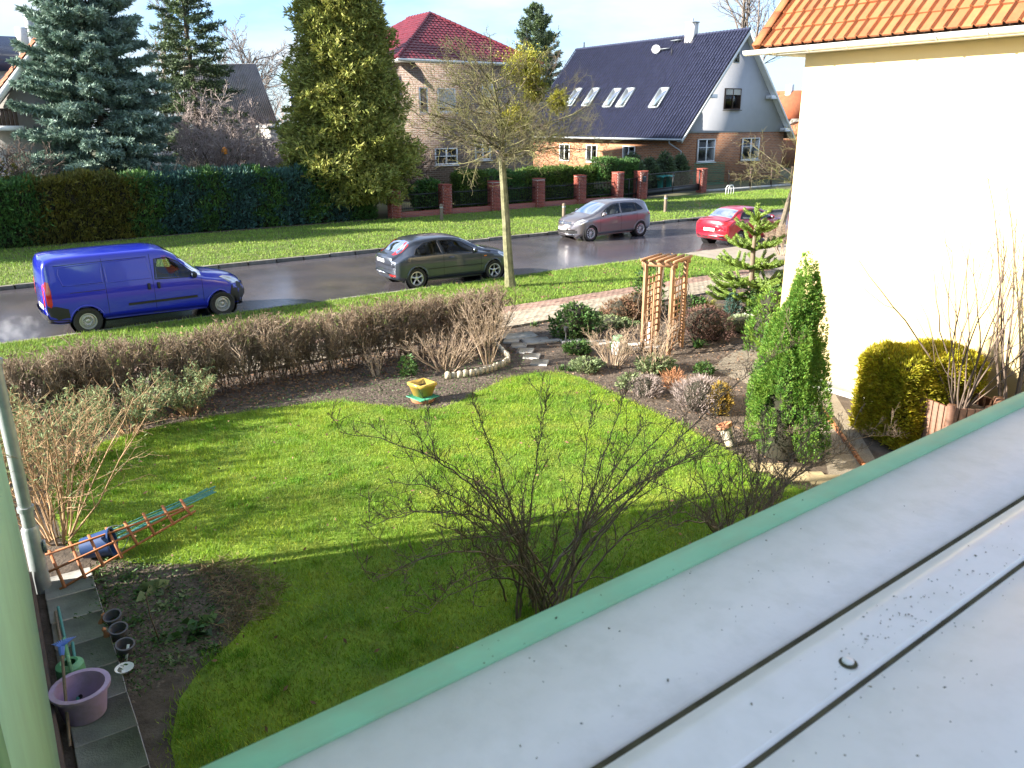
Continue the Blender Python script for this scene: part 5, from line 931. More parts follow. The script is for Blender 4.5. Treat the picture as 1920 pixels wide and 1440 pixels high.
ST = [(642, 812, 5.7, .7), (882, 742, 5.9, .35), (1025, 740, 5.6, .3), (1110, 770, 6.2, .35), (1180, 720, 5.6, .2), (1485, 648, 6.0, .25), (1290, 775, 5.2, .3), (780, 1040, 5.2, .6), (700, 1090, 4.9, .6), (800, 1150, 4.7, .6), (900, 905, 5.1, .5), (1160, 860, 5.0, .4), (1250, 905, 4.9, .5), (985, 890, 5.9, .4), (1065, 950, 5.0, .5), (880, 1090, 4.6, .5), (730, 970, 5.6, .6), (1375, 840, 5.4, .45)]
rg3 = np.random.default_rng(5); ST += [(rg3.uniform(800, 1260), rg3.uniform(900, 1130), rg3.uniform(4.6, 5.6), rg3.uniform(.3, .6)) for _ in range(5)]+[(720, 905, 5.5, .75), (690, 990, 5.2, .75), (1400, 850, 5.7, .5), (1500, 815, 6.1, .5), (1340, 930, 5.2, .5), (800, 850, 5.8, .6), (1215, 790, 5.7, .3)]
bud_shrub(o, [stem_to((4.05, 5.45), *s) for s in ST], 131)
o = thing('forsythia', 'second leafless budded shrub, beside the sill and columnar juniper', 'shrub', (6.0, 4.9, 0))
ST = [(1440, 790, 5.3, .3), (1370, 770, 5.5, .3), (1500, 850, 5.0, .4), (1570, 850, 5.0, .4), (1630, 840, 5.3, .4), (1690, 820, 5.4, .5), (1300, 870, 5.1, .4), (1350, 900, 4.6, .4), (1420, 880, 4.5, .4), (1480, 900, 4.6, .3), (1250, 960, 4.5, .5), (1230, 1000, 4.3, .5), (1540, 790, 5.6, .4), (1320, 980, 4.2, .3), (1210, 900, 5.2, .5)]
ST += [(rg3.uniform(1180, 1560), rg3.uniform(830, 1010), rg3.uniform(4.2, 5.4), rg3.uniform(.3, .5)) for _ in range(6)]
bud_shrub(o, [stem_to((6.0, 4.75), *s) for s in ST], 132)
# --- columnar juniper made of flame shaped tufts
def juniper(base, seed):
    rng = np.random.default_rng(seed); o = thing('juniper', 'bright green columnar juniper in front of the yellow wall', 'shrub', base); base = np.array(base, float); P, D = [], []
    prof = [(0.05, .5), (.4, .68), (.9, .68), (1.4, .58), (1.9, .42), (2.3, .22), (2.6, .08)]; zs = [p[0] for p in prof]; rs_ = [p[1] for p in prof]
    flames = [(rng.uniform(0, 2*math.pi), z0) for z0 in np.r_[rng.uniform(.02, 1.1, 80), rng.uniform(.9, 1.6, 44), rng.uniform(1.5, 2.05, 20), rng.uniform(1.95, 2.2, 6)]]
    for a, z0 in flames:
        hgt = rng.uniform(.45, .85); r0 = np.interp(z0+hgt*.45, zs, rs_)*rng.uniform(.35, 1.0); fr = rng.uniform(.055, .10); n = 230
        t = rng.uniform(0, 1, n); rr = fr*np.sin(np.pi*np.clip(t*.85+.12, 0, 1))*rng.uniform(.55, 1, n)**.5; b_ = rng.uniform(0, 2*math.pi, n); rc_ = r0*(1-.28*t)
        P.append(base+np.stack([np.cos(a)*rc_+np.cos(b_)*rr, np.sin(a)*rc_+np.sin(b_)*rr, z0+hgt*t], 1)+np.stack([.06*(z0+hgt*t), 0*t, 0*t], 1)); D.append(np.stack([np.cos(b_)*.8+np.cos(a)*.3, np.sin(b_)*.8+np.sin(a)*.3, np.full(n, .9)], 1))
    P, D = np.vstack(P), np.vstack(D); b = MB(); spray_cloud(b, P, D, rng, 3, .045, .013, .4); b.build('foliage', m_['juniper'], o)
    V = []; k_ = 14
    for z, r_ in prof:
        for j in range(k_): aa = 2*math.pi*j/k_; V.append(base+np.array([math.cos(aa)*r_*.5, math.sin(aa)*r_*.5, z*.8]))
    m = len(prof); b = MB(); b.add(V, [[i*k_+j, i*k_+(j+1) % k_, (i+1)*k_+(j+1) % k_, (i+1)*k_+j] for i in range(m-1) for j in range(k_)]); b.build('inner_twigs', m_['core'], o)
    b = MB(); b.tube([base, base+np.array([0, 0, 2.0])], [.06, .02], 8); b.build('stem', m_['bark'], o)
juniper((9.2, 6.62, 0), 141)
# golden clipped cypress
hedge('golden_cypress', 'clipped golden cypress block against the yellow wall', [(10.85, 6.2), (12.2, 5.75)], 1.42, .95, [(0, m_['gold'])], 142, rnd=.22, dens=1700, L=.075, W_=.018, nl=4, up=.6, rag=.05)
# monkey puzzle tree
def monkey(base, seed):
    rng = np.random.default_rng(seed); o = thing('monkey_puzzle', 'young monkey puzzle tree with spiky rope like branches', 'tree', base); base = np.array(base, float); b = MB(); H_ = 2.75; b.tube([base, base+np.array([.02, 0, .5]), base+np.array([-.01, .01, 1.5]), base+np.array([0, 0, 2.2])], [.1, .08, .06, .035], 10); b.build('trunk', m_['woodpost'], o, smooth='auto')
    core, P, D = MB(), [], []
    def rope(pts, r):
        pts = [np.array(p) for p in pts]; core.tube(pts, [r*.55]*(len(pts)-1)+[r*.35], 6)
        for i in range(len(pts)-1):
            L = np.linalg.norm(pts[i+1]-pts[i]); n = int(L*620); t = rng.uniform(0, 1, n); d = unit(pts[i+1]-pts[i]); u_ = unit(np.cross(d, [0.1, .3, 1.])); v_ = np.cross(d, u_); a = rng.uniform(0, 2*math.pi, n); rad = u_*np.cos(a)[:, None]+v_*np.sin(a)[:, None]; P.append(pts[i]+(pts[i+1]-pts[i])*t[:, None]+rad*r*.45); D.append(rad*.9+d*.9)
    rope([base+np.array([0, 0, 1.3]), base+np.array([0, 0, 2.0]), base+np.array([0, 0, 2.72])], .06)
    for z, R_, n, e0 in ((.5, 1.25, 6, -.02), (.82, 1.3, 6, .02), (1.2, 1.0, 6, .12), (1.6, .8, 5, .25), (1.98, .52, 5, .4), (2.3, .3, 4, .55)):
        a0 = rng.uniform(0, 6)
        for i in range(n):
            a = a0+2*math.pi*i/n+rng.normal()*.12; h_ = np.array([math.cos(a), math.sin(a), 0]); L = R_*rng.uniform(.8, 1.1); p0 = base+np.array([0, 0, z+rng.normal()*.04]); pts = [p0, p0+h_*L*.4+np.array([0, 0, L*(e0-.1)]), p0+h_*L*.75+np.array([0, 0, L*(e0*1.2-.06)]), p0+h_*L+np.array([0, 0, L*(e0*1.4+.1)])]; rope(pts, .052)
            if L > .5:
                sd = np.array([-h_[1], h_[0], 0])
                for s_ in (-1, 1):
                    for f in (.5, .75): q = p0+(pts[2]-p0)*f; rope([q, q+(h_*.35+sd*s_*.75+np.array([0, 0, .12]))*L*.22, q+(h_*.6+sd*s_*.95+np.array([0, 0, .45]))*L*.36], .046)
    core.build('branches', m_['monkey'], o); b = MB(); P, D = np.vstack(P), np.vstack(D); b.leaves(P, D, .038, .018, rng); b.build('crown', m_['monkey'], o)
monkey((16.1, 12.95, 0), 151)
# --- small bed plants
def at(px, py): x, y = g(px, py); return (x, y, 0)
def ball(name, label, px, py, r, h, mt, seed, n=500, L=.06, W_=.02, nl=4, up=.5, group=None, shell=.5, core=True): return foliage_mass(name, label, 'shrub', at(px, py), [(.02, r*.75), (h*.4, r), (h*.8, r*.75), (h, r*.15)], mt, seed, n, L, W_, nl=nl, up=up, trunk=0, group=group, shell=shell, core=core)
ball('evergreen_shrub', 'round dark evergreen shrub beside the brick pavement', 1078, 634, .55, .78, m_['leaf'], 161, 700, .085, .035)
ball('brown_shrub', 'dense purple brown clipped shrub beside the wooden arbour', 1322, 636, .62, .72, MT.setdefault('heather_brown', mat('heather_brown', (.13, .07, .06), .9, (.19, .11, .08), 4, isl=.4)), 162, 1200, .09, .012, nl=4, up=1.)
ball('heather_shrub', 'dry grey lavender bush in the bed beside the lawn', 1312, 766, .42, .5, m_['lavender'], 163, 800, .11, .009, nl=4, up=1.3)
ball('heather_shrub', 'small dry lavender bush between lawn and grey bushes', 1212, 742, .26, .34, m_['lavender'], 164, 350, .09, .008, nl=4, up=1.3)
ball('silver_cushion', 'low silvery green cushion plant at the lawn edge', 1100, 696, .3, .24, m_['leafgrey'], 165, 350, .07, .02, nl=4, up=.8)
ball('silver_plant', 'silvery leaved plant at the foot of the arbour', 1225, 696, .34, .3, m_['leafgrey'], 166, 350, .08, .028, nl=4)
ball('pale_cushion', 'pale white green cushion plant behind the round evergreen', 1150, 612, .5, .22, m_['leafgrey'], 167, 400, .06, .025, nl=4)
ball('golden_conifer', 'tiny golden conifer beside the columnar juniper', 1348, 778, .17, .55, MT.setdefault('tan_gold', mat('tan_gold', (.34, .22, .03), .7, (.24, .17, .03), 4, isl=.35, transl=.2)), 168, 350, .07, .015, nl=4, up=1.4)
ball('green_clump', 'fresh green leaf clump in the middle of the soil bed', 1320, 702, .17, .2, m_['leaf'], 169, 110, .08, .03, core=False, up=.8)
ball('green_clump', 'bright green clump beside the curved slab edging', 1084, 664, .27, .24, m_['leaf'], 170, 200, .09, .03, up=.8)
ball('green_clump', 'dark green clump behind the brown clipped shrub', 1290, 592, .45, .5, m_['leaf'], 171, 350, .09, .035)
ball('heather_shrub', 'brown heather patch behind the round evergreen', 1165, 600, .5, .5, m_['leafbrown'], 172, 500, .08, .02, up=.9)
ball('heather_shrub', 'rusty brown perennial beside the arbour foot', 1195, 596, .5, .62, m_['leafbrown'], 173, 500, .09, .02, up=.9)
ball('climber', 'green leafy climber behind the wooden arbour', 1216, 590, .35, 1.35, m_['leaf'], 174, 420, .09, .035, core=False)
ball('blue_conifer', 'small blue green conifer beside the monkey puzzle trunk', 1372, 596, .18, .6, m_['hedgeb'], 175, 300, .07, .016, up=1.2)
ball('green_shrub', 'bushy green shrub between monkey puzzle and yellow wall', 1438, 596, .55, .85, m_['leaf'], 176, 500, .1, .04)
ball('juniper_bush', 'loose green juniper bush behind the columnar juniper', 1440, 660, .5, 1.35, m_['juniper'], 177, 900, .09, .025, up=1.1)
ball('white_heather', 'white flowering heather patch beside monkey puzzle stones', 1395, 606, .26, .22, MT.setdefault('white_flowers', mat('white_flowers', (.6, .58, .55), .8, (.35, .4, .25), 8, isl=.3)), 178, 200, .05, .02, nl=3)
ball('silver_cushion', 'blue grey lavender mound in front of the monkey puzzle', 1390, 622, .4, .36, m_['leafgrey'], 179, 400, .08, .012, up=1.2)
ball('green_clump', 'young green plant at the foot of the brown hedge', 766, 706, .14, .42, m_['leaf'], 180, 110, .07, .03, core=False)
ball('green_clump', 'dark green clump at the path edge by the hedge', 1160, 660, .2, .2, m_['leaf'], 181, 90, .07, .025, core=False)
ball('variegated_plant', 'variegated pale leaved plant at the lawn edge', 1180, 728, .2, .26, m_['leafgrey'], 182, 120, .08, .03, core=False)
ball('orange_sedge', 'orange brown sedge tuft in the soil bed', 1262, 730, .18, .3, MT.setdefault('rusty_sedge', mat('rusty_sedge', (.36, .15, .07), .8, (.28, .16, .08), 5, isl=.3)), 183, 120, .12, .01, nl=5, up=1.2, core=False)
def tuft(name, label, px, py, h, n, w, mt, seed, spread=.6, group=None):
    rng = np.random.default_rng(seed); p = at(px, py); o = thing(name, label, 'plant', p, 0, group); d = np.c_[rng.normal(size=(n, 2))*spread, np.ones(n)]; d /= np.linalg.norm(d, axis=1)[:, None]; P0 = np.array(p)+np.c_[rng.normal(size=(n, 2))*.04, np.zeros(n)]; L = h*rng.uniform(.6, 1.1, n); M1 = P0+d*L[:, None]*.6; d2 = d.copy(); d2[:, 2] -= .7; T_ = M1+d2*L[:, None]*.5
    sd = np.cross(d, [0, 0, 1.]); sd /= np.linalg.norm(sd, axis=1)[:, None]+1e-9; V = np.stack([P0-sd*w/2, P0+sd*w/2, M1+sd*w/2, M1-sd*w/2, T_], 1).reshape(-1, 3); k_ = np.arange(n)[:, None]*5; b = MB(); b.add(V, np.array([[0, 1, 2, 3]])+k_); b.F.append((np.array([[3, 2, 4]])+k_).astype(np.int32)); b.build('blades', mt, o); return o
tuft('golden_grass', 'golden grass tuft beside the monkey puzzle', 1326, 590, .6, 260, .014, MT.setdefault('golden_blade', mat('golden_blade', (.30, .27, .05), .7, (.20, .22, .04), 4, isl=.3, transl=.25)), 191)
tuft('green_tuft', 'green strappy leaf tuft beside the brown clipped shrub', 1308, 652, .3, 60, .03, m_['leaf'], 192)
for i, (px, py) in enumerate([(1052, 694), (1066, 696), (1077, 693), (1062, 608), (1002, 612)]): tuft('bulb_shoots', ['pale bulb shoots at the lawn tip', 'bulb shoots between lawn tip and silvery cushion', 'bulb shoots against the silvery cushion', 'green shoots beside the round evergreen', 'green shoots beside the pavement edge'][i], px, py, .18, 26, .018, m_['leaf'], 193+i, .35, 'bulb shoots in the bed')
# weeds in the bed by the house
WP = [(285, 1108, .22), (350, 1195, .17), (375, 1180, .2), (180, 1090, .14), (195, 1130, .15), (160, 1160, .14), (165, 1210, .14), (170, 1245, .13), (250, 1168, .14), (310, 1140, .15), (215, 1110, .12), (265, 1115, .12), (345, 1120, .14), (300, 1200, .13), (240, 1085, .12), (330, 1240, .13), (400, 1225, .14), (190, 1235, .13)]
WL = ['broad leaved weed nearest the trellis in the soil bed', 'broad leaved weed beside the dead straw, smaller one', 'largest broad leaved weed against the dead straw', 'weed between the trellis foot and the slabs', 'weed on the slab edge across from the farthest pot', 'weed on the slab edge beside the tool handles', 'weed on the slab edge beside the rake head', 'weed on the slab edge next to the watering can', 'small weed right behind the farthest grey pot', 'small weed in the middle of the soil bed', 'small weed behind the orange clay ornament', 'small weed between farthest pot and trellis', 'small weed where straw and trellis weed meet', 'small weed at the foot of the dark plant stake', 'small weed under the middle of the trellis', 'small weed near the grass edge beyond the white bowl', 'small weed at the tip of the straw mat', 'small weed beside the pot with the white tag']
for i, (px, py, r_) in enumerate(WP):
    rng = np.random.default_rng(400+i); p = np.array(at(px, py)); big = r_ > .16; n = 14 if big else 34; o = thing('weed', WL[i], 'plant', tuple(p), 0, 'weeds in the house bed'); a = rng.uniform(0, 6.28, n); d = np.stack([np.cos(a), np.sin(a), rng.uniform(.25, 1., n)], 1); b = MB(); b.leaves(p+d*.02+rng.normal(size=(n, 3))*[.04, .04, .0], d, r_*rng.uniform(.6, 1.1, n)*(1 if big else .6), r_*(.5 if big else .2), rng, droop=.3); b.build('leaves', m_['leaf'] if i % 3 else m_['leafgrey'], o)
# dead grass, soil crumbs, leaf litter
def scatter(name, label, poly, n, z, smin, smax, mt, seed, flat=.5):
    rng = np.random.default_rng(seed); P = np.array(poly); lo, hi = P.min(0), P.max(0); X = rng.uniform(lo[0], hi[0], n*2); Y = rng.uniform(lo[1], hi[1], n*2); kx = inpoly(poly, X, Y); X, Y = X[kx][:n], Y[kx][:n]; n = len(X); s = rng.uniform(smin, smax, n)*rng.uniform(.3, 1, n)
    oc = np.array([[1, 0, 0], [-1, 0, 0], [0, 1, 0], [0, -1, 0], [0, 0, 1], [0, 0, -1.]]); V = oc[None]*s[:, None, None]*rng.uniform(.6, 1.3, (n, 6, 1)); V[:, :, 2] *= flat; a = rng.uniform(0, 6.28, n); c_, s_ = np.cos(a), np.sin(a); Vx = V[:, :, 0]*c_[:, None]-V[:, :, 1]*s_[:, None]; Vy = V[:, :, 0]*s_[:, None]+V[:, :, 1]*c_[:, None]; V = np.stack([Vx+X[:, None], Vy+Y[:, None], V[:, :, 2]+z], 2).reshape(-1, 3); ft = np.array([[0, 2, 4], [2, 1, 4], [1, 3, 4], [3, 0, 4]]); b = MB(); b.add(V, (ft[None]+(np.arange(n)*6)[:, None, None]).reshape(-1, 3)); return stuff(tag(b.build(name, mt), label, 'soil'))
BED1 = [(9.1, 11.7), (9.3, 15.05), (19, 15.05), (19, 9.8), (12.4, 9.8), (9.8, 6.5), (8.6, 6.3), (9.0, 9.)]
mat('crumb', (.075, .055, .04), .95, (.14, .11, .085), 8, isl=.4)
scatter('soil_crumbs', 'dark crumbly soil of the flower bed on the right', BED1, 16000, 0, .012, .05, MT['crumb'], 501)
scatter('soil_crumbs', 'dark crumbly soil under the brown hedge', [(-1, 12.8), (2, 13.1), (5, 12.5), (5.8, 11.2), (7.2, 11.5), (8.4, 12), (9.4, 13), (9.4, 15), (-1, 15)], 12000, 0, .012, .045, MT['crumb'], 502)
scatter('soil_crumbs', 'dark crumbly soil of the bed by the house wall', [(.45, 6.4), (1.0, 6.6), (1.9, 7.2), (1.9, 7.7), (1.5, 8.4), (.6, 9.2), (.45, 8.8)], 5000, 0, .008, .035, MT['crumb'], 503)
def litter(name, label, poly, n, mt, seed, L=.06, W_=.03, z=.02, flat=.25):
    rng = np.random.default_rng(seed); P = np.array(poly); lo, hi = P.min(0), P.max(0); X = rng.uniform(lo[0], hi[0], n*2); Y = rng.uniform(lo[1], hi[1], n*2); kx = inpoly(poly, X, Y); X, Y = X[kx][:n], Y[kx][:n]; n = len(X); a = rng.uniform(0, 6.28, n); b = MB(); b.leaves(np.stack([X, Y, z+rng.uniform(0, .04, n)], 1), np.stack([np.cos(a), np.sin(a), rng.normal(size=n)*flat], 1), L*rng.uniform(.5, 1.3, n), W_, rng); return stuff(tag(b.build(name, mt), label, 'leaf litter'))
litter('leaf_litter', 'brown fallen leaves under the leafless hedge', [(-1, 13.2), (5, 13.2), (9.2, 13.2), (9.3, 14.9), (-1, 15)], 5200, m_['leafbrown'], 511)
litter('leaf_litter', 'brown leaves and dead stalks in the right flower bed', BED1, 3200, m_['leafbrown'], 512, .06, .022)
litter('dead_grass', 'mat of dead straw beside the weedy soil bed', [(1.35, 6.8), (1.9, 7.0), (2.15, 7.5), (1.85, 8.2), (1.4, 8.4), (1.5, 7.6)], 2200, MT.setdefault('straw', mat('straw', (.24, .17, .09), .85, (.15, .11, .06), 6, isl=.4)), 513, .16, .006, .02, .3)
litter('small_weeds', 'tiny green weeds scattered over the soil under the hedge', [(2, 13.1), (5, 12.7), (5.8, 11.4), (8.4, 12), (9.2, 13), (9.2, 13.6), (2, 13.8)], 1400, m_['leaf'], 514, .05, .02, .02, .6)
litter('small_weeds', 'tiny green weeds scattered over the soil by the house', [(.45, 6.4), (1.0, 6.6), (1.9, 7.2), (1.9, 7.7), (1.5, 8.4), (.6, 9.2), (.45, 8.8)], 2600, m_['leaf'], 515, .045, .016, .02, .6)
litter('lawn_leaves', 'few dark fallen leaves and worm casts on the lawn', LAWN, 420, m_['leafbrown'], 516, .06, .03, .045, .3)
litter('verge_leaves', 'brown leaves scattered on the grass strip', rect(-3, 17, 21, 20.4), 500, m_['leafbrown'], 517, .1, .05, .07, .3)
# ------------------------------------------------------------------ cars
def interp(pts):
    xs = np.array([p[0] for p in pts], float); ys = np.array([p[1] for p in pts], float); n = len(xs); h = np.diff(xs); dl = np.diff(ys)/h; m = np.zeros(n); m[0], m[-1] = dl[0], dl[-1]
    for i in range(1, n-1): m[i] = 0 if dl[i-1]*dl[i] <= 0 else 2*dl[i-1]*dl[i]/(dl[i-1]+dl[i])
    def f(x):
        x = np.clip(x, xs[0], xs[-1]); i = np.clip(np.searchsorted(xs, x, side='right')-1, 0, n-2); t = (x-xs[i])/h[i]; return (2*t**3-3*t**2+1)*ys[i]+(t**3-2*t**2+t)*h[i]*m[i]+(-2*t**3+3*t**2)*ys[i+1]+(t**3-t**2)*h[i]*m[i+1]
    return f
class Car:
    def __init__(s, L, top, bot, plan, belt, roofw, cr=.12, cf=.22, corner=.09):
        s.L = L; s.top, s.bot, s.plan, s.belt, s.roofw = map(interp, (top, bot, plan, belt, roofw)); s.cr, s.cf, s.corner = cr, cf, corner
        key = [p[0] for p in top]+[p[0] for p in bot]; fine = list(np.arange(0, L, .045))+[L]; xs = sorted(set(np.round(key+fine, 4))); s.xs = [x for i, x in enumerate(xs) if i == 0 or x-xs[i-1] > .004]
    def section(s, x):
        zt, zb, w, rw = float(s.top(x)), float(s.bot(x)), float(s.plan(x)), float(s.roofw(x)); zt = max(zt, zb+.06); bz = min(float(s.belt(x)), zt-.045); bz = max(bz, zb+.03); P = [(0, zb), (w*.5, zb), (w*.86, zb+.0)]
        for i in range(15):
            t = i/14; z = zb+.012+(bz-zb-.012)*t; y = w*(1-.16*max(0, 1-t/.14)**2-.035*max(0, (.55-t)/.55)**1.5-.02*max(0, (t-.75)/.25)**2); P.append((y, z))
        y0 = P[-1][0]; rw = min(rw, y0-.005); c = min(s.corner, (zt-bz)*.55); cr_ = min(.035, (zt-bz)*.35)
        for i in range(1, 13): t = i/12; P.append((y0+(rw-y0)*(t**1.12), bz+(zt-cr_-c-bz)*t))
        ys, zs = P[-1]
        for i in range(1, 5): a = math.pi/2*i/4; P.append((ys-c*1.15*(1-math.cos(a)), zs+c*math.sin(a)))
        ye, ze = P[-1]
        for i in range(1, 9): t = i/8; P.append((ye*(1-t), ze+(zt-ze)*(1-(1-t)**2)))
        return np.array(P)
    def bend(s, x, y, z=0):
        w = float(s.plan(x))+1e-6; k_ = min(1, abs(y)/w)**2.2; f0 = max(0, 1-x/.85); f1 = max(0, 1-(s.L-x)/.95); return x+s.cr*k_*f0-s.cf*k_*f1
    def pt(s, x, y, z): return (s.bend(x, y), y, z)
    def ys(s, x, z): P = s.section(x)[3:36]; return float(np.interp(z, P[:, 1], P[:, 0]))
    def zs(s, x, y): P = s.section(x)[26:]; o = np.argsort(P[:, 0]); return float(np.interp(abs(y), P[o, 0], P[o, 1]))
    def endx(s, y, z, rear=True):
        q = s.xs if rear else s.xs[::-1]
        for x in q:
            if abs(x-q[0]) > .42: break
            if float(s.bot(x)) <= z <= float(s.top(x)) and s.ys(x, min(z, s.section(x)[30, 1])) >= abs(y): return x
        return q[0]
    def body(s, holes, tops):
        S_ = [s.section(x) for x in s.xs]; n = len(S_[0]); V = []
        for x, P in zip(s.xs, S_):
            for y, z in P: V.append(s.pt(x, -y, z))
            for y, z in P: V.append(s.pt(x, y, z))
        Fq = []
        for i in range(len(s.xs)-1):
            for j in range(n-1):
                xc = (s.xs[i]+s.xs[i+1])/2; zc = (S_[i][j, 1]+S_[i+1][j+1, 1])/2; yc = (S_[i][j, 0]+S_[i+1][j+1, 0])/2
                if j >= 2 and j < 31 and any(h(xc, zc) for h in holes): continue
                if j >= 28 and any(h(xc, yc) for h in tops): continue
                a, b_ = i*2*n+j, (i+1)*2*n+j; Fq.append([a, a+1, b_+1, b_]); a += n; b_ += n; Fq.append([a, b_, b_+1, a+1])
        for i in (0, len(s.xs)-1):
            for j in range(n-1): a = i*2*n+j; q = [a, a+n, a+n+1, a+1]; Fq.append(q if i == 0 else q[::-1])
        b = MB(); b.add(V, Fq); return b
    def patch(s, poly, off, nx=18, nz=6, both=True, sides=None):
        """panel over the side; poly is [(x, z)] and is crossed once up and once down by every x"""
        b = MB(); xs = [p[0] for p in poly]; x0, x1 = min(xs), max(xs)
        ks = sorted(set(list(np.linspace(x0+1e-4, x1-1e-4, nx))+[min(max(p[0], x0+1e-4), x1-1e-4) for p in poly])); cols = []
        for x in ks:
            zz = []
            for (a, c), (e, f) in zip(poly, poly[1:]+poly[:1]):
                if (a <= x < e) or (e <= x < a): zz.append(c+(f-c)*(x-a)/(e-a))
            if len(zz) >= 2: cols.append((x, min(zz), max(zz)))
        for sd in (sides or ((-1, 1) if both else (-1,))):
            V = []
            for x, lo, hi in cols:
                zm = s.section(x)[35, 1]
                for k_ in range(nz+1): z = min(zm+off*.7, lo+(hi-lo)*k_/nz); V.append(s.pt(x, sd*(s.ys(x, z)+off), z))
            m = nz+1; Fq = [[i*m+j, (i+1)*m+j, (i+1)*m+j+1, i*m+j+1] for i in range(len(cols)-1) for j in range(nz)]
            b.add(V, Fq if sd < 0 else [f[::-1] for f in Fq])
        return b
    def outline(s, poly, off, r, sides=(-1, 1)):
        b = MB()
        for sd in sides:
            P = []
            for (a, c), (e, f) in zip(poly, poly[1:]+poly[:1]):
                for k_ in range(4): x, z = a+(e-a)*k_/4, c+(f-c)*k_/4; P.append(s.pt(x, sd*(s.ys(x, z)+off), z))
            P.append(P[0]); b.tube(P, r, 5, cap=False)
        return b
    def toppatch(s, x0, x1, wy0, wy1, off, nx=12, ny=14):
        b = MB(); V = []
        for i in range(nx+1):
            x = x0+(x1-x0)*i/nx; wy = wy0+(wy1-wy0)*i/nx
            for j in range(ny+1): y = -wy+2*wy*j/ny; V.append((s.bend(x, y), y, s.zs(x, y)+off))
        m = ny+1; b.add(V, [[i*m+j, i*m+j+1, (i+1)*m+j+1, (i+1)*m+j] for i in range(nx) for j in range(ny)]); return b
    def endpatch(s, poly, off, rear=True, ny=12, nz=6):
        """panel on the tail or the nose; poly in (y, z)"""
        b = MB(); ysx = [p[0] for p in poly]; y0, y1 = min(ysx), max(ysx); cols = []
        for y in sorted(set(list(np.linspace(y0+1e-4, y1-1e-4, ny)))):
            zz = [c+(f-c)*(y-a)/(e-a) for (a, c), (e, f) in zip(poly, poly[1:]+poly[:1]) if (a <= y < e) or (e <= y < a)]
            if len(zz) >= 2: cols.append((y, min(zz), max(zz)))
        V = []
        for y, lo, hi in cols:
            for k_ in range(nz+1): z = lo+(hi-lo)*k_/nz; x = s.endx(y, z, rear); V.append((s.bend(x, y)+(-off if rear else off), y, z))
        m = nz+1; Fq = [[i*m+j, i*m+j+1, (i+1)*m+j+1, (i+1)*m+j] for i in range(len(cols)-1) for j in range(nz)]; b.add(V, Fq if rear else [f[::-1] for f in Fq]); return b
def shrink(poly, d):
    c = np.mean(np.array(poly), 0); return [tuple(c+(np.array(p)-c)*(1-d/max(.05, np.linalg.norm(np.array(p)-c)))) for p in poly]
def pip(poly):
    P = poly
    return lambda x, z: bool(inpoly(P, np.array([x]), np.array([z]))[0])
def wheel(parent, x, y, r, wdt, style, side):
    """tyre and rim; side -1 faces -Y"""
    t = MB(); M_ = Matrix.Rotation(R(90)*side*-1, 4, 'X'); h = wdt/2; ri = r*(.66 if style != 'steel' else .60)
    w = MB(); w.lathe([(ri, -h*.9), (r*.9, -h), (r*.97, -h*.86), (r, -h*.6), (r, h*.6), (r*.97, h*.86), (r*.9, h), (ri+.01, h*.93), (ri-.012, h*.8), (ri-.012, -h*.8)], 36, (x, y, r), M=M_, close=True); wo = w.build('wheel', m_['rubber'], parent, smooth='auto', world=False)
    q = MB(); q.lathe([(ri-.012, h*.8), (ri, h*.9), (ri-.02, h*.92), (ri-.035, h*.7), (ri-.04, 0), (ri-.04, -h*.5), (0, -h*.5)], 36, (x, y, r), M=M_); fr = q.build('rim', m_['steelrim'] if style == 'steel' else m_['alloy'], wo, smooth='auto', world=False)
    q = MB(); q.lathe([(ri-.045, h*.05), (0, h*.05)], 30, (x, y, r), M=M_); q.build('brake_disc', m_['dark'], wo, world=False)
    sp = MB()
    if style == 'steel':
        sp.lathe([(ri-.04, h*.55), (ri-.075, h*.72), (ri-.085, h*.7)], 36, (x, y, r), M=M_); sp.lathe([(ri-.105, h*.62), (ri-.13, h*.66), (.07, h*.42), (.065, h*.6), (0, h*.6)], 36, (x, y, r), M=M_); n = 16
        for i in range(n):
            a = 2*math.pi*i/n; L_ = .05; c = np.array([math.cos(a)*(ri-.09), math.sin(a)*(ri-.09), h*.66]); Ma = Matrix.Rotation(a, 4, 'Z'); v = M_ @ Vector(c); sp.box((x+v.x, y+v.y, r+v.z), (L_, .022, .012), M=M_ @ Ma)
    else:
        n = 5 if style == 'five' else 10; wd = .062 if style == 'five' else .03
        for i in range(n):
            a = 2*math.pi*i/n+.3; Ma = Matrix.Rotation(a, 4, 'Z'); V = []
            for rr, ww, zz in ((.035, wd*.8, h*.62), (ri*.55, wd*.62, h*.72), (ri-.025, wd*1.25, h*.84)):
                for yy, dz in ((-ww/2, -.03), (-ww/2*.8, 0), (ww/2*.8, 0), (ww/2, -.03)): v = M_ @ (Ma @ Vector((rr, yy, zz+dz))); V.append((x+v.x, y+v.y, r+v.z))
            sp.add(V, [[i_*4+j, i_*4+j+1, (i_+1)*4+j+1, (i_+1)*4+j] for i_ in range(2) for j in range(3)])
        sp.lathe([(.06, h*.55), (.055, h*.68), (.03, h*.72), (0, h*.72)], 16, (x, y, r), M=M_)
    sp.build('spokes', m_['steelrim'] if style == 'steel' else m_['alloy'], wo, world=False)
    return wo
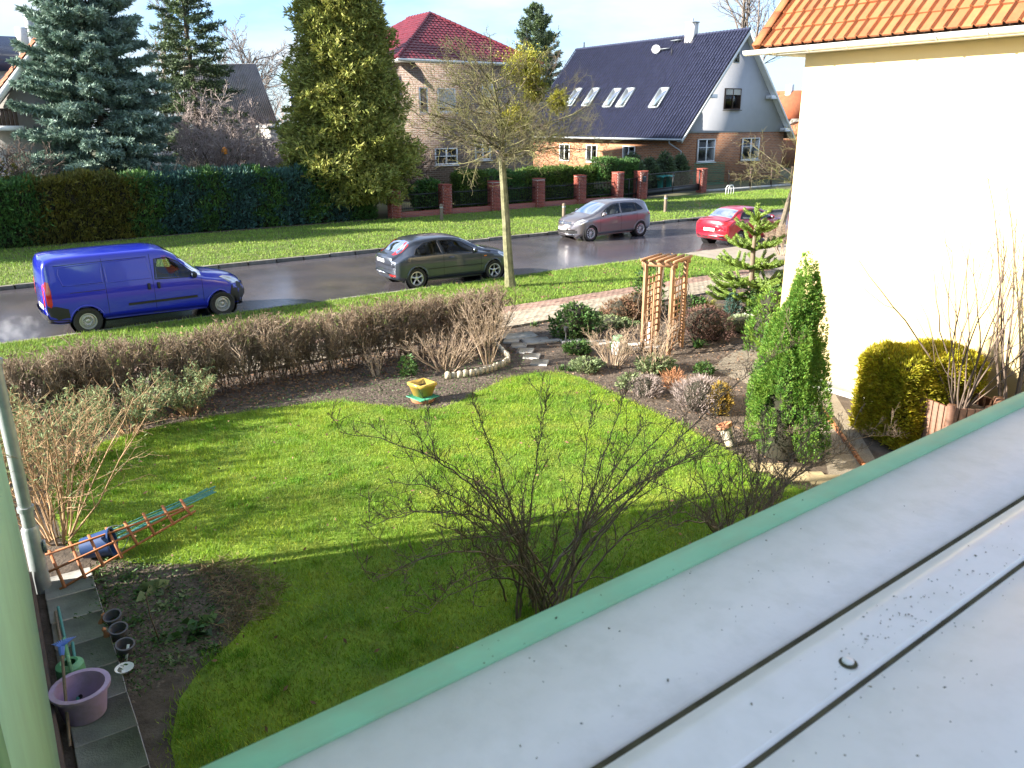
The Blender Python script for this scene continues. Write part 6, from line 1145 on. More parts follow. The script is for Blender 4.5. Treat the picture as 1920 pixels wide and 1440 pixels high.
def build_car(name, label, loc, rz, C_, spec):
    z0 = loc[2]; o = thing(name, label, 'van' if 'van' in name else 'car', loc, rz, 'vehicles on the road'); P = spec['paint']
    ax, ra_ = spec['axles'], spec['arch']; r, wy = spec['r'], spec['track']
    arch = lambda X: (lambda x, z: (x-X)**2+(z-r)**2 < (ra_-.015)**2)
    glass = spec['glass']; holes = [arch(X) for X in ax]+[pip(shrink(q, .045)) for q in glass]
    wsx = spec['ws']; tops = [lambda x, y: wsx[0]+.05 < x < wsx[1]-.05 and y < wsx[2]+(wsx[3]-wsx[2])*(x-wsx[0])/(wsx[1]-wsx[0])-.05]
    rw = spec.get('rw')
    if rw: tops.append(lambda x, y: rw[0]+.04 < x < rw[1]-.04 and y < rw[2]+(rw[3]-rw[2])*(x-rw[0])/(rw[1]-rw[0])-.05)
    bd = C_.body(holes, tops).build('body', P, o, smooth=True, world=False)
    for i, q in enumerate(glass):
        
        for sd in (-1, 1): wnd = C_.patch(q, .003, 20, 6, sides=(sd,)).build('side_window', MT['car_glass'], o, smooth=True, world=False); C_.outline(q, .004, .011, (sd,)).build('window_seal', spec.get('seal', m_['dkplastic']), wnd, world=False)
    C_.toppatch(*wsx, .004).build('windscreen', MT['screen_glass'], o, smooth=True, world=False)
    if rw: C_.toppatch(*rw, .004).build('rear_window', MT['screen_glass'], o, smooth=True, world=False)
    for X in ax:   # arch lips and dark wells
        for sd in (-1, 1):
            b = MB(); pts = []
            for k_ in range(25):
                a = math.pi*k_/24*1.12-math.pi*.06; x, z = X+ra_*math.cos(a), r+ra_*math.sin(a)
                if z < float(C_.bot(x))-.0: continue
                pts.append(C_.pt(x, sd*(C_.ys(x, z)-.004), z))
            b.tube(pts, .022, 6); b.build('arch_lip', spec.get('lip', P), o, smooth=True, world=False)
        for sd in (-1, 1): b = MB(); b.lathe([(ra_, -.30), (ra_, .0), ], 28, (X, sd*(float(C_.plan(X))-.04), r), M=Matrix.Rotation(R(-90)*sd, 4, 'X')); b.lathe([(ra_, -.30), (0, -.30)], 28, (X, sd*(float(C_.plan(X))-.04), r), M=Matrix.Rotation(R(-90)*sd, 4, 'X')); b.build('wheel_well', m_['dark'], o, world=False)
        for sd in (-1, 1): wheel(o, X, sd*wy, r, .21, spec['rim'], sd)
    # interior
    b = MB(); xa, xb, zf = spec['cabin']; wi = float(C_.plan((xa+xb)/2))-.1; b.box(((xa+xb)/2, 0, .36), (xb-xa, 2*wi, .1)); b.box((xb-.1, 0, .72), (.45, 2*wi-.04, .42)); b.build('cabin_floor', m_['interior'], o, world=False)
    for sx_ in spec['seats']:
        for sy in (-.37, .37): t = MB(); t.chbox((sx_, sy, .52), (.5, .48, .2), .05); t.chbox((sx_-.27, sy, .84), (.14, .46, .62), .05, M=Matrix.Rotation(R(-14), 4, 'Y')); t.chbox((sx_-.36, sy, 1.2), (.1, .26, .18), .04); t.build('seat', m_['beige'], o, world=False)
    t = MB(); sxw = spec['seats'][0]+.42; t.lathe([(.175+.016*math.cos(a), .016*math.sin(a)) for a in np.linspace(0, 2*math.pi, 7)[:-1]], 20, (sxw, .37, .93), M=Matrix.Rotation(R(-65), 4, 'Y'), close=True); t.build('steering_wheel', m_['dkplastic'], o, world=False)
    for kind, args, mt_, nm in spec['panels']:
        
        if kind == 's':
            for sd in (-1, 1): C_.patch(*args, sides=(sd,)).build(nm, mt_, o, smooth=True, world=False)
        else: C_.endpatch(*args).build(nm, mt_, o, smooth=True, world=False)
    # mirrors
    mxp, mz = spec['mirror']
    for sd in (-1, 1):
        y = sd*(C_.ys(mxp, mz)+.11); t = MB(); t.chbox((mxp, y, mz+.03), (.12, .2, .15), .04); mo = t.build('mirror', spec.get('mirrormat', P), o, smooth='auto', world=False); t = MB(); t.box((mxp+.02, sd*(C_.ys(mxp, mz)+.02), mz-.03), (.05, .1, .04)); t.build('mirror_arm', m_['dkplastic'], mo, world=False); t = MB(); t.box((mxp-.062, y, mz+.03), (.004, .16, .11)); t.build('mirror_glass', m_['chrome'], mo, world=False)
    for hx, hz in spec['handles']:
        for sd in (-1, 1): t = MB(); t.chbox((hx, sd*(C_.ys(hx, hz)+.015), hz), spec.get('hsize', (.17, .03, .035)), .01); t.build('door_handle', spec.get('hmat', P), o, world=False)
    b = MB(); b.box(((ax[0]+ax[1])/2, 0, .3), (ax[1]-ax[0]-.6, 1.3, .16)); b.build('underbody', m_['dark'], o, world=False)
    return o
def seam(pts, w=.009):
    return [(pts[0][0]-w/2, pts[0][1]), (pts[0][0]+w/2, pts[0][1]), (pts[1][0]+w/2, pts[1][1]), (pts[1][0]-w/2, pts[1][1])]
blue = paint('blue_paint', (.005, .014, .40), 0, .28); grey = paint('graphite_paint', (.055, .065, .09), .5, .3); taupe = paint('grey_brown_paint', (.20, .18, .19), .6, .3); redp = paint('red_paint', (.42, .012, .03), .1, .3)
seamM = m_['dark']
# blue panel van
V_ = Car(4.74, [(0, .98), (.012, 1.25), (.03, 1.5), (.07, 1.7), (.15, 1.81), (.4, 1.85), (1.5, 1.87), (2.4, 1.865), (2.72, 1.82), (2.9, 1.73), (3.5, 1.24), (3.62, 1.17), (4.0, 1.10), (4.35, 1.0), (4.56, .88), (4.68, .74), (4.74, .58)],
         [(0, .5), (.06, .36), (.3, .30), (1.5, .29), (4.2, .24), (4.5, .24), (4.66, .28), (4.74, .42)], [(0, .86), (.2, .905), (1, .916), (3.6, .91), (4.2, .88), (4.6, .80), (4.74, .7)],
         [(0, 1.1), (1, 1.12), (2.4, 1.11), (3.3, 1.08), (3.7, 1.0), (4.3, .86), (4.74, .55)], [(0, .78), (.3, .80), (2.6, .79), (3.3, .72), (3.6, .72), (4.2, .66), (4.74, .5)], cr=.05, cf=.26, corner=.13)
gl = [[(2.42, 1.13), (2.47, 1.6), (2.75, 1.62), (3.02, 1.48), (3.36, 1.16), (3.38, 1.09)]]
vpan = [('s', ([(.01, .34), (.01, .74), (.2, .75), (.46, .66), (.47, .45), (.47, .29), (.2, .31)], .008, 12, 4), m_['dkplastic'], 'rear_bumper'), ('e', ([(-.84, .42), (-.84, .56), (.84, .56), (.84, .42)], .035, True, 14, 4), m_['dkplastic'], 'bumper_bar'),
        ('s', ([(4.26, .22), (4.33, .6), (4.40, .78), (4.56, .80), (4.70, .70), (4.735, .42), (4.66, .22)], .01, 12, 5), m_['dkplastic'], 'front_bumper'), ('e', ([(-.78, .26), (-.78, .74), (.78, .74), (.78, .26)], .012, False, 14, 5), m_['dkplastic'], 'front_bumper'),
        ('s', ([(.03, .78), (.02, 1.22), (.06, 1.32), (.13, 1.30), (.15, 1.1), (.14, .8), (.1, .72)], .008, 8, 8), m_['redlamp'], 'tail_light'), ('e', ([(-.83, .74), (-.81, 1.28), (-.75, 1.26), (-.73, .78)], .01, True, 5, 8), m_['redlamp'], 'tail_light'), ('e', ([(.73, .78), (.75, 1.26), (.81, 1.28), (.83, .74)], .01, True, 5, 8), m_['redlamp'], 'tail_light'),
        ('s', ([(4.02, .99), (4.14, 1.01), (4.46, .92), (4.64, .80), (4.6, .74), (4.34, .84)], .01, 14, 5), m_['clearlamp'], 'headlight'),
        ('s', ([(1.75, .575), (1.75, .635), (3.35, .635), (3.35, .575)], .014, 14, 2), m_['dkplastic'], 'side_moulding'),
        ('s', ([(.55, 1.01), (.55, 1.025), (1.3, 1.025), (1.3, 1.01)], .003, 8, 1), m_['dkplastic'], 'slide_rail')]
for xa, za, xb_, zb2 in ((1.32, .42, 1.32, 1.78), (2.37, .42, 2.35, 1.78), (3.5, .45, 3.46, 1.08)): vpan.append(('s', (seam([(xa, za), (xa, zb2)]), .002, 3, 24), seamM, 'door_seam'))
vpan += [('s', ([(.42, 1.18), (.42, 1.19), (1.28, 1.19), (1.28, 1.18)], .003, 8, 1), seamM, 'panel_crease'), ('s', ([(.3, 1.64), (.3, 1.65), (2.3, 1.68), (2.3, 1.67)], .003, 12, 1), seamM, 'roof_gutter'), ('e', ([(-.004, .6), (-.004, 1.75), (.004, 1.75), (.004, .6)], .003, True, 3, 14), seamM, 'door_seam'), ('e', ([(-.62, .66), (-.62, .78), (-.1, .78), (-.1, .66)], .012, True, 6, 3), m_['plate'], 'number_plate')]
VAN = build_car('panel_van', 'bright blue panel van driving with exhaust at its tail', (2.03-.84, 21.45, ROADZ), R(1.6), V_, dict(paint=blue, axles=(.84, 3.945), arch=.375, r=.318, track=.80, glass=gl, ws=(2.76, 3.52, .70, .78), cabin=(2.3, 3.6, 0), seats=(2.75,), rim='steel', mirror=(3.32, 1.12), mirrormat=m_['dkplastic'], handles=((2.26, .98), (2.48, .98)), hsize=(.07, .035, .15), hmat=m_['dkplastic'], panels=vpan))
for q in ([(.42, 1.2), (.36, 1.45), (.4, 1.6), (1.28, 1.63), (1.28, 1.17), (.7, 1.17)], [(1.36, 1.17), (1.36, 1.63), (2.3, 1.66), (2.33, 1.17)]):
    for sd in (-1, 1): V_.outline(q, -.004, .014, (sd,)).build('panel_bead', blue, VAN, smooth=True, world=False)
t = MB(); t.box((2.36, 0, 1.0), (.03, 1.55, 1.4)); t.build('bulkhead', m_['interior'], VAN, world=False)
# driver
dr = thing('person', 'person in dark jacket and light cap driving the blue van', 'person', (0, 0, 0)); dr.location = (VAN.location.x, VAN.location.y, ROADZ); dr.rotation_euler = VAN.rotation_euler
me = bpy.data.meshes.new('body'); sv = [(2.75, .37, .66), (2.68, .37, .9), (2.66, .37, 1.12), (2.68, .37, 1.26), (2.7, .37, 1.36), (2.72, .37, 1.47), (2.67, .17, 1.14), (2.82, .12, .94), (3.06, .24, .97), (2.67, .57, 1.14), (2.82, .62, .94), (3.06, .5, .97), (3.15, .27, .66), (3.15, .47, .66), (3.25, .27, .42), (3.25, .47, .42)]
se = [(0, 1), (1, 2), (2, 3), (3, 4), (4, 5), (2, 6), (6, 7), (7, 8), (2, 9), (9, 10), (10, 11), (0, 12), (12, 14), (0, 13), (13, 15)]; me.from_pydata(sv, se, []); body = bpy.data.objects.new('body', me); C.objects.link(body); body.parent = dr; me.materials.append(m_['cloth'])
sk = body.modifiers.new('skin', 'SKIN'); rad = [.15, .15, .17, .06, .09, .085, .07, .05, .04, .07, .05, .04, .08, .08, .06, .06]
for i, v in enumerate(me.skin_vertices[0].data): v.radius = (rad[i], rad[i]); v.use_root = i == 0
body.modifiers.new('sub', 'SUBSURF').render_levels = 2
t = MB(); t.lathe([(.0, -.1), (.06, -.09), (.085, -.02), (.09, .05), (.075, .1), (0, .12)], 14, (2.72, .37, 1.44)); t.box((2.815, .37, 1.435), (.03, .03, .045)); t.build('head', m_['skin'], dr, smooth='auto', world=False)
t = MB(); t.lathe([(.102, .02), (.1, .08), (.06, .13), (0, .14)], 14, (2.71, .37, 1.45)); t.chbox((2.84, .37, 1.475), (.12, .16, .015), .005); t.build('cap', m_['white'], dr, smooth='auto', world=False)
# exhaust
ex = MB(); ex.lathe([(0, -.3), (.35, -.26), (.55, -.1), (.55, .08), (.35, .24), (0, .3)], 20, (.62, 21.0, .22)); eo = ex.build('exhaust_smoke', None, None); eo.data.materials.clear()
em = bpy.data.materials.new('exhaust'); em.use_nodes = True; N = em.node_tree.nodes; N.remove(N['Principled BSDF']); pvn = N.new('ShaderNodeVolumePrincipled'); tcn = N.new('ShaderNodeTexCoord'); nz = N.new('ShaderNodeTexNoise'); nz.inputs['Scale'].default_value = 3.5; nz.inputs['Detail'].default_value = 3
mr = N.new('ShaderNodeMapRange'); mr.inputs['From Min'].default_value = .48; mr.inputs['From Max'].default_value = .75; mr.inputs['To Max'].default_value = 1.0; lk = em.node_tree.links.new; lk(tcn.outputs['Object'], nz.inputs['Vector']); lk(nz.outputs[0], mr.inputs['Value']); lk(mr.outputs[0], pvn.inputs['Density']); pvn.inputs['Color'].default_value = (.9, .9, .92, 1); lk(pvn.outputs[0], N['Material Output'].inputs['Volume']); eo.data.materials.append(em); tag(eo, 'thin white exhaust cloud behind the blue van', 'smoke', None, 'stuff')
# dark grey hatchback
Fo = Car(4.34, [(0, .72), (.02, .9), (.06, .98), (.2, 1.03), (.36, 1.12), (.72, 1.36), (.9, 1.415), (1.3, 1.458), (1.8, 1.465), (2.2, 1.43), (2.42, 1.37), (3.15, 1.03), (3.3, .99), (3.7, .92), (4.05, .81), (4.22, .70), (4.31, .58), (4.34, .48)],
         [(0, .46), (.05, .34), (.3, .24), (.6, .21), (3.8, .19), (4.15, .2), (4.28, .25), (4.34, .34)], [(0, .76), (.15, .85), (.6, .905), (1.5, .92), (3.2, .915), (3.8, .88), (4.15, .78), (4.34, .62)],
         [(0, .80), (.5, .98), (1, .965), (2, .94), (3, .91), (3.6, .84), (4.1, .70), (4.34, .46)], [(0, .62), (.4, .60), (.9, .60), (1.6, .62), (2.3, .61), (3.1, .70), (3.6, .68), (4.1, .6), (4.34, .45)], cr=.16, cf=.26, corner=.1)
gl = [[(.72, 1.02), (.84, 1.15), (1.12, 1.29), (1.5, 1.355), (1.56, 1.35), (1.62, .985), (.95, .975)], [(1.68, .98), (1.62, 1.345), (2.05, 1.335), (2.35, 1.25), (2.78, 1.02), (2.78, .955)]]
fp = [('s', ([(.2, 1.0), (.14, 1.08), (.36, 1.24), (.62, 1.385), (.72, 1.36), (.66, 1.26), (.42, 1.08)], .01, 14, 4), m_['redlamp'], 'tail_light'), ('s', ([(.38, 1.13), (.52, 1.25), (.60, 1.30), (.60, 1.25), (.48, 1.15)], .013, 8, 3), m_['clearlamp'], 'reversing_lamp'),
      ('e', ([(-.26, .76), (-.26, .88), (.26, .88), (.26, .76)], .012, True, 8, 3), m_['plate'], 'number_plate'), ('e', ([(-.7, .42), (-.7, .47), (.7, .47), (.7, .42)], .012, True, 14, 2), m_['dkplastic'], 'bumper_line'), ('e', ([(-.74, .4), (-.74, .46), (-.52, .46), (-.52, .4)], .014, True, 6, 2), m_['redlamp'], 'reflector'), ('e', ([(.52, .4), (.52, .46), (.74, .46), (.74, .4)], .014, True, 6, 2), m_['redlamp'], 'reflector'),
      ('e', ([(-.78, .6), (-.78, .608), (.78, .608), (.78, .6)], .004, True, 14, 1), seamM, 'bumper_seam'),
      ('s', ([(1.15, .56), (1.15, .585), (3.0, .585), (3.0, .56)], .01, 14, 2), m_['dkplastic'], 'side_moulding'), ('s', (seam([(1.66, .36), (1.66, .97)]), .002, 3, 16), seamM, 'door_seam'), ('s', (seam([(2.93, .36), (2.93, .92)]), .002, 3, 16), seamM, 'door_seam'), ('s', ([(1.66, .355), (1.66, .363), (2.93, .363), (2.93, .355)], .002, 12, 1), seamM, 'door_seam'),
      ('s', ([(3.62, .82), (3.75, .86), (4.08, .75), (4.16, .66), (4.0, .66)], .01, 12, 4), m_['clearlamp'], 'headlight'), ('s', ([(3.03, .79), (3.03, .82), (3.12, .82), (3.12, .79)], .008, 4, 2), m_['amber'], 'side_repeater')]
build_car('hatchback_car', 'dark grey three door hatchback driving past the street tree', (10.8-.78+.06, 21.72, ROADZ), R(-3.2), Fo, dict(paint=grey, axles=(.78, 3.42), arch=.365, r=.316, track=.79, glass=gl, ws=(2.40, 3.2, .60, .70), rw=(.30, .74, .56, .52), cabin=(.6, 3.2, 0), seats=(2.1, 1.3), rim='five', mirror=(2.72, .98), handles=((1.92, .86),), panels=fp))
# grey compact with the tall cabin
Me = Car(4.36, [(0, .78), (.02, .95), (.06, 1.08), (.2, 1.3), (.36, 1.47), (.55, 1.53), (1.2, 1.565), (1.9, 1.56), (2.3, 1.52), (2.55, 1.44), (3.3, 1.1), (3.45, 1.05), (3.85, .97), (4.12, .88), (4.27, .76), (4.34, .62), (4.36, .5)],
         [(0, .5), (.05, .36), (.3, .25), (.6, .22), (3.8, .2), (4.2, .2), (4.3, .24), (4.36, .36)], [(0, .72), (.15, .82), (.6, .88), (1.5, .893), (3.2, .89), (3.8, .86), (4.15, .77), (4.36, .6)],
         [(0, .92), (.5, 1.06), (1, 1.04), (2, 1.0), (3, .95), (3.6, .89), (4.1, .76), (4.36, .48)], [(0, .58), (.4, .60), (.9, .61), (1.6, .62), (2.3, .62), (3.2, .70), (3.7, .67), (4.1, .6), (4.36, .42)], cr=.14, cf=.26, corner=.1)
gl = [[(.66, 1.14), (.72, 1.24), (.95, 1.4), (1.0, 1.40), (1.02, 1.1)], [(1.06, 1.09), (1.04, 1.41), (1.55, 1.435), (1.8, 1.43), (1.86, 1.06)], [(1.93, 1.06), (1.88, 1.43), (2.2, 1.41), (2.55, 1.28), (2.92, 1.06), (2.92, 1.01)]]
mp_ = [('e', ([(-.46, .66), (-.42, .80), (.42, .80), (.46, .66)], .012, False, 14, 4), m_['dkplastic'], 'grille'), ('e', ([(-.44, .70), (-.44, .722), (.44, .722), (.44, .70)], .022, False, 14, 1), m_['chrome'], 'grille_bar'), ('e', ([(-.43, .755), (-.43, .777), (.43, .777), (.43, .755)], .022, False, 14, 1), m_['chrome'], 'grille_bar'),
       ('e', ([(-.26, .47), (-.26, .58), (.26, .58), (.26, .47)], .014, False, 8, 3), m_['plate'], 'number_plate'), ('e', ([(-.66, .34), (-.66, .44), (.66, .44), (.66, .34)], .01, False, 14, 3), m_['dkplastic'], 'lower_intake'), ('e', ([(-.72, .28), (-.72, .3), (.72, .3), (.72, .28)], .02, False, 14, 1), m_['chrome'], 'lip_trim'),
       ('s', ([(3.72, .84), (3.85, .9), (4.1, .83), (4.24, .72), (4.2, .68), (4.0, .74)], .01, 14, 5), m_['clearlamp'], 'headlight'), ('s', ([(.05, .88), (.04, 1.0), (.3, 1.04), (.36, .98), (.2, .9)], .01, 8, 4), m_['redlamp'], 'tail_light'),
       ('s', (seam([(1.9, .36), (1.9, 1.04)]), .002, 3, 16), seamM, 'door_seam'), ('s', (seam([(3.02, .36), (3.02, .96)]), .002, 3, 16), seamM, 'door_seam'), ('s', (seam([(1.04, .62), (1.04, 1.06)]), .002, 3, 16), seamM, 'door_seam'), ('s', ([(1.0, .27), (1.0, .3), (3.05, .3), (3.05, .27)], .008, 12, 1), m_['chrome'], 'sill_trim')]
MC = build_car('compact_car', 'grey brown tall compact car with silver grille facing the van', (24.0+.8, 26.2, ROADZ), R(178.8), Me, dict(paint=taupe, axles=(.8, 3.5), arch=.365, r=.322, track=.77, glass=gl, ws=(2.52, 3.34, .60, .70), cabin=(.6, 3.3, 0), seats=(2.2, 1.35), rim='ten', mirror=(2.86, 1.04), handles=((2.02, .93), (1.15, .97)), panels=mp_))
t = MB(); xg = Me.endx(0, .74, False); Mx = Matrix.Rotation(R(90), 4, 'Y'); t.lathe([(.085+.009*math.cos(a), .009*math.sin(a)) for a in np.linspace(0, 2*math.pi, 7)[:-1]], 24, (xg+.035, 0, .74), M=Mx, close=True)
for k_ in range(3): a = R(90+120*k_); t.tube([(xg+.035, 0, .74), (xg+.035, .082*math.cos(a), .74+.082*math.sin(a))], [.014, .005], 5)
t.build('star_emblem', m_['chrome'], MC, world=False)
# red saloon
Re = Car(4.46, [(0, .7), (.015, .9), (.05, 1.02), (.1, 1.06), (.45, 1.10), (.6, 1.14), (1.05, 1.38), (1.35, 1.44), (1.8, 1.462), (2.2, 1.44), (2.5, 1.37), (3.25, 1.03), (3.4, .99), (3.8, .93), (4.15, .83), (4.34, .7), (4.43, .56), (4.46, .48)],
         [(0, .46), (.05, .34), (.3, .25), (.6, .21), (3.9, .19), (4.25, .2), (4.4, .25), (4.46, .34)], [(0, .74), (.15, .81), (.6, .845), (1.5, .853), (3.2, .85), (3.9, .82), (4.2, .74), (4.46, .58)],
         [(0, .86), (.5, 1.02), (1, .98), (2, .95), (3, .92), (3.7, .86), (4.2, .72), (4.46, .46)], [(0, .64), (.5, .62), (1.1, .56), (1.6, .58), (2.3, .58), (3.2, .66), (3.7, .64), (4.2, .56), (4.46, .42)], cr=.14, cf=.26, corner=.09)
gl = [[(.92, 1.06), (1.2, 1.26), (1.5, 1.34), (1.72, 1.35), (1.78, 1.01)], [(1.85, 1.01), (1.79, 1.35), (2.15, 1.33), (2.45, 1.24), (2.84, 1.01), (2.84, .97)]]
rp = [('s', ([(.03, .84), (.03, .98), (.3, 1.0), (.36, .96), (.2, .86)], .01, 8, 4), m_['redlamp'], 'tail_light'), ('e', ([(-.73, .84), (-.73, .98), (-.44, .97), (-.46, .86)], .01, True, 6, 4), m_['redlamp'], 'tail_light'), ('e', ([(.46, .86), (.44, .97), (.73, .98), (.73, .84)], .01, True, 6, 4), m_['redlamp'], 'tail_light'), ('e', ([(-.26, .62), (-.26, .73), (.26, .73), (.26, .62)], .012, True, 8, 3), m_['plate'], 'number_plate'), ('e', ([(-.6, .36), (-.6, .42), (.6, .42), (.6, .36)], .012, True, 12, 2), m_['dkplastic'], 'bumper_insert'),
      ('e', ([(-.72, .6), (-.72, .607), (.72, .607), (.72, .6)], .004, True, 12, 1), seamM, 'bumper_seam'), ('s', (seam([(1.82, .36), (1.82, 1.0)]), .002, 3, 16), seamM, 'door_seam'), ('s', (seam([(2.95, .36), (2.95, .95)]), .002, 3, 16), seamM, 'door_seam'), ('s', ([(3.8, .84), (3.92, .88), (4.2, .78), (4.3, .68), (4.1, .7)], .01, 12, 4), m_['clearlamp'], 'headlight')]
build_car('saloon_car', 'red saloon car driving away beside the yellow house', (24.0, 21.55, ROADZ), R(3), Re, dict(paint=redp, axles=(.9, 3.5), arch=.36, r=.31, track=.73, glass=gl, ws=(2.48, 3.3, .56, .66), rw=(.56, 1.1, .56, .50), cabin=(.7, 3.2, 0), seats=(2.2, 1.35), rim='steel', mirror=(2.78, 1.0), handles=((1.95, .88), (1.12, .9)), panels=rp))
# ------------------------------------------------------------------ garden furniture and small things
def beam(b, A, B_, w, h):
    A, B_ = Vector(A), Vector(B_); d = (B_-A); q = d.to_track_quat('X', 'Z').to_matrix().to_4x4(); b.box((A+B_)/2, (d.length, w, h), M=q)
ax_, ay_ = 11.85, 11.72
ar = thing('garden_arbour', 'brown wooden rose arbour with lattice sides and slatted top', 'arbour', (ax_, ay_, 0))
Pq = [np.array(g(1204, 660)), np.array(g(1253, 666)), np.array(g(1277, 651)), np.array(g(1231, 646))]
Hh = 1.88
for p in Pq: t = MB(); t.chbox((p[0], p[1], Hh/2), (.075, .075, Hh), .006); t.build('post', m_['woodarb'], ar)
for a, c_ in ((0, 1), (3, 2)):
    A, B_ = Pq[a], Pq[c_]; d = (B_-A)*.16; t = MB(); beam(t, (*(A-d), Hh-.0), (*(B_+d), Hh-.0), .05, .1); t.build('beam', m_['woodarb'], ar)
for i in range(5): f = -.1+1.2*i/4; A = Pq[0]+(Pq[1]-Pq[0])*f; B_ = Pq[3]+(Pq[2]-Pq[3])*f; d = (B_-A)*.18; t = MB(); beam(t, (*(A-d), Hh+.075), (*(B_+d), Hh+.075), .045, .05); t.build('top_slat', m_['woodarb'], ar)
for a, c_ in ((0, 3), (1, 2)):
    A, B_ = Pq[a], Pq[c_]
    for i in range(1, 4): q = A+(B_-A)*i/4; t = MB(); t.box((*q, .85), (.022, .022, 1.5)); t.build('lattice_bar', m_['woodarb'], ar)
    for i in range(11): t = MB(); beam(t, (*A, .2+i*.135), (*B_, .2+i*.135), .018, .03); t.build('lattice_bar', m_['woodarb'], ar)
A, B_ = Pq[0], Pq[1]; t = MB(); t.box((*(A+(B_-A)*.35), .75), (.03, .03, 1.5)); t.build('lattice_bar', m_['woodarb'], ar)
# climbing rose on the arbour
cr_ = thing('climbing_rose', 'thin thorny climber winding up the arbour', 'plant', (*Pq[2], 0)); rng = np.random.default_rng(77); b = MB()
for i in range(9):
    p = np.append(Pq[rng.integers(0, 4)], 0.); pts = [p]
    for k_ in range(9): pts.append(pts[-1]+np.array([rng.normal()*.06, rng.normal()*.06, .22]))
    b.tube(pts, [.008]*9+[.004], 5)
b.build('stems', m_['darktwig'], cr_)
q = np.array(g(1218, 642)); st = thing('statue', 'small white figure standing inside the arbour', 'statue', (*q, 0)); b = MB(); b.lathe([(.11, 0), (.11, .06), (.07, .09), (.06, .18), (.085, .27), (.075, .33), (.035, .37), (.05, .41), (.045, .46), (0, .49)], 14, (*q, 0)); b.build('figure', m_['white'], st, smooth='auto')
q = np.array(g(1158, 664)); st = thing('garden_lantern', 'white round lantern with green lid in the bed', 'lantern', (*q, 0)); b = MB(); b.lathe([(.1, 0), (.125, .03), (.13, .2), (.115, .24), (.11, .3)], 18, (*q, 0)); b.build('body', m_['white'], st, smooth='auto'); b = MB(); b.lathe([(.115, .3), (.115, .38), (.09, .4), (.09, .36), (0, .36)], 18, (*q, 0)); b.build('lid', m_['greencan'], st, smooth='auto')
for i, (px, py) in enumerate([(1061, 650), (1290, 610)]): q = np.array(g(px, py)); st = thing('solar_light', ['small solar stake light by the slab edging', 'small solar stake light behind the brown clipped shrub'][i], 'garden light', (*q, 0), 0, 'solar stake lights'); b = MB(); b.tube([(*q, 0), (*q, .32)], .012, 8); b.build('stake', m_['dkplastic'], st); b = MB(); b.lathe([(.02, .32), (.05, .36), (.05, .42), (.06, .43), (0, .46)], 12, (*q, 0)); b.build('lamp_head', m_['dkplastic'], st, smooth='auto')
# square ochre pot
q = np.array(g(793, 752)); st = thing('flower_pot', 'square ochre glazed pot on green tray at the lawn edge', 'pot', (*q, 0)); b = MB(); b.lathe([(.12, .0), (.2, .015), (.22, .07), (.2, .08), (.1, .04)], 20, (*q, 0)); b.build('saucer', m_['terracotta'], st, smooth='auto')
Rq = Matrix.Rotation(R(10), 4, 'Z'); b = MB(); b.chbox((*q, .09), (.42, .42, .022), .008, M=Rq); b.build('tray', m_['tray'], st)
s2 = math.sqrt(2); b = MB(); b.lathe([(.0, .105), (.115*s2, .105), (.165*s2, .28), (.185*s2, .3), (.185*s2, .35), (.155*s2, .35), (.14*s2, .25), (0, .25)], 4, (*q, 0), M=Matrix.Rotation(R(55), 4, 'Z')); b.build('pot', m_['ochre'], st); b = MB(); b.lathe([(.142*s2, .262), (0, .27)], 4, (*q, 0), M=Matrix.Rotation(R(55), 4, 'Z')); b.build('earth', m_['soil'], st)
# scalloped edging
ed = thing('scalloped_edging', 'curved row of pale scalloped edging stones around the front bed', 'edging', (*g(915, 700), 0)); epts = [(834, 711), (858, 709), (884, 706), (905, 701), (926, 695), (943, 688), (955, 679), (951, 671), (943, 664), (936, 657), (930, 651)]; W_ = np.array([g(*p) for p in epts]); sl_ = np.r_[0, np.cumsum(np.linalg.norm(np.diff(W_, axis=0), axis=1))]; n = int(sl_[-1]/.115); tmpl = None
for i in range(n):
    s = (i+.5)/n*sl_[-1]; x = np.interp(s, sl_, W_[:, 0]); y = np.interp(s, sl_, W_[:, 1]); x2 = np.interp(s+.02, sl_, W_[:, 0]); y2 = np.interp(s+.02, sl_, W_[:, 1]); a = math.atan2(y2-y, x2-x) if s+.02 < sl_[-1] else a
    M_ = Matrix.Translation((x-ed.location.x, y-ed.location.y, rng.normal()*.006)) @ Matrix.Rotation(a+rng.normal()*.06, 4, 'Z') @ Matrix.Rotation(rng.normal()*.05, 4, 'X')
    if tmpl is None:
        b = MB(); poly = [(-.055, 0), (.055, 0), (.055, .09)]+[(.055*math.cos(t_), .09+.05*math.sin(t_)) for t_ in np.linspace(.3, math.pi-.3, 7)]+[(-.055, .09)]; b.prism(poly, .045, (0, -.0225, 0)); o = b.build('edging_stone', m_['stone'], ed, world=False); tmpl = o.data; o.matrix_local = M_
    else: inst('edging_stone', tmpl, ed, M_)
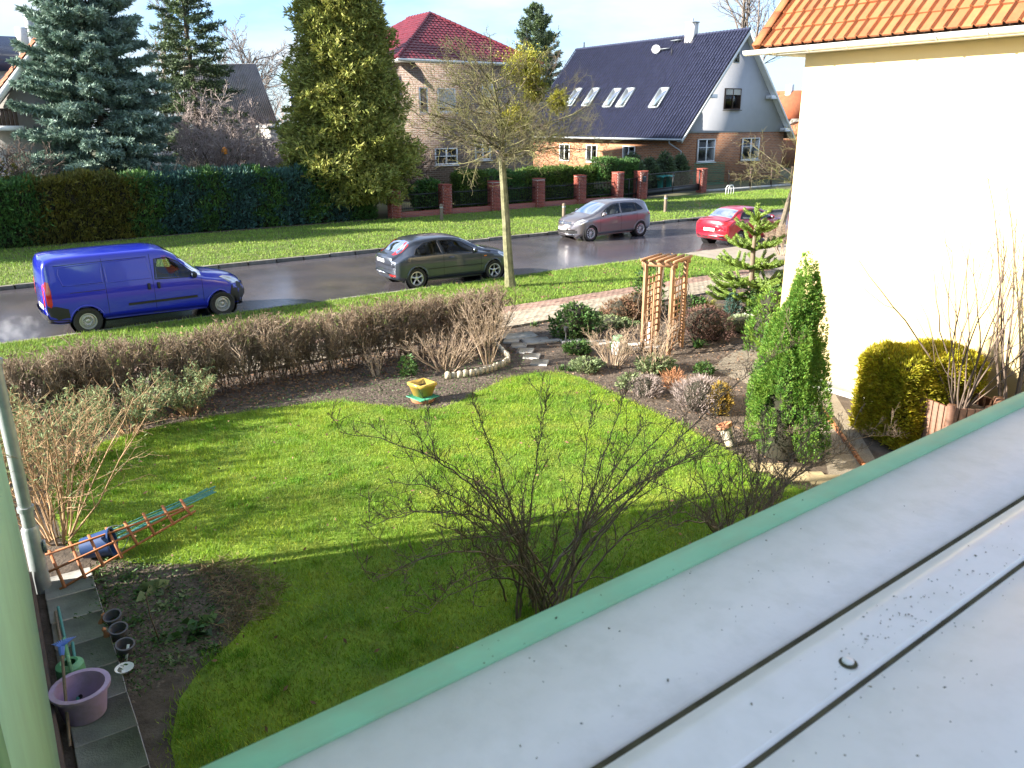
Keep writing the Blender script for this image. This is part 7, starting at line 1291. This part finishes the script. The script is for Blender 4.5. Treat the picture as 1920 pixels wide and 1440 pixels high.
# rocks by the monkey puzzle
for i, (px, py, s) in enumerate([(1388, 590, .14), (1412, 588, .17), (1428, 592, .12), (1400, 596, .1)]):
    q = np.array(g(px, py)); rg = np.random.default_rng(600+i); o = thing('rock', ['pale rock left of the monkey puzzle trunk', 'largest pale rock against the monkey puzzle trunk', 'pale rock between monkey puzzle and green shrub', 'smallest rock in front of the monkey puzzle trunk'][i], 'rock', (*q, 0), 0, 'rocks at the monkey puzzle'); V = []
    for th in np.linspace(0, math.pi, 6):
        for ph in np.linspace(0, 2*math.pi, 9)[:-1]: rr = s*rg.uniform(.8, 1.15); V.append((q[0]+rr*math.sin(th)*math.cos(ph), q[1]+rr*math.sin(th)*math.sin(ph), s*.35+rr*.75*math.cos(th)))
    b = MB(); b.add(V, [[i_*8+j, i_*8+(j+1) % 8, (i_+1)*8+(j+1) % 8, (i_+1)*8+j] for i_ in range(5) for j in range(8)]); b.build('stone', m_['stone'], o)
# tipped white pot with terracotta rim by the juniper
q = np.array(g(1370, 836)); o = thing('white_pot', 'weathered white pot with terracotta rim beside columnar juniper', 'pot', (*q, 0)); Mt = Matrix.Rotation(R(-20), 4, 'X') @ Matrix.Rotation(R(-10), 4, 'Y'); b = MB(); b.lathe([(.07, 0), (.095, .3), (.08, .3), (.06, .05), (0, .05)], 18, (*q, .01), M=Mt); b.build('pot', m_['stone'], o, smooth='auto'); v = Mt @ Vector((0, 0, .3)); b = MB(); b.lathe([(.1, -.01), (.118, -.01), (.118, .045), (.09, .045), (.09, -.01)], 18, (q[0]+v.x, q[1]+v.y, .01+v.z), M=Mt); b.build('rim', m_['terracotta'], o, smooth='auto')
# wooden planter with tall leafless stems
pc = np.array([11.42, 5.3]); pl = thing('wooden_planter', 'dark wooden hexagonal planter beside the golden cypress', 'planter', (*pc, 0)); pr_, ph_ = .5, .82
for i in range(6):
    a = R(60*i+15); a2 = R(60*(i+1)+15); A = pc+pr_*np.array([math.cos(a), math.sin(a)]); B_ = pc+pr_*np.array([math.cos(a2), math.sin(a2)]); t = MB(); t.box((*A, ph_/2+.02), (.1, .1, ph_+.04), a); t.build('corner_post', m_['woodplant'], pl)
    for k_ in range(5): m0 = (A+B_)/2; d = B_-A; L_ = np.linalg.norm(d); t = MB(); u_ = d/L_; q = A+d*(k_+.5)/5; t.chbox((*q, ph_/2), (L_/5-.012, .03, ph_-.02), .004, rz=math.atan2(d[1], d[0])); t.build('board', m_['woodplant'], pl)
b = MB(); b.lathe([(pr_*.93, ph_*.8), (0, ph_*.84)], 6, (*pc, 0), M=Matrix.Rotation(R(15), 4, 'Z')); b.build('earth', m_['soil'], pl)
bare_tree('fig_shrub', 'tall leafless shrub with upright whips growing in the wooden planter', 'shrub', (pc[0], pc[1], .66), 2.6, .016, 211, [m_['twig']]*2, dict(BARE, segs=[9, 6], kids=[2], t0=[.1], ang=[30], lr=[.6], up=[.06, .12], wig=[.11, .1], rmin=.005, taper=.3), stems=16, spread=.6)
bare_tree('tall_shrub', 'tallest leafless whips against the yellow wall beside the planter', 'shrub', (12.15, 4.95, .0), 3.9, .026, 212, [m_['twig']]*2, dict(BARE, segs=[9, 6], kids=[5], t0=[.2], ang=[25], lr=[.5], up=[.06, .12], wig=[.05, .08], rmin=.005, taper=.3), stems=6, spread=.22)
# --- fan trellis, canes and bucket by the downpipe
tr = thing('fan_trellis', 'orange wooden trellis lying propped against the tan stemmed shrub', 'trellis', (.9, 9.3, 0))
def tp(px, py, z): x, y = g(px, py, z); return np.array([x, y, z])
z1, z2 = .32, .12
Lr = [(tp(80, 1042, z1), tp(345, 952, .30)), (tp(92, 1072, .24), tp(362, 948, .24)), (tp(112, 1105, .05), tp(366, 958, .16))]
for A, B_ in Lr: t = MB(); beam(t, A, B_, .022, .018); t.build('rail', m_['woodtrel'], tr)
for px0, py0, px1, py1, f in ((92, 1032, 122, 1102, 0), (131, 1016, 160, 1084, .17), (166, 1003, 194, 1062, .33), (199, 989, 229, 1046, .48), (233, 978, 258, 1022, .6), (268, 962, 290, 1003, .74), (304, 948, 326, 984, .87), (338, 936, 358, 966, .97)):
    t = MB(); beam(t, tp(px0, py0, z1+.02), tp(px1, py1, .05+.12*f+.03), .03, .016); t.build('rung', m_['woodtrel'], tr)
cn_ = thing('plant_canes', 'bundle of dark green plant canes lying on the lawn by the trellis', 'canes', (1.6, 9.8, 0)); rng = np.random.default_rng(6)
for i in range(7): t = MB(); A, B_ = tp(215+rng.normal()*6, 1002+rng.normal()*4, .06), tp(402+rng.normal()*5, 916+rng.normal()*4, .2); t.tube([A, B_], .008, 6); t.build('cane', m_['tealstick'], cn_)
bk = np.array(g(186, 1045)); o = thing('bucket', 'dark blue plastic bucket lying on its side behind the trellis', 'bucket', (*bk, 0)); Mb = Matrix.Rotation(R(-20), 4, 'Z') @ Matrix.Rotation(R(82), 4, 'Y'); b = MB(); b.lathe([(0, -.15), (.115, -.15), (.155, .15), (.17, .15), (.17, .17), (.145, .17), (.105, -.13), (0, -.13)], 24, (*bk, .155), M=Mb); b.build('bucket_body', m_['blueplastic'], o, smooth='auto'); b = MB(); b.tube([tuple(Vector((*bk, .155))+Mb @ Vector((.17*math.cos(a), .17*math.sin(a)*.9, .16+.14*math.sin(a)))) for a in np.linspace(0, math.pi, 12)], .005, 6); b.build('handle', m_['zinc'], o)
# rake and tools leaning on the wall
rk = thing('leaf_rake', 'bright blue fan rake standing against the green wall', 'rake', (*g(122, 1260), 0)); hx = tp(116, 1226, .5); ft = tp(131, 1400, .06)
t = MB(); t.tube([hx, ft], .012, 8); t.build('handle', m_['woodpost'], rk, smooth='auto'); t = MB(); e = tp(115, 1214, .53); t.tube([hx+(hx-ft)*-.02, hx, e], [.016, .02, .028], 8); t.build('socket', m_['bluerake'], rk, smooth='auto')
tips = [tp(96+i*4.6, 1207-i*1.5-3*math.sin(math.pi*i/10), .56) for i in range(11)]
for i, q in enumerate(tips): t = MB(); t.tube([e, e+(q-e)*.8, q+np.array([.0, .02, -.02])], [.007, .005, .004], 5, flat=.5); t.build('tine', m_['bluerake'], rk)
t = MB(); t.tube([e+(q-e)*.55 for q in tips], .005, 5); t.build('brace', m_['bluerake'], rk)
for i, (a, c_, m__) in enumerate([((104, 1147), (132, 1300), m_['woodpost']), ((109, 1138), (148, 1320), m_['tealstick']), ((136, 1205), (150, 1300), m_['tealstick'])]):
    o = thing('tool_handle', ['brown wooden tool handle on the slabs behind the rake', 'teal tool handle on the slabs crossing the brown one', 'short teal tool handle beside the rake head'][i], 'tool', (*g(*c_), 0), 0, 'long handled tools on the slabs'); t = MB(); A, B_ = tp(*a, .08), tp(*c_, .12); t.tube([A, A+(B_-A)*.5+np.array([0, 0, .004]), B_], .013, 8); t.build('handle', m__, o, smooth='auto'); t = MB(); t.tube([B_, B_+(B_-A)*.06], .018, 8); t.build('grip', m_['dkplastic'], o, smooth='auto')
for i, (px, py) in enumerate([(217, 1172), (226, 1197), (236, 1228)]):
    q = np.array(g(px, py)); o = thing('plant_pot', ['empty grey pot sunk in soil, farthest from the tag', 'middle empty grey pot sunk in the soil bed', 'empty grey pot in soil with white plant tag'][i], 'pot', (*q, 0), 0, 'grey pots sunk in the soil bed'); Mp = Matrix.Rotation(R(12), 4, 'X') @ Matrix.Rotation(R(-8+6*i), 4, 'Y'); b = MB(); b.lathe([(.055, -.02), (.075, .1), (.085, .1), (.085, .115), (.07, .115), (.052, 0), (0, 0)], 20, (*q, .02), M=Mp); b.build('pot', m_['potblack'], o, smooth='auto'); b = MB(); b.lathe([(.058, .03), (0, .035)], 20, (*q, .02), M=Mp); b.build('earth', m_['soil'], o)
q = np.array(g(236, 1240)); o = thing('plant_tag', 'long white plant tag stuck beside the grey pot', 'tag', (*q, 0)); b = MB(); beam(b, (*q, .0), (q[0]+.05, q[1]+.07, .12), .025, .003); b.build('tag', m_['white'], o)
for i, (px, py) in enumerate([(188, 1176), (204, 1200)]): q = np.array(g(px, py)); o = thing('clay_ornament', ['orange clay ornament between slabs and farthest grey pot', 'orange clay ornament beside the middle grey pot'][i], 'ornament', (*q, 0), 0, 'orange ornaments in the soil bed'); b = MB(); b.lathe([(.025, 0), (.03, .05), (.015, .1), (.022, .13), (0, .16)], 10, (*q, 0), M=Matrix.Rotation(R(20-30*i), 4, 'Y')); b.build('figure', m_['terracotta'], o, smooth='auto')
# tub and watering can beyond the rake
q = np.array(g(150, 1352)); o = thing('plastic_tub', 'round lilac plastic tub standing on the slabs by the grate', 'tub', (*q, 0)); b = MB(); b.lathe([(.16, .06), (.2, .3), (.225, .3), (.225, .325), (.185, .325), (.15, .09), (0, .09)], 24, (q[0]+.05, q[1], 0)); b.build('tub', m_['lilac'], o, smooth='auto')
q = np.array(g(118, 1310)); o = thing('watering_can', 'light green plastic watering can behind the lilac tub', 'watering can', (*q, 0)); q = q+np.array([.1, .1]); b = MB(); b.lathe([(.1, .05), (.115, .08), (.11, .24), (.07, .27), (.05, .26)], 18, (*q, 0)); b.build('body', m_['greencan'], o, smooth='auto'); b = MB(); b.tube([(q[0]-.0, q[1]+.09, .1), (q[0], q[1]+.2, .22), (q[0], q[1]+.3, .33)], [.028, .02, .016], 10); b.build('spout', m_['greencan'], o, smooth='auto'); b = MB(); b.tube([(q[0], q[1]-.1, .1), (q[0], q[1]-.17, .2), (q[0], q[1]-.1, .32), (q[0], q[1]+.02, .31), (q[0], q[1]+.05, .26)], .014, 8); b.build('handle', m_['greencan'], o, smooth='auto')
q = np.array(g(235, 1262)); o = thing('white_bowl', 'shallow white bowl in the weedy bed', 'bowl', (*q, 0)); b = MB(); b.lathe([(.03, 0), (.075, .04), (.08, .05), (.07, .045), (.02, .015), (0, .015)], 18, (*q, .01)); b.build('bowl', m_['white'], o, smooth='auto')
b = MB(); q = np.array(g(300, 1205)); b.tube([(*q, .0), (q[0]-.05, q[1]-.05, .35), (q[0]-.06, q[1]-.1, .62)], .006, 6); tag(b.build('plant_stake', m_['darktwig']), 'thin dark plant stake leaning in the soil bed', 'stake')
# bird feeder, flag
q = py_(421, 283, 41.4); o = thing('bird_feeder', 'orange round bird feeder hanging in the old apple tree', 'bird feeder', tuple(q)); b = MB(); b.lathe([(0, -.18), (.12, -.14), (.15, 0), (.12, .12), (0, .2)], 14, q); b.build('feeder', m_['orange'], o, smooth='auto'); b = MB(); b.tube([q+np.array([0, 0, .18]), q+np.array([0, 0, .7])], .008, 5); b.build('cord', m_['dkplastic'], o)
q = py_(547, 215, 52); o = thing('flag', 'blue flag on thin pole beside the arborvitae tree', 'flag', (q[0], 52, 0)); b = MB(); b.tube([(q[0], 52, 0), (q[0], 52, q[2]+1.25)], .035, 8); b.build('pole', m_['white'], o); b = MB(); V = [(q[0]+.04+i*.06, 52+.06*math.sin(i*1.1), q[2]+1.15-j*.22-i*.035) for i in range(8) for j in range(5)]; b.add(V, [[i*5+j, i*5+j+1, (i+1)*5+j+1, (i+1)*5+j] for i in range(7) for j in range(4)]); b.build('cloth', m_['blue_flag'], o, smooth=True)
q = py_(545, 225, 50); o = thing('garden_shed', 'low pale shed glimpsed beside the arborvitae tree', 'shed', (q[0], 51, 0)); b = MB(); b.box((q[0], 51.5, 2.2), (2.2, 2, 4.4)); b.build('wall', m_['offwhite'], o); b = MB(); b.box((q[0], 51.5, 4.45), (2.6, 2.4, .12)); b.build('roof', m_['white'], o)
